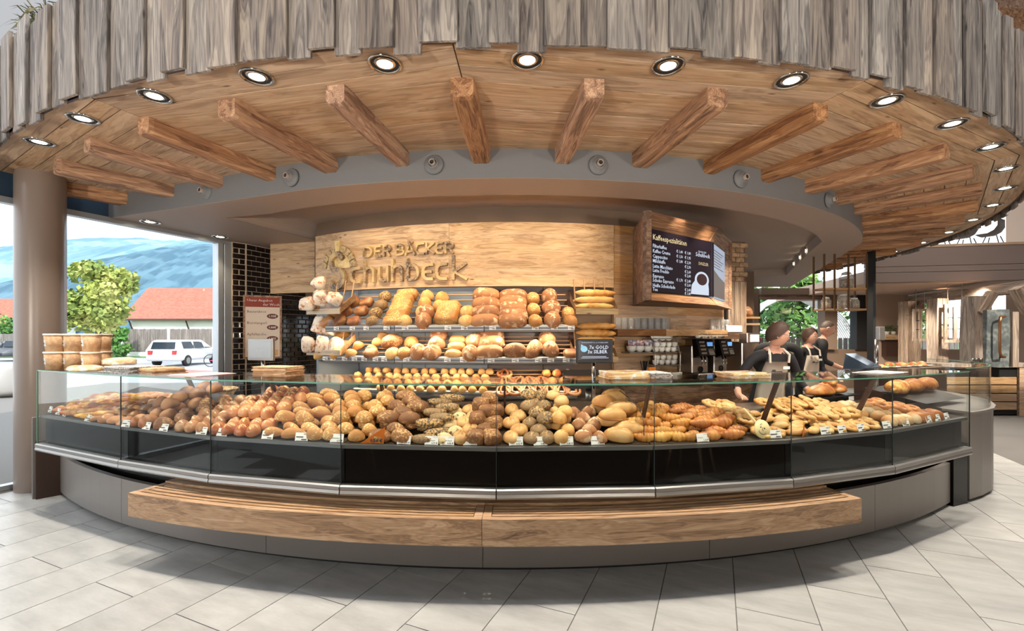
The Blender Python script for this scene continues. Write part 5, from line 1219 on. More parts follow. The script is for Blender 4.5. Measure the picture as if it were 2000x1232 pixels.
# mezzanine
mz = tag(link('mezzanine', None, None, (8.68, 11, 2.89), (0, 0, atan2(-.55, 2.92))), 'taupe edge of the mezzanine floor at the right', kind='structure')
M['mezz'] = plain('mezzanine_paint', srgb(126,108,98), .6)
for z0, z1, y in ((0, .22, 0), (.23, .36, .0), (.37, .80, 0)):
    a = bm_new(); box(a, -.1, 5.5, y, .3, z0, z1); part('edge_band', a, M['mezz'], mz)
a = bm_new(); box(a, -.1, 5.5, .3, 6, 0, .3); part('slab', a, M['creamwall'], mz)
a = bm_new(); box(a, -.1, 5.5, -.01, .12, .80, .86); part('top_board', a, M['wallwood'], mz)
a = bm_new(); box(a, 1.2, 5.5, .1, .112, .86, 1.9); part('glass_balustrade', a, M['winglass'], mz)
for k in range(4):
    x, y = 10.9+k*.42, 12.4-k*.25; ch = thing('shell_chair', ORD[k]+' grey shell chair from the left up on the mezzanine', 'chair', (x, y, 3.69), R(25), 'shell chairs on the mezzanine')
    a = bm_new(); rows = []
    for j in range(7):
        f = j/6; row = []
        for i in range(7): g_ = i/6*2-1; row.append(a.verts.new((g_*.23*(1-.15*f), .22-.42*min(1, f*1.7)+.0+.05*g_*g_, .45+max(0, f-.4)*.62+.06*g_*g_)))
        rows.append(row)
    for p_, q_ in zip(rows, rows[1:]):
        for i in range(6): a.faces.new((p_[i], p_[i+1], q_[i+1], q_[i]))
    bmesh.ops.solidify(a, geom=a.faces[:], thickness=.012); part('shell', a, M['alu'], ch, True)
    for sx in (-1, 1):
        for sy in (-1, 1): a = bm_new(); tube(a, [(sx*.1, sy*.1, .44), (sx*.22, sy*.22, 0)], .012, 5); part('leg', a, M['blackmat'], ch)
# old timber frame below
def timber(nm, label, q, wd, ht=None):
    a = bm_new(); q = [Vector(v) for v in q]; d = (q[1]-q[0]); L = d.length; h = ht or wd
    box(a, -wd/2, wd/2, -h/2, h/2, 0, L); bmesh.ops.subdivide_edges(a, edges=a.edges[:], cuts=2)
    for v in a.verts: v.co += Vector((random.uniform(-.012, .012), random.uniform(-.012, .012), 0))
    o = part(nm, a, M['timber']); o.location = q[0]; o.rotation_euler = d.to_track_quat('Z', 'Y').to_euler(); return o
tag(timber('timber_beam', '', [(10.5, 9.2, 2.62), (12.25, 14.2, 2.72)], .2, .24), 'long weathered timber beam under the mezzanine', 'timber beam')
for k, (u, d, wp, z1) in enumerate(((1776, 13.2, 26, 2.6), (1831, 11.6, 24, 2.55), (1906, 10.4, 34, 2.5))):
    o = timber('timber_post', '', [(ux(u, d), d, 0), (ux(u, d), d, z1)], wp*d/900*.9); tag(o, ['leftmost', 'middle', 'rightmost'][k]+' weathered timber post under the mezzanine beam', 'timber post', 'timber posts')
for k, (u0, v0, u1, v1, d) in enumerate(((1776, 620, 1800, 594, 13.1), (1912, 612, 1938, 572, 10.3), (2010, 610, 1985, 562, 9.3))):
    o = timber('timber_brace', '', [at(u0, v0, d-.05), at(u1, v1, d-.05)], .17); tag(o, ['left', 'middle', 'right'][k]+' slanting timber knee brace under the mezzanine beam', 'timber brace', 'timber braces')
for k, (u0, u1, v0, v1, d) in enumerate(((1784, 1810, 603, 666, 12.6), (1845, 1882, 594, 669, 11.3))):
    ow = thing('old_window', ['left', 'right'][k]+' old casement window frame hung between the timber posts', 'window frame', (ux(u0, d), d, zv(v1, d)), R(-10), 'old window frames'); W_, H_ = ux(u1, d)-ux(u0, d), (v1-v0)*d/900
    for x0, x1, z0, z1 in ((0, W_, 0, .07), (0, W_, H_-.07, H_), (0, .06, .07, H_-.07), (W_-.06, W_, .07, H_-.07), (W_/2-.035, W_/2+.035, .07, H_-.07)):
        a = bm_new(); box(a, x0, x1, 0, .05, z0, z1); part('frame_bar', a, M['timber'], ow)
    for i in range(3):
        for s in (0, 1):
            x0, x1 = (.062, W_/2-.037) if s == 0 else (W_/2+.037, W_-.062); h3 = (H_-.14)/3; a = bm_new(); box(a, x0, x1, .02, .026, .072+i*h3, .068+(i+1)*h3); part('pane', a, M['winglass'], ow)
    for x in (.08, W_-.08): a = bm_new(); tube(a, [(x, .025, H_-.02), (x, .025, 2.892-zv(v1, d))], .008, 5); part('hanger', a, M['steel'], ow)
    for i in (1, 2): a = bm_new(); z = .07+i*(H_-.14)/3; box(a, .06, W_-.06, .015, .035, z-.008, z+.008); part('glazing_bar', a, M['blackmat'], ow)
st = thing('stone_slab', 'grey stone slab with a bent copper pipe handle at the far right', 'stone slab', (9.28, 9.0, 1.0))
M['slate'] = speck('rough_slate', srgb(104,108,104), srgb(134,136,130), 12, .5, .85, 0, srgb(86,90,88), 4, .8)
a = bm_new(); prism(a, [(0, 0), (.46, .02), (.48, .09), (0, .08)], 0, 1.12); bmesh.ops.subdivide_edges(a, edges=a.edges[:], cuts=3)
for v in a.verts: v.co += Vector((random.uniform(-.012, .012), random.uniform(-.006, .006), random.uniform(-.012, .012)))
part('slab', a, M['slate'], st); M['copper'] = plain('copper_pipe', srgb(176,120,80), .3, .9)
a = bm_new(); tube(a, [(.26, -.0, .98), (.26, -.08, .98), (.14, -.12, .96), (.12, -.12, .88), (.12, -.12, .3), (.14, -.12, .22), (.26, -.08, .2), (.26, 0, .2)], .022, 8); part('pipe_handle', a, M['copper'], st, True)
a = bm_new(); box(a, .5, .62, .0, .1, -.0, 1.08); part('side_timber', a, M['timber'], st)
dr = thing('drawer_chest', 'chest of rough wooden drawers standing at the right edge', 'chest', (9.55, 9.3, 0))
a = bm_new(); box(a, -.9, 1.2, .02, .6, 0.02, .98); part('carcass', a, M['blackmat'], dr)
for k in range(4):
    a = bm_new(); bbox(a, -.85, .62, -.02, .02, .12+k*.17, .27+k*.17, .006); part('drawer_front', a, M['wallwood'], dr)
a = bm_new(); box(a, -.95, 1.25, -.05, .65, .98, 1.05); part('top', a, M['timber'], dr); a = bm_new(); box(a, .66, 1.0, -.03, .02, 0, .98); part('side_panel', a, M['wallwood'], dr)
cb = bm_new(); lathe(cb, [(0, 0), (.035, 0), (.035, .1), (.03, .1), (.03, .01), (0, .01)], 10); cbm = mesh_bm('steel_cup', cb, M['steel'], True)
for k in range(5): tag(link('steel_cup', cbm, None, (9.5+k*.085, 9.5, 1.051)), ORD[k]+' steel cup from the left on the drawer chest', 'cup', 'steel cups on the drawer chest')
rw = tag(link('window_3', None, None, (11.2, 14.4, 0)), 'bright rear windows behind the timber posts', kind='structure')
a = bm_new(); box(a, 1.12, 3.78, .0, .05, 0, 1.2); part('sill_wall', a, M['creamwall'], rw)
a = bm_new(); box(a, 1.12, 3.78, .01, .02, 1.2, 2.9); part('pane', a, M['winglass'], rw)
# roof beams high up at the right, straw at the left
for k, (v, h) in enumerate(((18, .22), (48, .30), (75, .26))):
    o = bm_new(); bbox(o, -.9, 5.0, 0, .4, 0, h*1.5, .02); z = zv(v, 7.6); tag(part('roof_beam', o, M['rafter'], loc=(7.75+.25*k, 7.6, z-h/2), rot=(0, 0, R(4))), ['topmost', 'middle', 'lowest'][k]+' of the brown roof beams stacked above the right end of the fascia', 'roof beam', 'roof beams')
sw = thing('straw_bundle', 'bundle of dry straw on top of the left fascia', 'straw', pol(R(-36.3), 7.66, 4.12), R(-36.3)); M['straw'] = speck('dry_straw', srgb(150,136,104), srgb(96,92,60), 8, .5, .9, .0, srgb(70,74,44), 5, 0)
a = bm_new(); rnd = random.Random(2)
for i in range(700):
    p_ = Vector((rnd.uniform(-.5, .55), rnd.uniform(-.1, .3), rnd.uniform(0, .5))); q_ = p_+Vector((rnd.uniform(-.25, .25), rnd.uniform(-.18, .05), rnd.uniform(-.2, .1))); m_ = (p_+q_)/2+Vector((0, 0, .05)); q_.z = max(q_.z, -.06)
    w_ = Vector((.004, .002, .003)); a.faces.new([a.verts.new(v) for v in (p_-w_, m_-w_, q_, m_+w_, p_+w_)])
tag(part('stalks', a, M['straw'], sw), kind='stuff')
a = ball('core', 1.0, .4, .45, M['bark'], lump=.1, seed=3); link('core', a, sw, (0, .05, 0))
a = bm_new(); box(a, -10, -6.3, 6.4, 6.6, 4.4, 9); tag(part('wall_upper', a, M['drum']), 'grey upper wall behind the left end of the fascia', kind='structure')
# ================================================================== lamps behind the soffit edge, washing racks and sign
M['spotbody'] = plain('spot_housing', srgb(40,38,36), .5)
def track_spot(t, aim, power, size, lab, z=3.12, r=5.78, col=(1, .80, .54)):
    p = pol(t, r, z); g = thing('track_spotlight', lab, 'spotlight', p, 0, 'track spotlights in the soffit recess')
    a = bm_new(); lathe(a, [(0, .0), (.03, 0), (.034, .06), (.02, .065), (0, .065)], 12); h_ = part('housing', a, M['spotbody'], g, True)
    g.rotation_euler = (Vector(aim)-p).to_track_quat('-Z', 'Y').to_euler()
    spot('track_beam', p+(Vector(aim)-p).normalized()*.04, aim, power, size, .8, col, .03)
for k in range(9):
    t = R(-21+k*4.4); track_spot(t, pol(R(-23+k*4.2), 5.25, 1.65), 42, 62, ORD[k]+' track spotlight from the left aimed at the bread racks')
for k in range(6):
    t = R(-20+k*5.6); track_spot(t+.02, pol(R(-23+k*6.4), 5.0, 2.55), 15, 80, ORD[k]+' track spotlight from the left aimed at the sign board')
for k in range(4):
    t = R(20+k*6); track_spot(t, pol(R(19+k*5.5), 5.2, 1.3), 60, 80, ORD[k]+' track spotlight from the left aimed at the coffee corner')
# added fill lamps, unseen behind the viewer, brightening the canopy ceiling
for k, (x, y) in enumerate(((-4.6, -.6), (-1.7, -1.2), (1.7, -1.2), (4.6, -.6))):
    g = thing('fill_uplighter', ORD[k]+' added fill uplighter from the left, unseen behind the viewer', 'floor lamp', (x, y, 0), 0, 'added fill uplighters')
    a = bm_new(); lathe(a, [(0, 0), (.16, 0), (.16, .02), (.015, .03), (.015, 1.55), (0, 1.55)], 16); part('stand', a, M['blackmat'], g, True)
    a = bm_new(); lathe(a, [(.02, 1.55), (.12, 1.7), (.125, 1.7), (.03, 1.545)], 16); part('bowl', a, M['blackmat'], g, True)
    spot('fill_uplight', (x, y, 1.72), (x*.72, 4.6, 3.35), 460, 95, .9, (1, .92, .80), .12)

for k, (x, y) in enumerate(((-5.2, .2), (-2.6, -1.4), (0, -1.9), (2.6, -1.4), (5.2, .2))):  # added globes, unseen: fill light for counter front, bench and base
    g = thing('fill_pendant', ORD[k]+' added fill globe from the left, unseen behind the viewer', 'fill lamp', (x, y, 3.1), 0, 'added fill globes')
    a = bm_new(); bmesh.ops.create_uvsphere(a, u_segments=20, v_segments=12, radius=.17); part('globe', a, plain('fill_globe', (1,1,1,1), .4, emit=(1, .95, .86, 1), es=11) if k == 0 else bpy.data.materials['fill_globe'], g, True)
    a = bm_new(); tube(a, [(0, 0, .17), (0, 0, 3.1)], .006, 6); part('cable', a, M['blackmat'], g)
for k, (x, y) in enumerate(((8.6, 12.6), (9.8, 12.0), (10.6, 10.6), (11.6, 12.4))): spot('cafe_spot', (x, y, 2.82), (x+.2, y+.8, 0), 300, 130, .8, (1, .90, .76), .05)
for k, (x, y) in enumerate(((3.4, 6.0), (4.6, 7.6), (6.0, 9.4))): spot('kitchen_spot', (x, y, 3.0), (x, y-.3, 0), 150, 130, .8, (1, .88, .7), .05)

for k, (x, y) in enumerate(((8.8, 8.4), (11.2, 7.6), (10.0, 5.6))): spot('hall_spot', (x, y, 7.6), (x, y, 0), 420, 110, .8, (1, .93, .82), .1)
# ================================================================== tags on the ledge
M['orange'] = plain('orange_card', srgb(238,140,40), .7)
TG = [96,111,124,170,244,284,318,392,432,521,588,657,788,842,873,918,1008,1056,1107,1168,1374,1516,1614,1647,1684,1734,1771,1816,1833,1851]
TX = {788:('Tomatensemmel','0,79 €'),842:('Dinkel Stangerl','0,79 €'),873:('Kapuziner-Speck','0,95 €'),918:('Dinkel-Brötchen','0,90 €'),1008:('Vinger Frühstück','0,52 €'),1056:('Mohnsemmel','0,45 €'),1107:('Kaisersemmel','0,40 €'),1168:('Vinschgerl','0,68 €'),1374:('Croissant','1,15 €'),657:('Kürbissemmel','0,75 €')}
tagb = bm_new(); box(tagb, -.045, .045, 0, .002, 0, .055); tagm = mesh_bm('card', tagb, M['white'])
ftb = bm_new(); box(ftb, -.035, .035, .0, .03, 0, .003); footm = mesh_bm('foot', ftb, M['clear'])
pb_ = bm_new(); box(pb_, -.038, .012, -.0008, -.0002, .022, .029); box(pb_, -.0, .036, -.0008, -.0002, .006, .013); box(pb_, .012, .038, -.0008, -.0002, .043, .047); prm = mesh_bm('print', pb_, M['ink'])
for k, u in enumerate(TG):
    X, Y, t = onr(u, 7.655)
    lb = ('leftmost' if k == 0 else ORD[k] if k < 20 else ORD[len(TG)-1-k]) ; lb = lb+' white price card from the '+('left' if k < 20 else 'right')+' on the ledge of the bread display' if 0 < k < len(TG)-1 else ('leftmost' if k == 0 else 'rightmost')+' white price card on the ledge of the bread display'
    g = thing('price_card', lb, 'price card', (X, Y, ZL+.009), t, 'price cards on the display ledge'); g.rotation_euler = (R(-16), 0, t+random.uniform(-.1, .1))
    cd = link('card', tagm, g); link('foot', footm, g)
    if u in TX:
        a = bm_new(); text_into(a, TX[u][0], .0105, -.041, .024, y=-.0006, bold=.0002); text_into(a, TX[u][1], .015, .041, .006, 'RIGHT', -.0006, .0004); text_into(a, 'Schuhbeck', .008, .041, .045, 'RIGHT', -.0006); tag(part('lettering', a, M['ink'], cd), kind='stuff')
    else: tag(link('print', prm, cd), kind='stuff')
X, Y, t = onr(728, 7.655); g = thing('price_flag', 'large orange triangular price flag before the dark seeded rolls', 'price flag', (X, Y, ZL+.01), t)
a = bm_new(); v = [a.verts.new(p) for p in ((-.085, 0, 0), (.075, 0, 0), (.085, 0, .11))]; a.faces.new(v); bmesh.ops.solidify(a, geom=a.faces[:], thickness=.002); part('card', a, M['orange'], g)
a = bm_new(); text_into(a, '0,50 €', .032, .068, .008, 'RIGHT', -.003, .001); part('price', a, M['ink'], g)
X, Y, t = onr(1570, 7.655); g = thing('price_flag', 'small orange triangular price flag near the seventh pane joint', 'price flag', (X, Y, ZL+.01), t+.5)
a = bm_new(); v = [a.verts.new(p) for p in ((-.04, 0, 0), (.04, 0, 0), (.0, 0, .10))]; a.faces.new(v); bmesh.ops.solidify(a, geom=a.faces[:], thickness=.002); part('card', a, M['orange'], g)
X, Y, t = onr(1487, 7.63); g = thing('smiley_card', 'round cream card on a stick with a drawn smiling face', 'decoration', (X, Y, ZL+.07), t); g.rotation_euler = (R(-12), R(20), t)
M['cream'] = plain('cream_card', srgb(248,222,164), .6)
a = bm_new(); lathe(a, [(0, 0), (.062, 0), (.064, .006), (.062, .012), (0, .012)], 28, Matrix.Rotation(pi/2, 4, 'X')); part('disc', a, M['cream'], g, True)
a = bm_new(); tube(a, [(-.05, .0, .03), (-.15, .02, .10)], .008, 6); part('stick', a, M['cream'], g)
a = bm_new(); tube(a, [(.036*cos(R(q)), -.0125, .036*sin(R(q))) for q in range(-150, -20, 13)], .0022, 4)
tube(a, [(-.026, -.0125, .02), (-.02, -.0125, .03), (-.012, -.0125, .032)], .002, 4); tube(a, [(0, -.0125, .012), (-.004, -.0125, -.008), (.008, -.0125, -.008)], .002, 4)
for x in (-.018, .014): lathe(a, [(0, 0), (.006, 0), (.0, .001)], 10, Matrix.Translation((x, -.0125, .008)) @ Matrix.Rotation(pi/2, 4, 'X'))
tag(part('face_drawing', a, M['ink'], g), kind='stuff')
# ================================================================== tubs and papers on the glass top at the left
ZT = ZG+.0085
tb_ = bm_new(); lathe(tb_, [(0, 0), (.062, 0), (.074, .15), (0, .15)], 20); tubm = mesh_bm('cup_body', tb_, M['kraft'], True)
lb_ = bm_new(); lathe(lb_, [(0, .162), (.078, .162), (.08, .15), (.076, .146), (.07, .148)], 20); lidm = mesh_bm('lid', lb_, plain('clear_lid', srgb(238,228,214), .3), True)
lbb = bm_new()
for i in range(6):
    a0, a1 = R(-90-34+i*11.3), R(-90-34+(i+1)*11.3); q0, q1 = .0675, .0725
    lbb.faces.new([lbb.verts.new(p) for p in ((q0*cos(a0), q0*sin(a0), .05), (q0*cos(a1), q0*sin(a1), .05), (q1*cos(a1), q1*sin(a1), .105), (q1*cos(a0), q1*sin(a0), .105))])
labm = mesh_bm('label', lbb, M['white']); l2 = bm_new()
for z0, z1, w0 in ((.07, .079, 26), (.088, .093, 18)):
    for i in range(4):
        a0, a1 = R(-90-w0+i*w0/2), R(-90-w0+(i+1)*w0/2); q = .0738; l2.faces.new([l2.verts.new(p) for p in ((q*cos(a0), q*sin(a0), z0), (q*cos(a1), q*sin(a1), z0), (q*cos(a1), q*sin(a1), z1), (q*cos(a0), q*sin(a0), z1))])
lprm = mesh_bm('print', l2, M['ink'])
for lev in range(2):
    for k, (u, d) in enumerate(((107, 4.20), (143, 4.26), (179, 4.16), (200, 4.38))):
        g = thing('paper_tub', ['leftmost', 'second', 'third', 'rearmost'][k]+(' kraft paper tub in the upper row' if lev else ' kraft paper tub in the lower row')+' beside the round column', 'tub', (ux(u, d), d, ZT+lev*.163), R(-42), 'kraft paper tubs'); g.rotation_euler[2] = atan2(ux(u, d), -d)*0+R(-44)*0+math.atan2(-ux(u, d), d)*-1*0-atan2(-ux(u, d), d)
        link('cup_body', tubm, g); link('lid', lidm, g); q = link('label', labm, g); tag(link('print', lprm, q), kind='stuff')
def stack(name, label, cat, u, v, d, rz, wd, dp, n, mat, th=.006, jit=.015, group=None):
    g = thing(name, label, cat, (ux(u, d), d, ZT), rz, group)
    for k in range(n):
        a = bm_new(); x, y = random.uniform(-jit, jit), random.uniform(-jit, jit); bbox(a, -wd/2+x, wd/2+x, -dp/2+y, dp/2+y, k*th, (k+1)*th-.0008, .0015); part('sheet', a, mat, g, rot=(0, 0, random.uniform(-.06, .06)))
    return g
M['news'] = speck('newsprint', srgb(196,190,184), srgb(130,124,122), 60, .52, .9, .08, None, 5, 0)
M['film'] = speck('film_wrap', srgb(226,196,150), srgb(246,240,230), 20, .56, .12, .05, srgb(206,160,110), 8, .6)
stack('newspaper_stack', 'stack of folded newspapers on the left glass top', 'newspapers', 262, 725, 3.85, R(-26), .42, .26, 7, M['news'], .008)
stack('paper_bag_stack', 'fan of brown paper bags right of the newspapers', 'paper bags', 322, 728, 3.75, R(-30), .22, .24, 6, M['kraft'], .008, .03)
for k, (u, d) in enumerate(((165, 3.98), (232, 3.98))):
    me = ball('film_pack', .30, .2, .06, M['film'], e1=.7, e2=.6, lump=.06, seed=k); tag(link('film_pack', me, None, (ux(u, d), d, ZT+(0 if k == 0 else .058)), (0, 0, R(-30))), ['left', 'right'][k]+' film wrapped pack of bags on the left glass top', 'pack', 'film wrapped packs')
stack('napkin_stack', 'pink striped wrapping paper lying on the glass left of the tiled pillar', 'wrapping paper', 395, 740, 3.6, R(-22), .34, .3, 3, plain('pink_paper', srgb(226,190,184), .8), .003)
stack('paper_bag_stack', 'thick block of folded paper bags under the left customer display', 'paper bags', 545, 738, 3.55, R(-14), .3, .2, 12, M['kraft'], .006, .008)
stack('film_stack', 'clear film packs of paper bags in front of the tumblers', 'film packs', 1215, 745, 3.35, R(5), .30, .22, 4, M['film'], .012, .02)
stack('newspaper_stack', 'grey folded newspapers in front of the cup rack', 'newspapers', 1275, 747, 3.4, R(8), .18, .22, 5, M['news'], .008)
stack('film_stack', 'white wrapped paper bags in front of the saleswoman', 'film packs', 1448, 745, 3.4, R(14), .3, .2, 5, M['film'], .008, .02)
stack('paper_stack', 'white papers lying on the right glass top', 'papers', 1725, 737, 3.78, R(26), .32, .22, 3, M['white'], .004, .03)
# ================================================================== tills with customer displays
def till(u, rr, label, showing):
    X, Y, t = onr(u, rr); g = thing('cash_register', label, 'cash register', (X, Y, .965), t, 'tills behind the display')
    a = bm_new(); tube(a, [(0, .12, 0), (0, .12, .17)], .03, 10); part('stand', a, M['steel'], g, True)
    a = bm_new(); v = [(-.2, 0, .17), (.2, 0, .17), (.2, .3, .17), (-.2, .3, .17), (-.2, 0, .20), (.2, 0, .20), (.2, .3, .32), (-.2, .3, .32)]; vs = [a.verts.new(p) for p in v]
    for f in ((3,2,1,0),(4,5,6,7),(0,1,5,4),(1,2,6,5),(2,3,7,6),(3,0,4,7)): a.faces.new([vs[i] for i in f])
    bmesh.ops.bevel(a, geom=a.edges[:], offset=.008, segments=2, affect='EDGES'); part('body', a, M['blackmat'], g)
    a = bm_new()
    for i in range(14): box(a, -.16+i*.0235, -.145+i*.0235, -.002, .0, .20, .3) if False else box(a, -.16+i*.0235, -.147+i*.0235, .3, .306, .2, .29)
    part('vent_slots', a, M['alu'], g); tag(g.children[-1], kind='stuff') if False else None
    a = bm_new(); tube(a, [(.0, -.04, .0), (.0, -.04, .44)], .017, 12); part('display_pole', a, M['chrome'], g, True)
    a = bm_new(); bbox(a, -.16, .16, -.075, -.045, .40, .605, .004); dsp = part('customer_display', a, M['blackmat'] if showing else M['alu'], g)
    if showing:
        a = bm_new(); box(a, -.145, .145, -.0765, -.0752, .425, .59); part('screen', a, M['screenblk'], dsp)
        a = bm_new(); text_into(a, '7x GOLD', .042, -.05, .52, y=-.0775, bold=.0006); text_into(a, '3x SILBER', .042, -.065, .482, y=-.0775, bold=.0006)
        text_into(a, 'BACKQUALITÄT die uns AUSZEICHNET', .0135, 0, .57, 'CENTER', -.0775)
        box(a, -.11, .10, -.0778, -.0774, .453, .457); box(a, -.12, .12, -.0778, -.0774, .441, .445); tag(part('lettering', a, M['scrwhite'], dsp), kind='stuff')
        a = bm_new(); disc(a, -.095, .52, .03, .026, -.0776, 16); a.faces.new([a.verts.new(p) for p in ((-.125, -.0776, .52), (-.095, -.0776, .545), (-.12, -.0776, .56))]); part('leaf_emblem', a, plain('leaf_blue', srgb(120,170,200), .5, emit=srgb(120,170,200), es=.15), dsp)
    else:
        a = bm_new(); box(a, -.14, .14, -.0762, -.0752, .425, .59); part('screen', a, plain('grey_screen', srgb(134,140,146), .25), dsp)
        a = bm_new(); text_into(a, '7x GOLD', .036, -.04, .52, y=-.0775); text_into(a, '3x SILBER', .036, -.055, .485, y=-.0775); tag(part('lettering', a, plain('grey_print', srgb(158,164,170), .5), dsp), kind='stuff')
    return g
till(1157, 6.62, 'black till with a black customer display reading gold and silver', True)
till(521, 6.62, 'black till with a pale grey customer display before the tiled wall', False)
X, Y, t = onr(1712, 6.85); g = thing('till_terminal', 'blue grey slanted terminal on the right of the counter', 'terminal', (X, Y, ZT-.06), t); 
a = bm_new(); vs = [a.verts.new(p) for p in ((-.16, 0, 0), (.16, 0, 0), (.16, .26, .0), (-.16, .26, 0), (-.15, .0, .03), (.15, .0, .03), (.15, .24, .17), (-.15, .24, .17))]
for f in ((3,2,1,0),(4,5,6,7),(0,1,5,4),(1,2,6,5),(2,3,7,6),(3,0,4,7)): a.faces.new([vs[i] for i in f])
part('body', a, M['carglass'], g)
a = bm_new(); tube(a, [(.17, .05, -.2), (.17, .05, .33)], .02, 12); part('pole', a, M['chrome'], g, True)
a = bm_new(); bbox(a, .10, .27, -.0, .04, .32, .47, .006); part('display', a, M['alu'], g)
# ================================================================== weekly offer board before the tiled wall
p = at(513, 700, 6.35); of = thing('offer_board', 'wood framed weekly offer poster in front of the black tiles', 'poster board', (p.x, p.y, 1.29), R(24)); W_, H_ = .47, .87
for x0, x1, z0, z1 in ((-W_/2, W_/2, 0, .025), (-W_/2, W_/2, H_-.025, H_), (-W_/2, -W_/2+.025, .025, H_-.025), (W_/2-.025, W_/2, .025, H_-.025)):
    a = bm_new(); box(a, x0, x1, 0, .03, z0, z1); part('frame_bar', a, M['rafter'], of)
a = bm_new(); box(a, -W_/2+.025, W_/2-.025, .005, .02, .025, H_-.025); ps = part('poster', a, plain('poster_cream', srgb(232,214,196), .7), of)
M['pred'] = plain('poster_red', srgb(150,62,44), .7); M['pbrown'] = plain('poster_brown', srgb(110,62,50), .7)
a = bm_new(); box(a, -W_/2+.025, W_/2-.025, .003, .0048, H_-.16, H_-.025); part('header', a, M['pred'], ps)
a = bm_new(); text_into(a, 'Unser Angebot', .05, -.19, H_-.085, y=.002); text_into(a, 'der Woche', .05, 0, H_-.14, y=.002); part('header_text', a, M['white'], ps)
for k, (s, q) in enumerate((('Bauernbrot', '1.95€'), ('Bierstangerl', '0.88€'), ('Apfeltasche', '1.35€'))):
    z = H_-.24-k*.155; a = bm_new(); text_into(a, s, .05, -.19, z, y=.003); part('item_text', a, M['pbrown'], ps)
    a = bm_new(); disc(a, .12, z-.045, .07, .035, .0035, 20); part('price_oval', a, M['pbrown'], ps); a = bm_new(); text_into(a, q, .04, .12, z-.058, 'CENTER', .0025, .0006); part('price_text', a, M['white'], ps)
a = bm_new(); box(a, -.19, .19, .003, .0046, .04, .12); part('bread_picture', a, M['golden'], ps)
a = bm_new(); tube(a, [(0, .06, -1.285), (0, .06, .3)], .02, 8); lathe(a, [(0, -1.288), (.18, -1.288), (.18, -1.27), (0, -1.265)], 16, Matrix.Translation((0, .06, 0))); tube(a, [(0, .06, .3), (0, .02, .3)], .02, 8); part('stand', a, M['steel'], of)
# ================================================================== coffee corner counter and machines
cc = thing('back_counter', 'brown back counter below the coffee machines', 'counter', (CX, CY, 0)); arc_part('top', 4.99, 5.42, 1.02, 1.06, onr(1196, 5.3)[2], R(40), M['worktop'], cc, 12); arc_part('carcass', 4.99, 5.38, 0, 1.02, onr(1196, 5.3)[2], R(40), M['boxwood'], cc, 12)
lc = thing('back_counter', 'dark base cabinet under the bread racks', 'counter', (CX, CY, 0)); arc_part('top', 4.96, 5.46, .84, .88, onr(640, 5.3)[2], onr(1190, 5.3)[2], M['worktop'], lc, 14); arc_part('carcass', 4.96, 5.42, 0, .84, onr(640, 5.3)[2], onr(1190, 5.3)[2], M['brown'], lc, 14)
ZK = 1.061
def onc(u, r=5.25): X, Y, t = onr(u, r); return Vector((X, Y, ZK)), t
def machine(u, label, wd):
    p, t = onc(u, 5.37); g = thing('coffee_machine', label, 'coffee machine', p, t, 'coffee machines')
    a = bm_new(); bbox(a, -wd/2, wd/2, .02, .36, .0, .06, .01); part('drip_base', a, M['steel'], g)
    a = bm_new(); bbox(a, -wd/2, wd/2, .12, .36, .06, .42, .012); part('body', a, M['steel'], g)
    a = bm_new(); vs = [a.verts.new(q) for q in ((-wd/2, .1, .26), (wd/2, .1, .26), (wd/2, .0, .29), (-wd/2, .0, .29), (-wd/2, .12, .5), (wd/2, .12, .5), (wd/2, .06, .5), (-wd/2, .06, .5))]
    for f in ((3,2,1,0),(4,5,6,7),(2,3,7,6),(1,2,6,5),(3,0,4,7),(0,1,5,4)): a.faces.new([vs[i] for i in f])
    bmesh.ops.recalc_face_normals(a, faces=a.faces[:]); hd = part('control_head', a, M['black'], g)
    for i in range(4):
        a = bm_new(); f = .15+i*.22; y, z = .0+.06*f, .29+.21*f; box(a, -wd*.36, -wd*.05, y-.006, y, z-.012, z+.012); part('menu_button', a, M['steel'], hd)
    a = bm_new(); box(a, wd*.1, wd*.42, .034, .042, .40, .46); part('display', a, plain('lcd_blue', srgb(90,140,200), .3, emit=srgb(90,140,200), es=.7), hd)
    a = bm_new(); 
    for i in range(5): box(a, wd*.1, wd*.42, .0+i*.008-.002, .004+i*.008, .30+i*.02, .313+i*.02)
    tag(part('keypad', a, M['alu'], hd), kind='stuff')
    for x in (-.03, .03): a = bm_new(); tube(a, [(x, .08, .27), (x, .06, .22), (x, .06, .17)], .012, 8); part('spout', a, M['chrome'], g, True)
    a = bm_new(); lathe(a, [(0, 0), (.04, 0), (.04, .01)], 12, Matrix.Translation((0, .118, .11)) @ Matrix.Rotation(pi/2, 4, 'X')); part('outlet', a, M['blackmat'], g)
    return g
machine(1383, 'left black fronted coffee machine in the coffee corner', .30); machine(1424, 'right black fronted coffee machine in the coffee corner', .28)
p, t = onc(1405, 5.36); g = thing('cup_warmer', 'chrome railed cup warmer shelf above the coffee machines', 'cup warmer', (p.x, p.y, ZK+.50), t)
a = bm_new(); box(a, -.33, .2, .0, .36, 0, .012); part('deck', a, M['steel'], g)
a = bm_new(); tube(a, [(-.33, .35, .06), (-.33, .0, .06), (.2, 0, .06), (.2, .35, .06)], .006, 6); part('rail', a, M['chrome'], g)
cp = bm_new(); lathe(cp, [(0, 0), (.024, 0), (.036, .02), (.04, .058), (.037, .058), (.033, .022), (0, .008)], 14); tube(cp, [(.037, 0, .048), (.058, 0, .045), (.058, 0, .022), (.034, 0, .016)], .005, 5); cpm = mesh_bm('cup', cp, M['ceramic'], True)
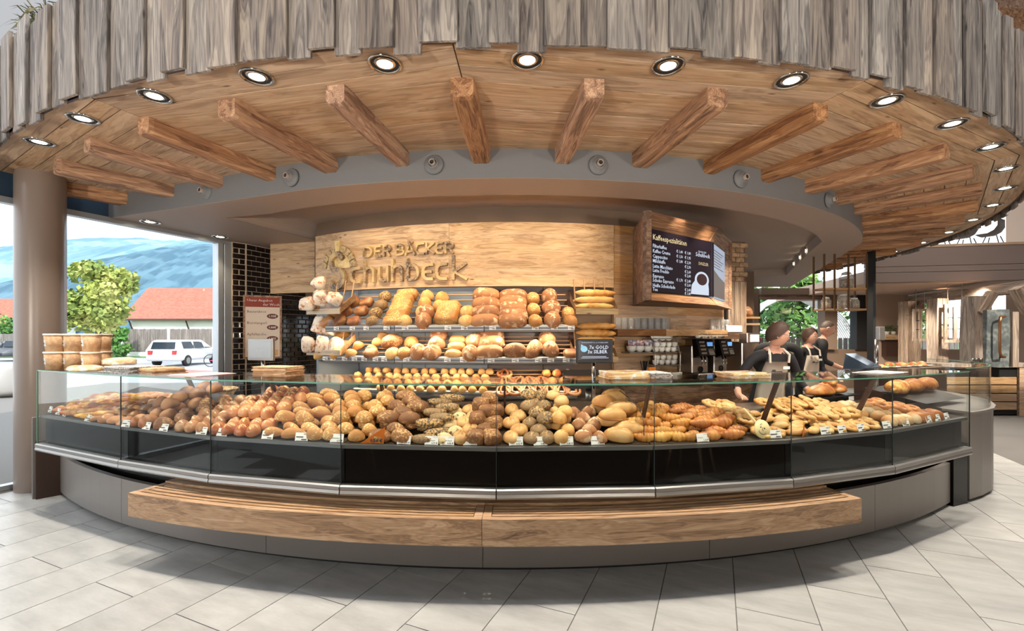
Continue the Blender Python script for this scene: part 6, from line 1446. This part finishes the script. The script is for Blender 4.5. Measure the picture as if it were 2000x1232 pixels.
for k in range(7):
    a = link('steel_jug' if k % 2 else 'cup', cbm if k % 2 else cpm, None, Matrix.Translation((p.x, p.y, ZK+.513)) @ Matrix.Rotation(t, 4, 'Z') @ Vector((-.29+k*.07, .1, 0))); tag(a, ORD[k]+(' steel jug' if k % 2 else ' white cup')+' from the left on the chrome cup warmer', 'jug' if k % 2 else 'cup', 'cups on the warmer')
p, t = onc(1464, 5.36); g = thing('milk_machine', 'steel milk foaming machine with white illuminated panels', 'coffee machine', p, t)
a = bm_new(); bbox(a, .0, .30, .1, .42, .0, .46, .012); part('body', a, M['steel'], g)
a = bm_new(); bbox(a, -.06, .30, .0, .12, .44, .58, .008); part('head', a, M['steel'], g)
M['glow'] = plain('white_panel', srgb(244,240,232), .4, emit=(1, .97, .9, 1), es=.7)
a = bm_new(); box(a, .02, .28, -.004, .0, .46, .56); part('light_panel', a, M['glow'], g)
a = bm_new(); box(a, -.22, .2, .2, .24, .60, .68); part('light_panel', a, M['glow'], g); a = bm_new(); bbox(a, -.23, .22, .205, .3, .575, .69, .005); part('upper_hood', a, M['steel'], g)
a = bm_new(); tube(a, [(.30, .05, .5), (.36, .03, .52), (.38, .02, .48)], .01, 6); part('lever', a, M['redlamp'], g)
p, t = onc(1460, 5.41); a = bm_new(); lathe(a, [(0, 0), (.055, 0), (.058, .01), (.05, .2), (.045, .21), (0, .2)], 18); tag(part('steel_pitcher', a, M['chrome'], None, True, p), 'tall steel pitcher right of the coffee machines', 'pitcher')
# cup rack
p, t = onc(1310, 5.29); g = thing('cup_rack', 'three tier steel rack of white cups left of the coffee machines', 'rack', p, t)
for x in (-.19, .19): a = bm_new(); tube(a, [(x, .06, 0), (x*1.02, .05, .30), (x*.95, .12, .52)], .008, 6); part('upright', a, M['steel'], g)
for z in (.17, .33, .50): a = bm_new(); box(a, -.2, .2, .03, .28, z, z+.01); part('tier', a, M['steel'], g)
mxr = Matrix.Translation(p) @ Matrix.Rotation(t, 4, 'Z')
n_ = 0
for zi, z in enumerate((.181, .341)):
    for lay in range(2):
        for i in range(4):
            o = link('cup', cpm, None, mxr @ Vector((-.14+i*.092+(.02 if lay else 0), .11, z+lay*.06)), (0, 0, t+random.uniform(-2, 2))); tag(o, f'white cup on the {["lower", "upper"][zi]} tier of the cup rack, {["below", "stacked above"][lay]}, {ORD[i]} from left', 'cup', 'cups on the rack')
sc_ = bm_new(); lathe(sc_, [(0, 0), (.04, 0), (.075, .012), (.074, .015), (.04, .005), (0, .004)], 18); scm = mesh_bm('saucer', sc_, M['ceramic'], True)
for i in range(2):
    for k in range(9): tag(link('saucer', scm, None, mxr @ Vector((-.09+i*.17, .0, k*.0095))), f'white saucer, {ORD[k]} from below in the {["left", "right"][i]} stack', 'saucer', 'saucer stacks')
for k in range(3): tag(link('saucer', scm, None, mxr @ Vector((-.15+k*.1, .12, .55)), (R(75), 0, t)), ['left', 'middle', 'right'][k]+' saucer leaning on top of the cup rack', 'saucer', 'saucers on the cup rack')
# shelf with sachet bowls
sv = thing('wall_shelf', 'narrow steel shelf with four bowls of sachets', 'shelf', (CX, CY, 1.36)); arc_part('board', 4.99, 5.2, 1.39, 1.40, onr(1222, 5.1)[2], onr(1294, 5.1)[2], M['steel'], sv, 3)
M['sach'] = speck('coloured_sachets', srgb(226,214,206), srgb(190,90,80), 30, .55, .5, .1, srgb(110,110,150), 22, 0)
for k in range(4):
    X, Y, t = onr(1233+k*16, 5.12); g = thing('sachet_bowl', ORD[k]+' white bowl of sachets from the left under the wood shelf', 'bowl', (X, Y, 1.401), t, 'sachet bowls')
    a = bm_new(); lathe(a, [(0, 0), (.03, 0), (.055, .03), (.062, .075), (.057, .075), (.05, .03), (0, .01)], 16); part('bowl', a, M['ceramic'], g, True)
    a = bm_new(); tube(a, [(.058, 0, .06), (.085, 0, .058), (.08, 0, .03), (.05, 0, .022)], .006, 5); part('handle', a, M['ceramic'], g, True)
    for i in range(5): a = bm_new(); box(a, -.022, .022, -.004, .004, 0, .10); part('sachet', a, M['sach'], g, loc=(-.03+i*.015, -.02+.01*(i % 3), .05), rot=(random.uniform(-.25, .25), random.uniform(-.35, .35), random.uniform(-.6, .6)))
for k in range(4):
    X, Y, t = onr(1226+k*11, 5.3); o = link('drinking_glass', gme, None, (X, Y, ZK)); o.scale = (1, 1, .9); tag(o, ORD[k]+' tumbler from the left on the coffee counter', 'glass', 'tumblers on the coffee counter')
X, Y, t = onr(1273, 5.35); g = thing('paper_packet', 'orange paper packet between tumblers and cup rack', 'packet', (X, Y, ZK), t); a = bm_new(); bbox(a, -.05, .05, -.025, .025, 0, .14, .006); part('bag', a, M['orange'], g); a = bm_new(); box(a, -.045, .045, -.012, .012, .14, .165); part('fold', a, M['orange'], g)
X, Y, t = onr(1259, 5.2); g = thing('straw_holder', 'black drinking straws in a glass holder', 'straws', (X, Y, ZK), t); a = bm_new(); lathe(a, [(0, 0), (.035, 0), (.035, .1), (.032, .1), (.032, .01), (0, .01)], 12); part('holder', a, M['clear'], g, True)
for i in range(12): a = bm_new(); tube(a, [(.0, 0, .012), (random.uniform(-.05, .05), random.uniform(-.03, .03), .23)], .004, 5); part('straw', a, M['blackmat'], g)
# ================================================================== behind the panes: tray of stuffed bread, braids, wicker basket
M['wicker'] = speck('wicker', srgb(214,188,148), srgb(176,146,104), 24, .5, .8, .05)
p = at(412, 770, 4.6); g = thing('wicker_basket', 'empty pale wicker basket behind the pretzel rolls', 'basket', (p.x, p.y, .966), R(-26))
a = bm_new(); lathe(a, [(0, 0), (.17, 0), (.23, .1), (.225, .1), (.165, .01), (0, .01)], 24); part('bowl', a, M['wicker'], g, True); a = bm_new(); tube(a, [(.23*cos(2*pi*i/24), .23*sin(2*pi*i/24), .1) for i in range(25)], .01, 6); part('rim', a, M['wicker'], g, True)
X, Y, t = onr(1618, 6.86); g = thing('serving_tray', 'black tray of dark stuffed breads behind the pastries', 'tray', (X, Y, .966), t); a = bm_new(); bbox(a, -.33, .33, -.12, .14, 0.05, .065, .005); part('plate', a, M['black'], g); a = bm_new(); box(a, -.25, .25, -.05, .08, 0, .05); part('foot', a, M['blackmat'], g)
for k, (x, y, z, s) in enumerate(((-.17, -.02, 0, 1.3), (.0, .03, 0, 1.2), (.18, .0, 0, 1.0), (.08, .03, .085, .95))):
    me = ball('stuffed_bread', .27, .12, .09, M['croib'] if k < 3 else M['ham'], cuts='slash', nu=22, groove=.14, lump=.06, seed=k); q = Matrix.Translation((X, Y, 1.034)) @ Matrix.Rotation(t, 4, 'Z') @ Vector((x, y, z)); tag(link('stuffed_bread', me, None, q, (0, 0, t+.2*k), (s, s, s)), ['leftmost', 'middle', 'rightmost', 'uppermost'][k]+' stuffed bread on the black tray', 'bread', 'stuffed breads')
p0_, p1_ = Vector((3.15, 4.35, 0)), Vector((4.35, 5.0, 0)); t = atan2(.65, 1.2); g = thing('steel_tray', 'raised steel tray carrying braided loaves at the right end', 'tray', (4.42, 4.93, .90), t)
a = bm_new(); vs = [a.verts.new(q) for q in ((-.42, -.16, .02), (.55, -.16, .02), (.6, .34, .14), (-.5, .34, .14))]; a.faces.new(vs); bmesh.ops.solidify(a, geom=a.faces[:], thickness=.012); part('sheet', a, M['steel'], g)
a = bm_new(); box(a, -.2, .5, .1, .3, -.03, .06); part('support', a, M['brown'], g)
for k in range(3):
    me = braid('braided_loaf', .36, .15, .12, M['ham'] if k == 0 else M['croib']); q = Matrix.Translation((4.42, 4.93, .90)) @ Matrix.Rotation(t, 4, 'Z') @ Vector((-.32+k*.34, .13, .105)); tag(link('braided_loaf', me, None, q, (R(12), 0, t+.1), (1.15, 1.15, 1.15)), ['left', 'middle', 'right'][k]+' braided loaf on the steel tray at the right end', 'bread loaf', 'braided loaves')
# round bread on the little wall shelf right of the pier
g = thing('wall_shelf', 'small wood shelf with a round loaf right of the stone pier', 'shelf', (ux(1461, 8.4), 8.4, zv(622, 8.4))); 
for z in (-.12, 0): a = bm_new(); box(a, -.05, .22, 0, .25, z, z+.035); part('board', a, M['wallwood'], g)
a = bm_new(); box(a, -.06, .24, .25, .3, -1.2, .9); part('back_panel', a, M['wallpaint'], g)
me = ball('bread_loaf', .2, .2, .2, M['rye'], seed=8); tag(link('bread_loaf', me, None, (ux(1466, 8.4), 8.52, zv(622, 8.4)+.036)), 'round loaf on the small shelf right of the stone pier', 'bread loaf')

X, Y, t = onr(1243, 7.5); g = thing('divider', 'clear divider plate with a dark edge between long rolls and croissants', 'divider', (X, Y, tray_z(t, 7.62)), t)
q = [(0, -.13, .0), (0, -.13, .13), (0, -.06, .22), (0, .38, .30), (0, .38, .12)]
a = bm_new(); f = [a.verts.new(v) for v in q]; a.faces.new(f); bmesh.ops.solidify(a, geom=a.faces[:], thickness=.004); part('plate', a, M['glass'], g)
a = bm_new(); tube(a, q[:4], .003, 5); part('edge', a, M['ink'], g)

for k, (x, y, rz) in enumerate(((1.9, .8, .4), (2.9, 1.0, -.5), (-2.3, .6, .9), (-3.2, .2, 2.0))):
    g = thing('cafe_chair', ORD[k]+' seating area chair with slanted wooden legs behind the viewer', 'chair', (x, y, 0), rz, 'chairs of the seating area')
    a = bm_new(); bbox(a, -.2, .2, -.2, .2, .43, .46, .012); part('seat', a, M['blackmat'], g); a = bm_new(); bbox(a, -.2, .2, .19, .22, .46, .8, .012); part('backrest', a, M['blackmat'], g)
    for sx in (-1, 1):
        for sy in (-1, 1): a = bm_new(); tube(a, [(sx*.14, sy*.14, .43), (sx*.21, sy*.21, 0)], [.018, .012], 8); part('leg', a, M['wallwood'], g, True)

kc = thing('kitchen_counter', 'dark kitchen counter with plated food behind the staff', 'counter', (5.4, 6.62, 0), R(24))
a = bm_new(); box(a, 0, 1.6, 0, .45, 0, 1.08); part('carcass', a, M['brown'], kc); a = bm_new(); bbox(a, -.03, 1.63, -.03, .48, 1.08, 1.12, .006); part('top', a, M['worktop'], kc)
pb2 = bm_new(); lathe(pb2, [(0, 0), (.07, 0), (.13, .018), (.128, .022), (.07, .006), (0, .005)], 20); plm = mesh_bm('plate', pb2, M['ceramic'], True)
M['salad'] = speck('salad', srgb(96,140,56), srgb(168,180,90), 30, .5, .6, .1, srgb(190,80,50), 16, .4)
for k in range(5):
    q = Matrix.Translation((5.4, 6.62, 1.121)) @ Matrix.Rotation(R(24), 4, 'Z') @ Vector((.18+k*.3, .22, 0)); g = thing('plate', ORD[k]+' plate of food from the left on the kitchen counter', 'plate', q, 0, 'plates on the kitchen counter')
    link('dish', plm, g); me = ball('food', .15, .15, .07, M['salad'] if k % 2 else M['ham'], lump=.12, seed=k); link('food', me, g, (0, 0, .006))
sv2 = thing('wall_shelf', 'light wood shelf on the pale wall under the mezzanine', 'shelf', (11.35, 14.0, 1.5)); a = bm_new(); bbox(a, 0, .85, 0, .28, 0, .16, .01); part('board', a, M['signwood'], sv2); a = bm_new(); box(a, .1, .75, .1, .28, -.5, 0); part('bracket', a, M['brown'], sv2)
a = bm_new(); lathe(a, [(0, 0), (.06, 0), (.06, .45), (.02, .46), (0, .45)], 14); tag(part('pillar_candle', a, M['ceramic'], None, True, (11.9, 14.14, 1.661)), 'tall white candle on the light wood shelf under the mezzanine', 'candle')
for k in range(2):
    g = thing('potted_plant', ['left', 'right'][k]+' small green plant on the light wood shelf', 'plant', (11.5+k*.2, 14.14, 1.661), 0, 'plants on the light wood shelf'); a = bm_new(); lathe(a, [(0, 0), (.05, 0), (.07, .1), (.06, .1), (0, .08)], 12); part('pot', a, M['ceramic'], g, True)
    a = bm_new(); rnd = random.Random(k)
    for i in range(60):
        p_ = Vector((rnd.uniform(-.1, .1), rnd.uniform(-.08, .08), rnd.uniform(.1, .28))); u_ = Vector((rnd.gauss(0, 1), rnd.gauss(0, 1), rnd.gauss(0, 1))).normalized()*.035; w_ = u_.orthogonal().normalized()*.018; a.faces.new([a.verts.new(p_+u_), a.verts.new(p_+w_), a.verts.new(p_-u_), a.verts.new(p_-w_)])
    tag(part('leaves', a, M['leafg'], g), kind='stuff')
# ================================================================== people behind the counter
M['skin'] = plain('skin', srgb(216,164,140), .5); M['shirt'] = plain('black_shirt', srgb(34,33,36), .8); M['apron'] = plain('beige_apron', srgb(228,214,198), .8); M['hair'] = plain('brown_hair', srgb(70,46,34), .6); M['hairg'] = plain('grey_hair', srgb(92,78,70), .6); M['trous'] = plain('dark_trousers', srgb(40,40,46), .8); M['lip'] = plain('lips', srgb(176,96,92), .5); M['eye'] = plain('eye_white', srgb(232,226,220), .3); M['iris'] = plain('iris', srgb(60,44,34), .3)
def skinned(edges, joints, rad, mats_by, name):
    """joints {name:(x,y,z)}, rad {name:r}, edges [(a,b)]; skin surface, one material per joint"""
    names = list(joints); idx = {n: i for i, n in enumerate(names)}
    me = bpy.data.meshes.new('sk'); me.from_pydata([joints[n] for n in names], [(idx[a], idx[b]) for a, b in edges], [])
    o = bpy.data.objects.new('sk', me); COL.objects.link(o)
    sm = o.modifiers.new('s', 'SKIN'); sm.use_smooth_shade = True; su = o.modifiers.new('d', 'SUBSURF'); su.levels = 2; su.render_levels = 2
    for i, n in enumerate(names):
        sv_ = me.skin_vertices[0].data[i]; r = rad[n]; sv_.radius = r if isinstance(r, tuple) else (r, r); sv_.use_root = (n == 'pelvis')
    out = bpy.data.meshes.new_from_object(o.evaluated_get(bpy.context.evaluated_depsgraph_get())); bpy.data.objects.remove(o); bpy.data.meshes.remove(me)
    out.name = name; return out
def person(label, loc, rz, h=1.7, lean=0.0, head_yaw=0.0, head_pitch=0.0, hair='short', hairmat='hair', arms='down', glasses=False, apron=True, female=False):
    k = h/1.7; g = thing('person', label, 'person', loc, rz)
    # local: faces -y
    def L(x, y, z):  # lean about the hip
        dz = max(0, z-.95); return (x*k, (y-dz*sin(lean))*k, (z-dz*(1-cos(lean)))*k)
    sw_ = .185 if female else .205
    J = {'pelvis': L(0, 0, .95), 'waist': L(0, .0, 1.08), 'chest': L(0, .0, 1.27), 'neckb': L(0, .01, 1.41), 'neck': L(0, .0, 1.47), 'headc': L(0, -.01, 1.53)}
    Rr = {'pelvis': (.16, .115), 'waist': (.135, .10), 'chest': (.14, .10) if female else (.155, .11), 'neckb': (.075, .06), 'neck': .046, 'headc': .05}
    E_ = [('pelvis', 'waist'), ('waist', 'chest'), ('chest', 'neckb'), ('neckb', 'neck'), ('neck', 'headc')]
    for s, sd in ((-1, 'l'), (1, 'r')):
        J['sh'+sd] = L(s*sw_*.85, .01, 1.385); J['dl'+sd] = L(s*(sw_+.03), .01, 1.34)
        if arms == 'down': el, wr, hd, ft = (s*.27, .03, 1.08), (s*.26, -.14, .93), (s*.25, -.2, .91), (s*.25, -.27, .9)
        elif arms == 'lean': el, wr, hd, ft = (s*.34, -.02, 1.10), (s*.38, -.16, .99), (s*.38, -.22, .98), (s*.38, -.29, .97)
        else: el, wr, hd, ft = (s*.25, -.05, 1.12), (s*.17, -.28, 1.02), (s*.15, -.35, 1.0), (s*.14, -.41, .98)
        for nme, q in (('el', el), ('wr', wr), ('hd', hd)): J[nme+sd] = L(*q)
        Rr['sh'+sd] = .06 if female else .068; Rr['dl'+sd] = .05 if female else .056; Rr['el'+sd] = .04 if female else .045; Rr['wr'+sd] = .03; Rr['hd'+sd] = (.034, .02)
        E_ += [('neckb', 'sh'+sd), ('sh'+sd, 'dl'+sd), ('dl'+sd, 'el'+sd), ('el'+sd, 'wr'+sd), ('wr'+sd, 'hd'+sd)]
        for f in range(5):
            base_ = hd; fx = hd[0]+(f-1.5)*.017 if f < 4 else hd[0]-s*.035; fl = (.05, .056, .052, .042, .03)[f]
            m_ = (fx, hd[1]-.03 if f < 4 else hd[1]-.005, hd[2]-.004); e_ = (fx+(0 if f < 4 else -s*.012), m_[1]-fl*.6, m_[2]-.02)
            J[f'f{f}{sd}'] = L(*m_); J[f'g{f}{sd}'] = L(*e_); Rr[f'f{f}{sd}'] = .0095; Rr[f'g{f}{sd}'] = .008; E_ += [('hd'+sd, f'f{f}{sd}'), (f'f{f}{sd}', f'g{f}{sd}')]
        J['hip'+sd] = L(s*.095, .0, .88); J['kn'+sd] = L(s*.1, -.01, .5); J['an'+sd] = L(s*.1, .02, .09); J['to'+sd] = L(s*.11, -.13, .045)
        Rr['hip'+sd] = .095; Rr['kn'+sd] = .06; Rr['an'+sd] = .045; Rr['to'+sd] = (.04, .035); E_ += [('pelvis', 'hip'+sd), ('hip'+sd, 'kn'+sd), ('kn'+sd, 'an'+sd), ('an'+sd, 'to'+sd)]
    Rr = {n: (tuple(v*k for v in r) if isinstance(r, tuple) else r*k) for n, r in Rr.items()}
    me = skinned(E_, J, Rr, None, 'body')
    for m_ in ('skin', 'shirt', 'trous'): me.materials.append(M[m_])
    skinj = [n for n in J if n[:2] in ('wr', 'hd', 'he') or n[0] in 'fg' or n == 'neck'] ; pts = [(n, Vector(q)) for n, q in J.items()]
    for p in me.polygons:
        n = min(pts, key=lambda q: (q[1]-p.center).length_squared)[0]; p.use_smooth = True
        p.material_index = 0 if n in skinj else 2 if n[:3] in ('hip', 'pel') or n[:2] in ('kn', 'an', 'to') else 1
    # head joined to the body mesh
    bm = bmesh.new(); bm.from_mesh(me); hb_ = bmesh.new(); nu, nv = 20, 16; rows = []
    for j in range(nv+1):
        v = -pi/2+pi*j/nv; row = []
        for i in range(nu):
            a_ = 2*pi*i/nu; x, y, z = cos(v)*sin(a_), -cos(v)*cos(a_), sin(v)
            px, py, pz = x*.075, y*.095, z*.118
            if z < 0: px *= 1-.28*(-z)**1.5; py *= 1-.10*(-z)
            fr = max(0, -y)
            if fr > .0:
                py -= .020*math.exp(-(x/.16)**2-((z+.12)/.13)**2)*fr          # nose
                py -= .007*math.exp(-(x/.3)**2-((z+.72)/.16)**2)*fr          # chin
                py += .007*math.exp(-((abs(x)-.38)/.2)**2-((z-.05)/.12)**2)*fr  # eye sockets
                py -= .004*math.exp(-(x/.3)**2-((z+.42)/.08)**2)*fr          # lips
            row.append(hb_.verts.new((px, py, pz)))
        rows.append(row)
    for p, q in zip(rows, rows[1:]):
        for i in range(nu): hb_.faces.new((p[i], p[(i+1) % nu], q[(i+1) % nu], q[i]))
    bmesh.ops.remove_doubles(hb_, verts=hb_.verts[:], dist=1e-4); bmesh.ops.recalc_face_normals(hb_, faces=hb_.faces[:])
    for s in (-1, 1):  # ears
        lathe(hb_, [(0, -.006), (.018, -.004), (.026, .004), (.02, .01), (0, .004)], 10, Matrix.Translation((s*.074, .008, -.004)) @ Matrix.Rotation(s*pi/2, 4, 'Y') @ Matrix.Scale(1.35, 4, (1, 0, 0)))
    HM = Matrix.Translation(L(0, -.02, 1.60)) @ Matrix.Rotation(head_yaw, 4, 'Z') @ Matrix.Rotation(head_pitch, 4, 'X') @ Matrix.Scale(k*(.95 if female else 1), 4)
    for f in hb_.faces: f.smooth = True; f.material_index = 0
    add_bm(bm, hb_, HM); bm.to_mesh(me); bm.free(); link('body', me, g)
    def hp(name, b_, mat, smooth=True): b_.transform(HM); return part(name, b_, M[mat], g, smooth)
    for s in (-1, 1):
        b_ = bm_new(); bmesh.ops.create_uvsphere(b_, u_segments=10, v_segments=8, radius=.0125, matrix=Matrix.Translation((s*.030, -.078, .006))); hp('eye', b_, 'eye')
        b_ = bm_new(); bmesh.ops.create_uvsphere(b_, u_segments=8, v_segments=6, radius=.0062, matrix=Matrix.Translation((s*.030, -.0885, .006))); hp('iris', b_, 'iris')
        b_ = bm_new(); tube(b_, [(s*.014, -.094, .028), (s*.03, -.095, .033), (s*.046, -.084, .027)], .0028, 5); hp('eyebrow', b_, hairmat)
    b_ = bm_new(); tube(b_, [(-.022, -.088, -.05), (0, -.098, -.048), (.022, -.088, -.05)], [.003, .0055, .003], 6); hp('mouth', b_, 'lip')
    # hair cap
    b_ = bm_new(); rows = []; nu, nv = 22, 10; lo = {'short': -.32, 'bob': -.55, 'cropped': .18}[hair]; th = {'short': 1.17, 'bob': 1.16, 'cropped': 1.03}[hair]; rnd = random.Random(len(label))
    for j in range(nv+1):
        row = []
        for i in range(nu):
            a_ = 2*pi*i/nu; front = max(0, cos(a_)); l_ = lo+(.62-lo)*front**.7*(1.0) if hair != 'cropped' else .18+.5*front
            side = max(0, -cos(a_)); l_ -= .35*side if hair == 'short' else .1*side
            sv = l_+(1-l_)*(j/nv); sv = max(-.95, min(1, sv)); cv = sqrt(max(0, 1-sv*sv)); t_ = th*(1+rnd.uniform(-.05, .05)*(0 if hair == 'cropped' else 1)); 
            row.append(b_.verts.new((cv*sin(a_)*.0765*t_, -cv*cos(a_)*.097*t_+.004, sv*.12*t_+.002)))
        rows.append(row)
    for p, q in zip(rows, rows[1:]):
        for i in range(nu): b_.faces.new((p[i], p[(i+1) % nu], q[(i+1) % nu], q[i]))
    b_.faces.new(rows[-1]); bmesh.ops.remove_doubles(b_, verts=b_.verts[:], dist=1e-4); bmesh.ops.recalc_face_normals(b_, faces=b_.faces[:]); hp('hair', b_, hairmat)
    if glasses:
        b_ = bm_new()
        for s in (-1, 1): tube(b_, [(s*.031+.022*cos(2*pi*i/14), -.1, .004+.014*sin(2*pi*i/14)) for i in range(15)], .0016, 4, False); tube(b_, [(s*.053, -.1, .008), (s*.076, -.02, .012), (s*.078, .02, .008)], .0016, 4)
        tube(b_, [(-.009, -.101, .008), (.009, -.101, .008)], .0016, 4); hp('glasses', b_, 'ink', False)
    if apron:
        def sheet(name, poly, mat, off):
            b2 = bm_new(); rows_ = []
            for z, x0, x1, y in poly:
                rows_.append([b2.verts.new(L(x0+(x1-x0)*i/8, y+.055*((i/4-1)**2)-off, z)) for i in range(9)])
            for p, q in zip(rows_, rows_[1:]):
                for i in range(8): b2.faces.new((p[i], p[i+1], q[i+1], q[i]))
            bmesh.ops.solidify(b2, geom=b2.faces[:], thickness=.004); bmesh.ops.recalc_face_normals(b2, faces=b2.faces[:]); return part(name, b2, M[mat], g, True)
        ap = sheet('apron', [(1.33, -.11, .11, -.122), (1.25, -.135, .135, -.128), (1.15, -.15, .15, -.122), (1.08, -.155, .155, -.118), (.95, -.165, .165, -.132), (.8, -.17, .17, -.135), (.6, -.175, .175, -.13)], 'apron', .006)
        for s in (-1, 1):
            b2 = bm_new(); tube(b2, [L(s*.095, -.118, 1.32), L(s*.10, -.098, 1.40), L(s*.075, -.03, 1.455), L(s*.04, .06, 1.46)], .011, 5); part('strap', b2, M['apron'], ap)
        b2 = bm_new(); box(b2, .03, .10, -.003, 0, -.014, .014); q = part('name_badge', b2, M['white'], ap); q.location = L(0, -.142, 1.27); 
        b2 = bm_new(); box(b2, -.085, .03, -.002, 0, -.004, .004); box(b2, -.075, -.04, -.002, 0, .004, .02); q = part('print', b2, M['ink'], ap); q.location = L(0, -.142, 1.23)
    return g
# saleswoman leaning over the worktop, looking to the right
person('saleswoman with short brown hair, glasses and beige apron leaning over the counter', (2.60, 4.75, 0), R(6), 1.74, lean=R(17), head_yaw=R(62), head_pitch=R(10), hair='short', arms='lean', glasses=True, female=True)
person('man in black with beige apron half hidden behind the saleswoman', (ux(1519, 6.3), 6.3, 0), R(150), 1.78, lean=R(5), head_yaw=R(0), hair='cropped', hairmat='hairg', arms='front')
person('dark haired woman in black with beige apron right behind the saleswoman', (ux(1574, 6.6), 6.6, 0), R(20), 1.70, lean=R(4), head_yaw=R(6), hair='bob', arms='front', female=True)
person('bald man in black polo shirt reaching towards a plate', (ux(1592, 7.6), 7.6, 0), R(62), 1.84, lean=R(12), head_yaw=R(10), head_pitch=R(14), hair='cropped', hairmat='hairg', arms='front', apron=False)
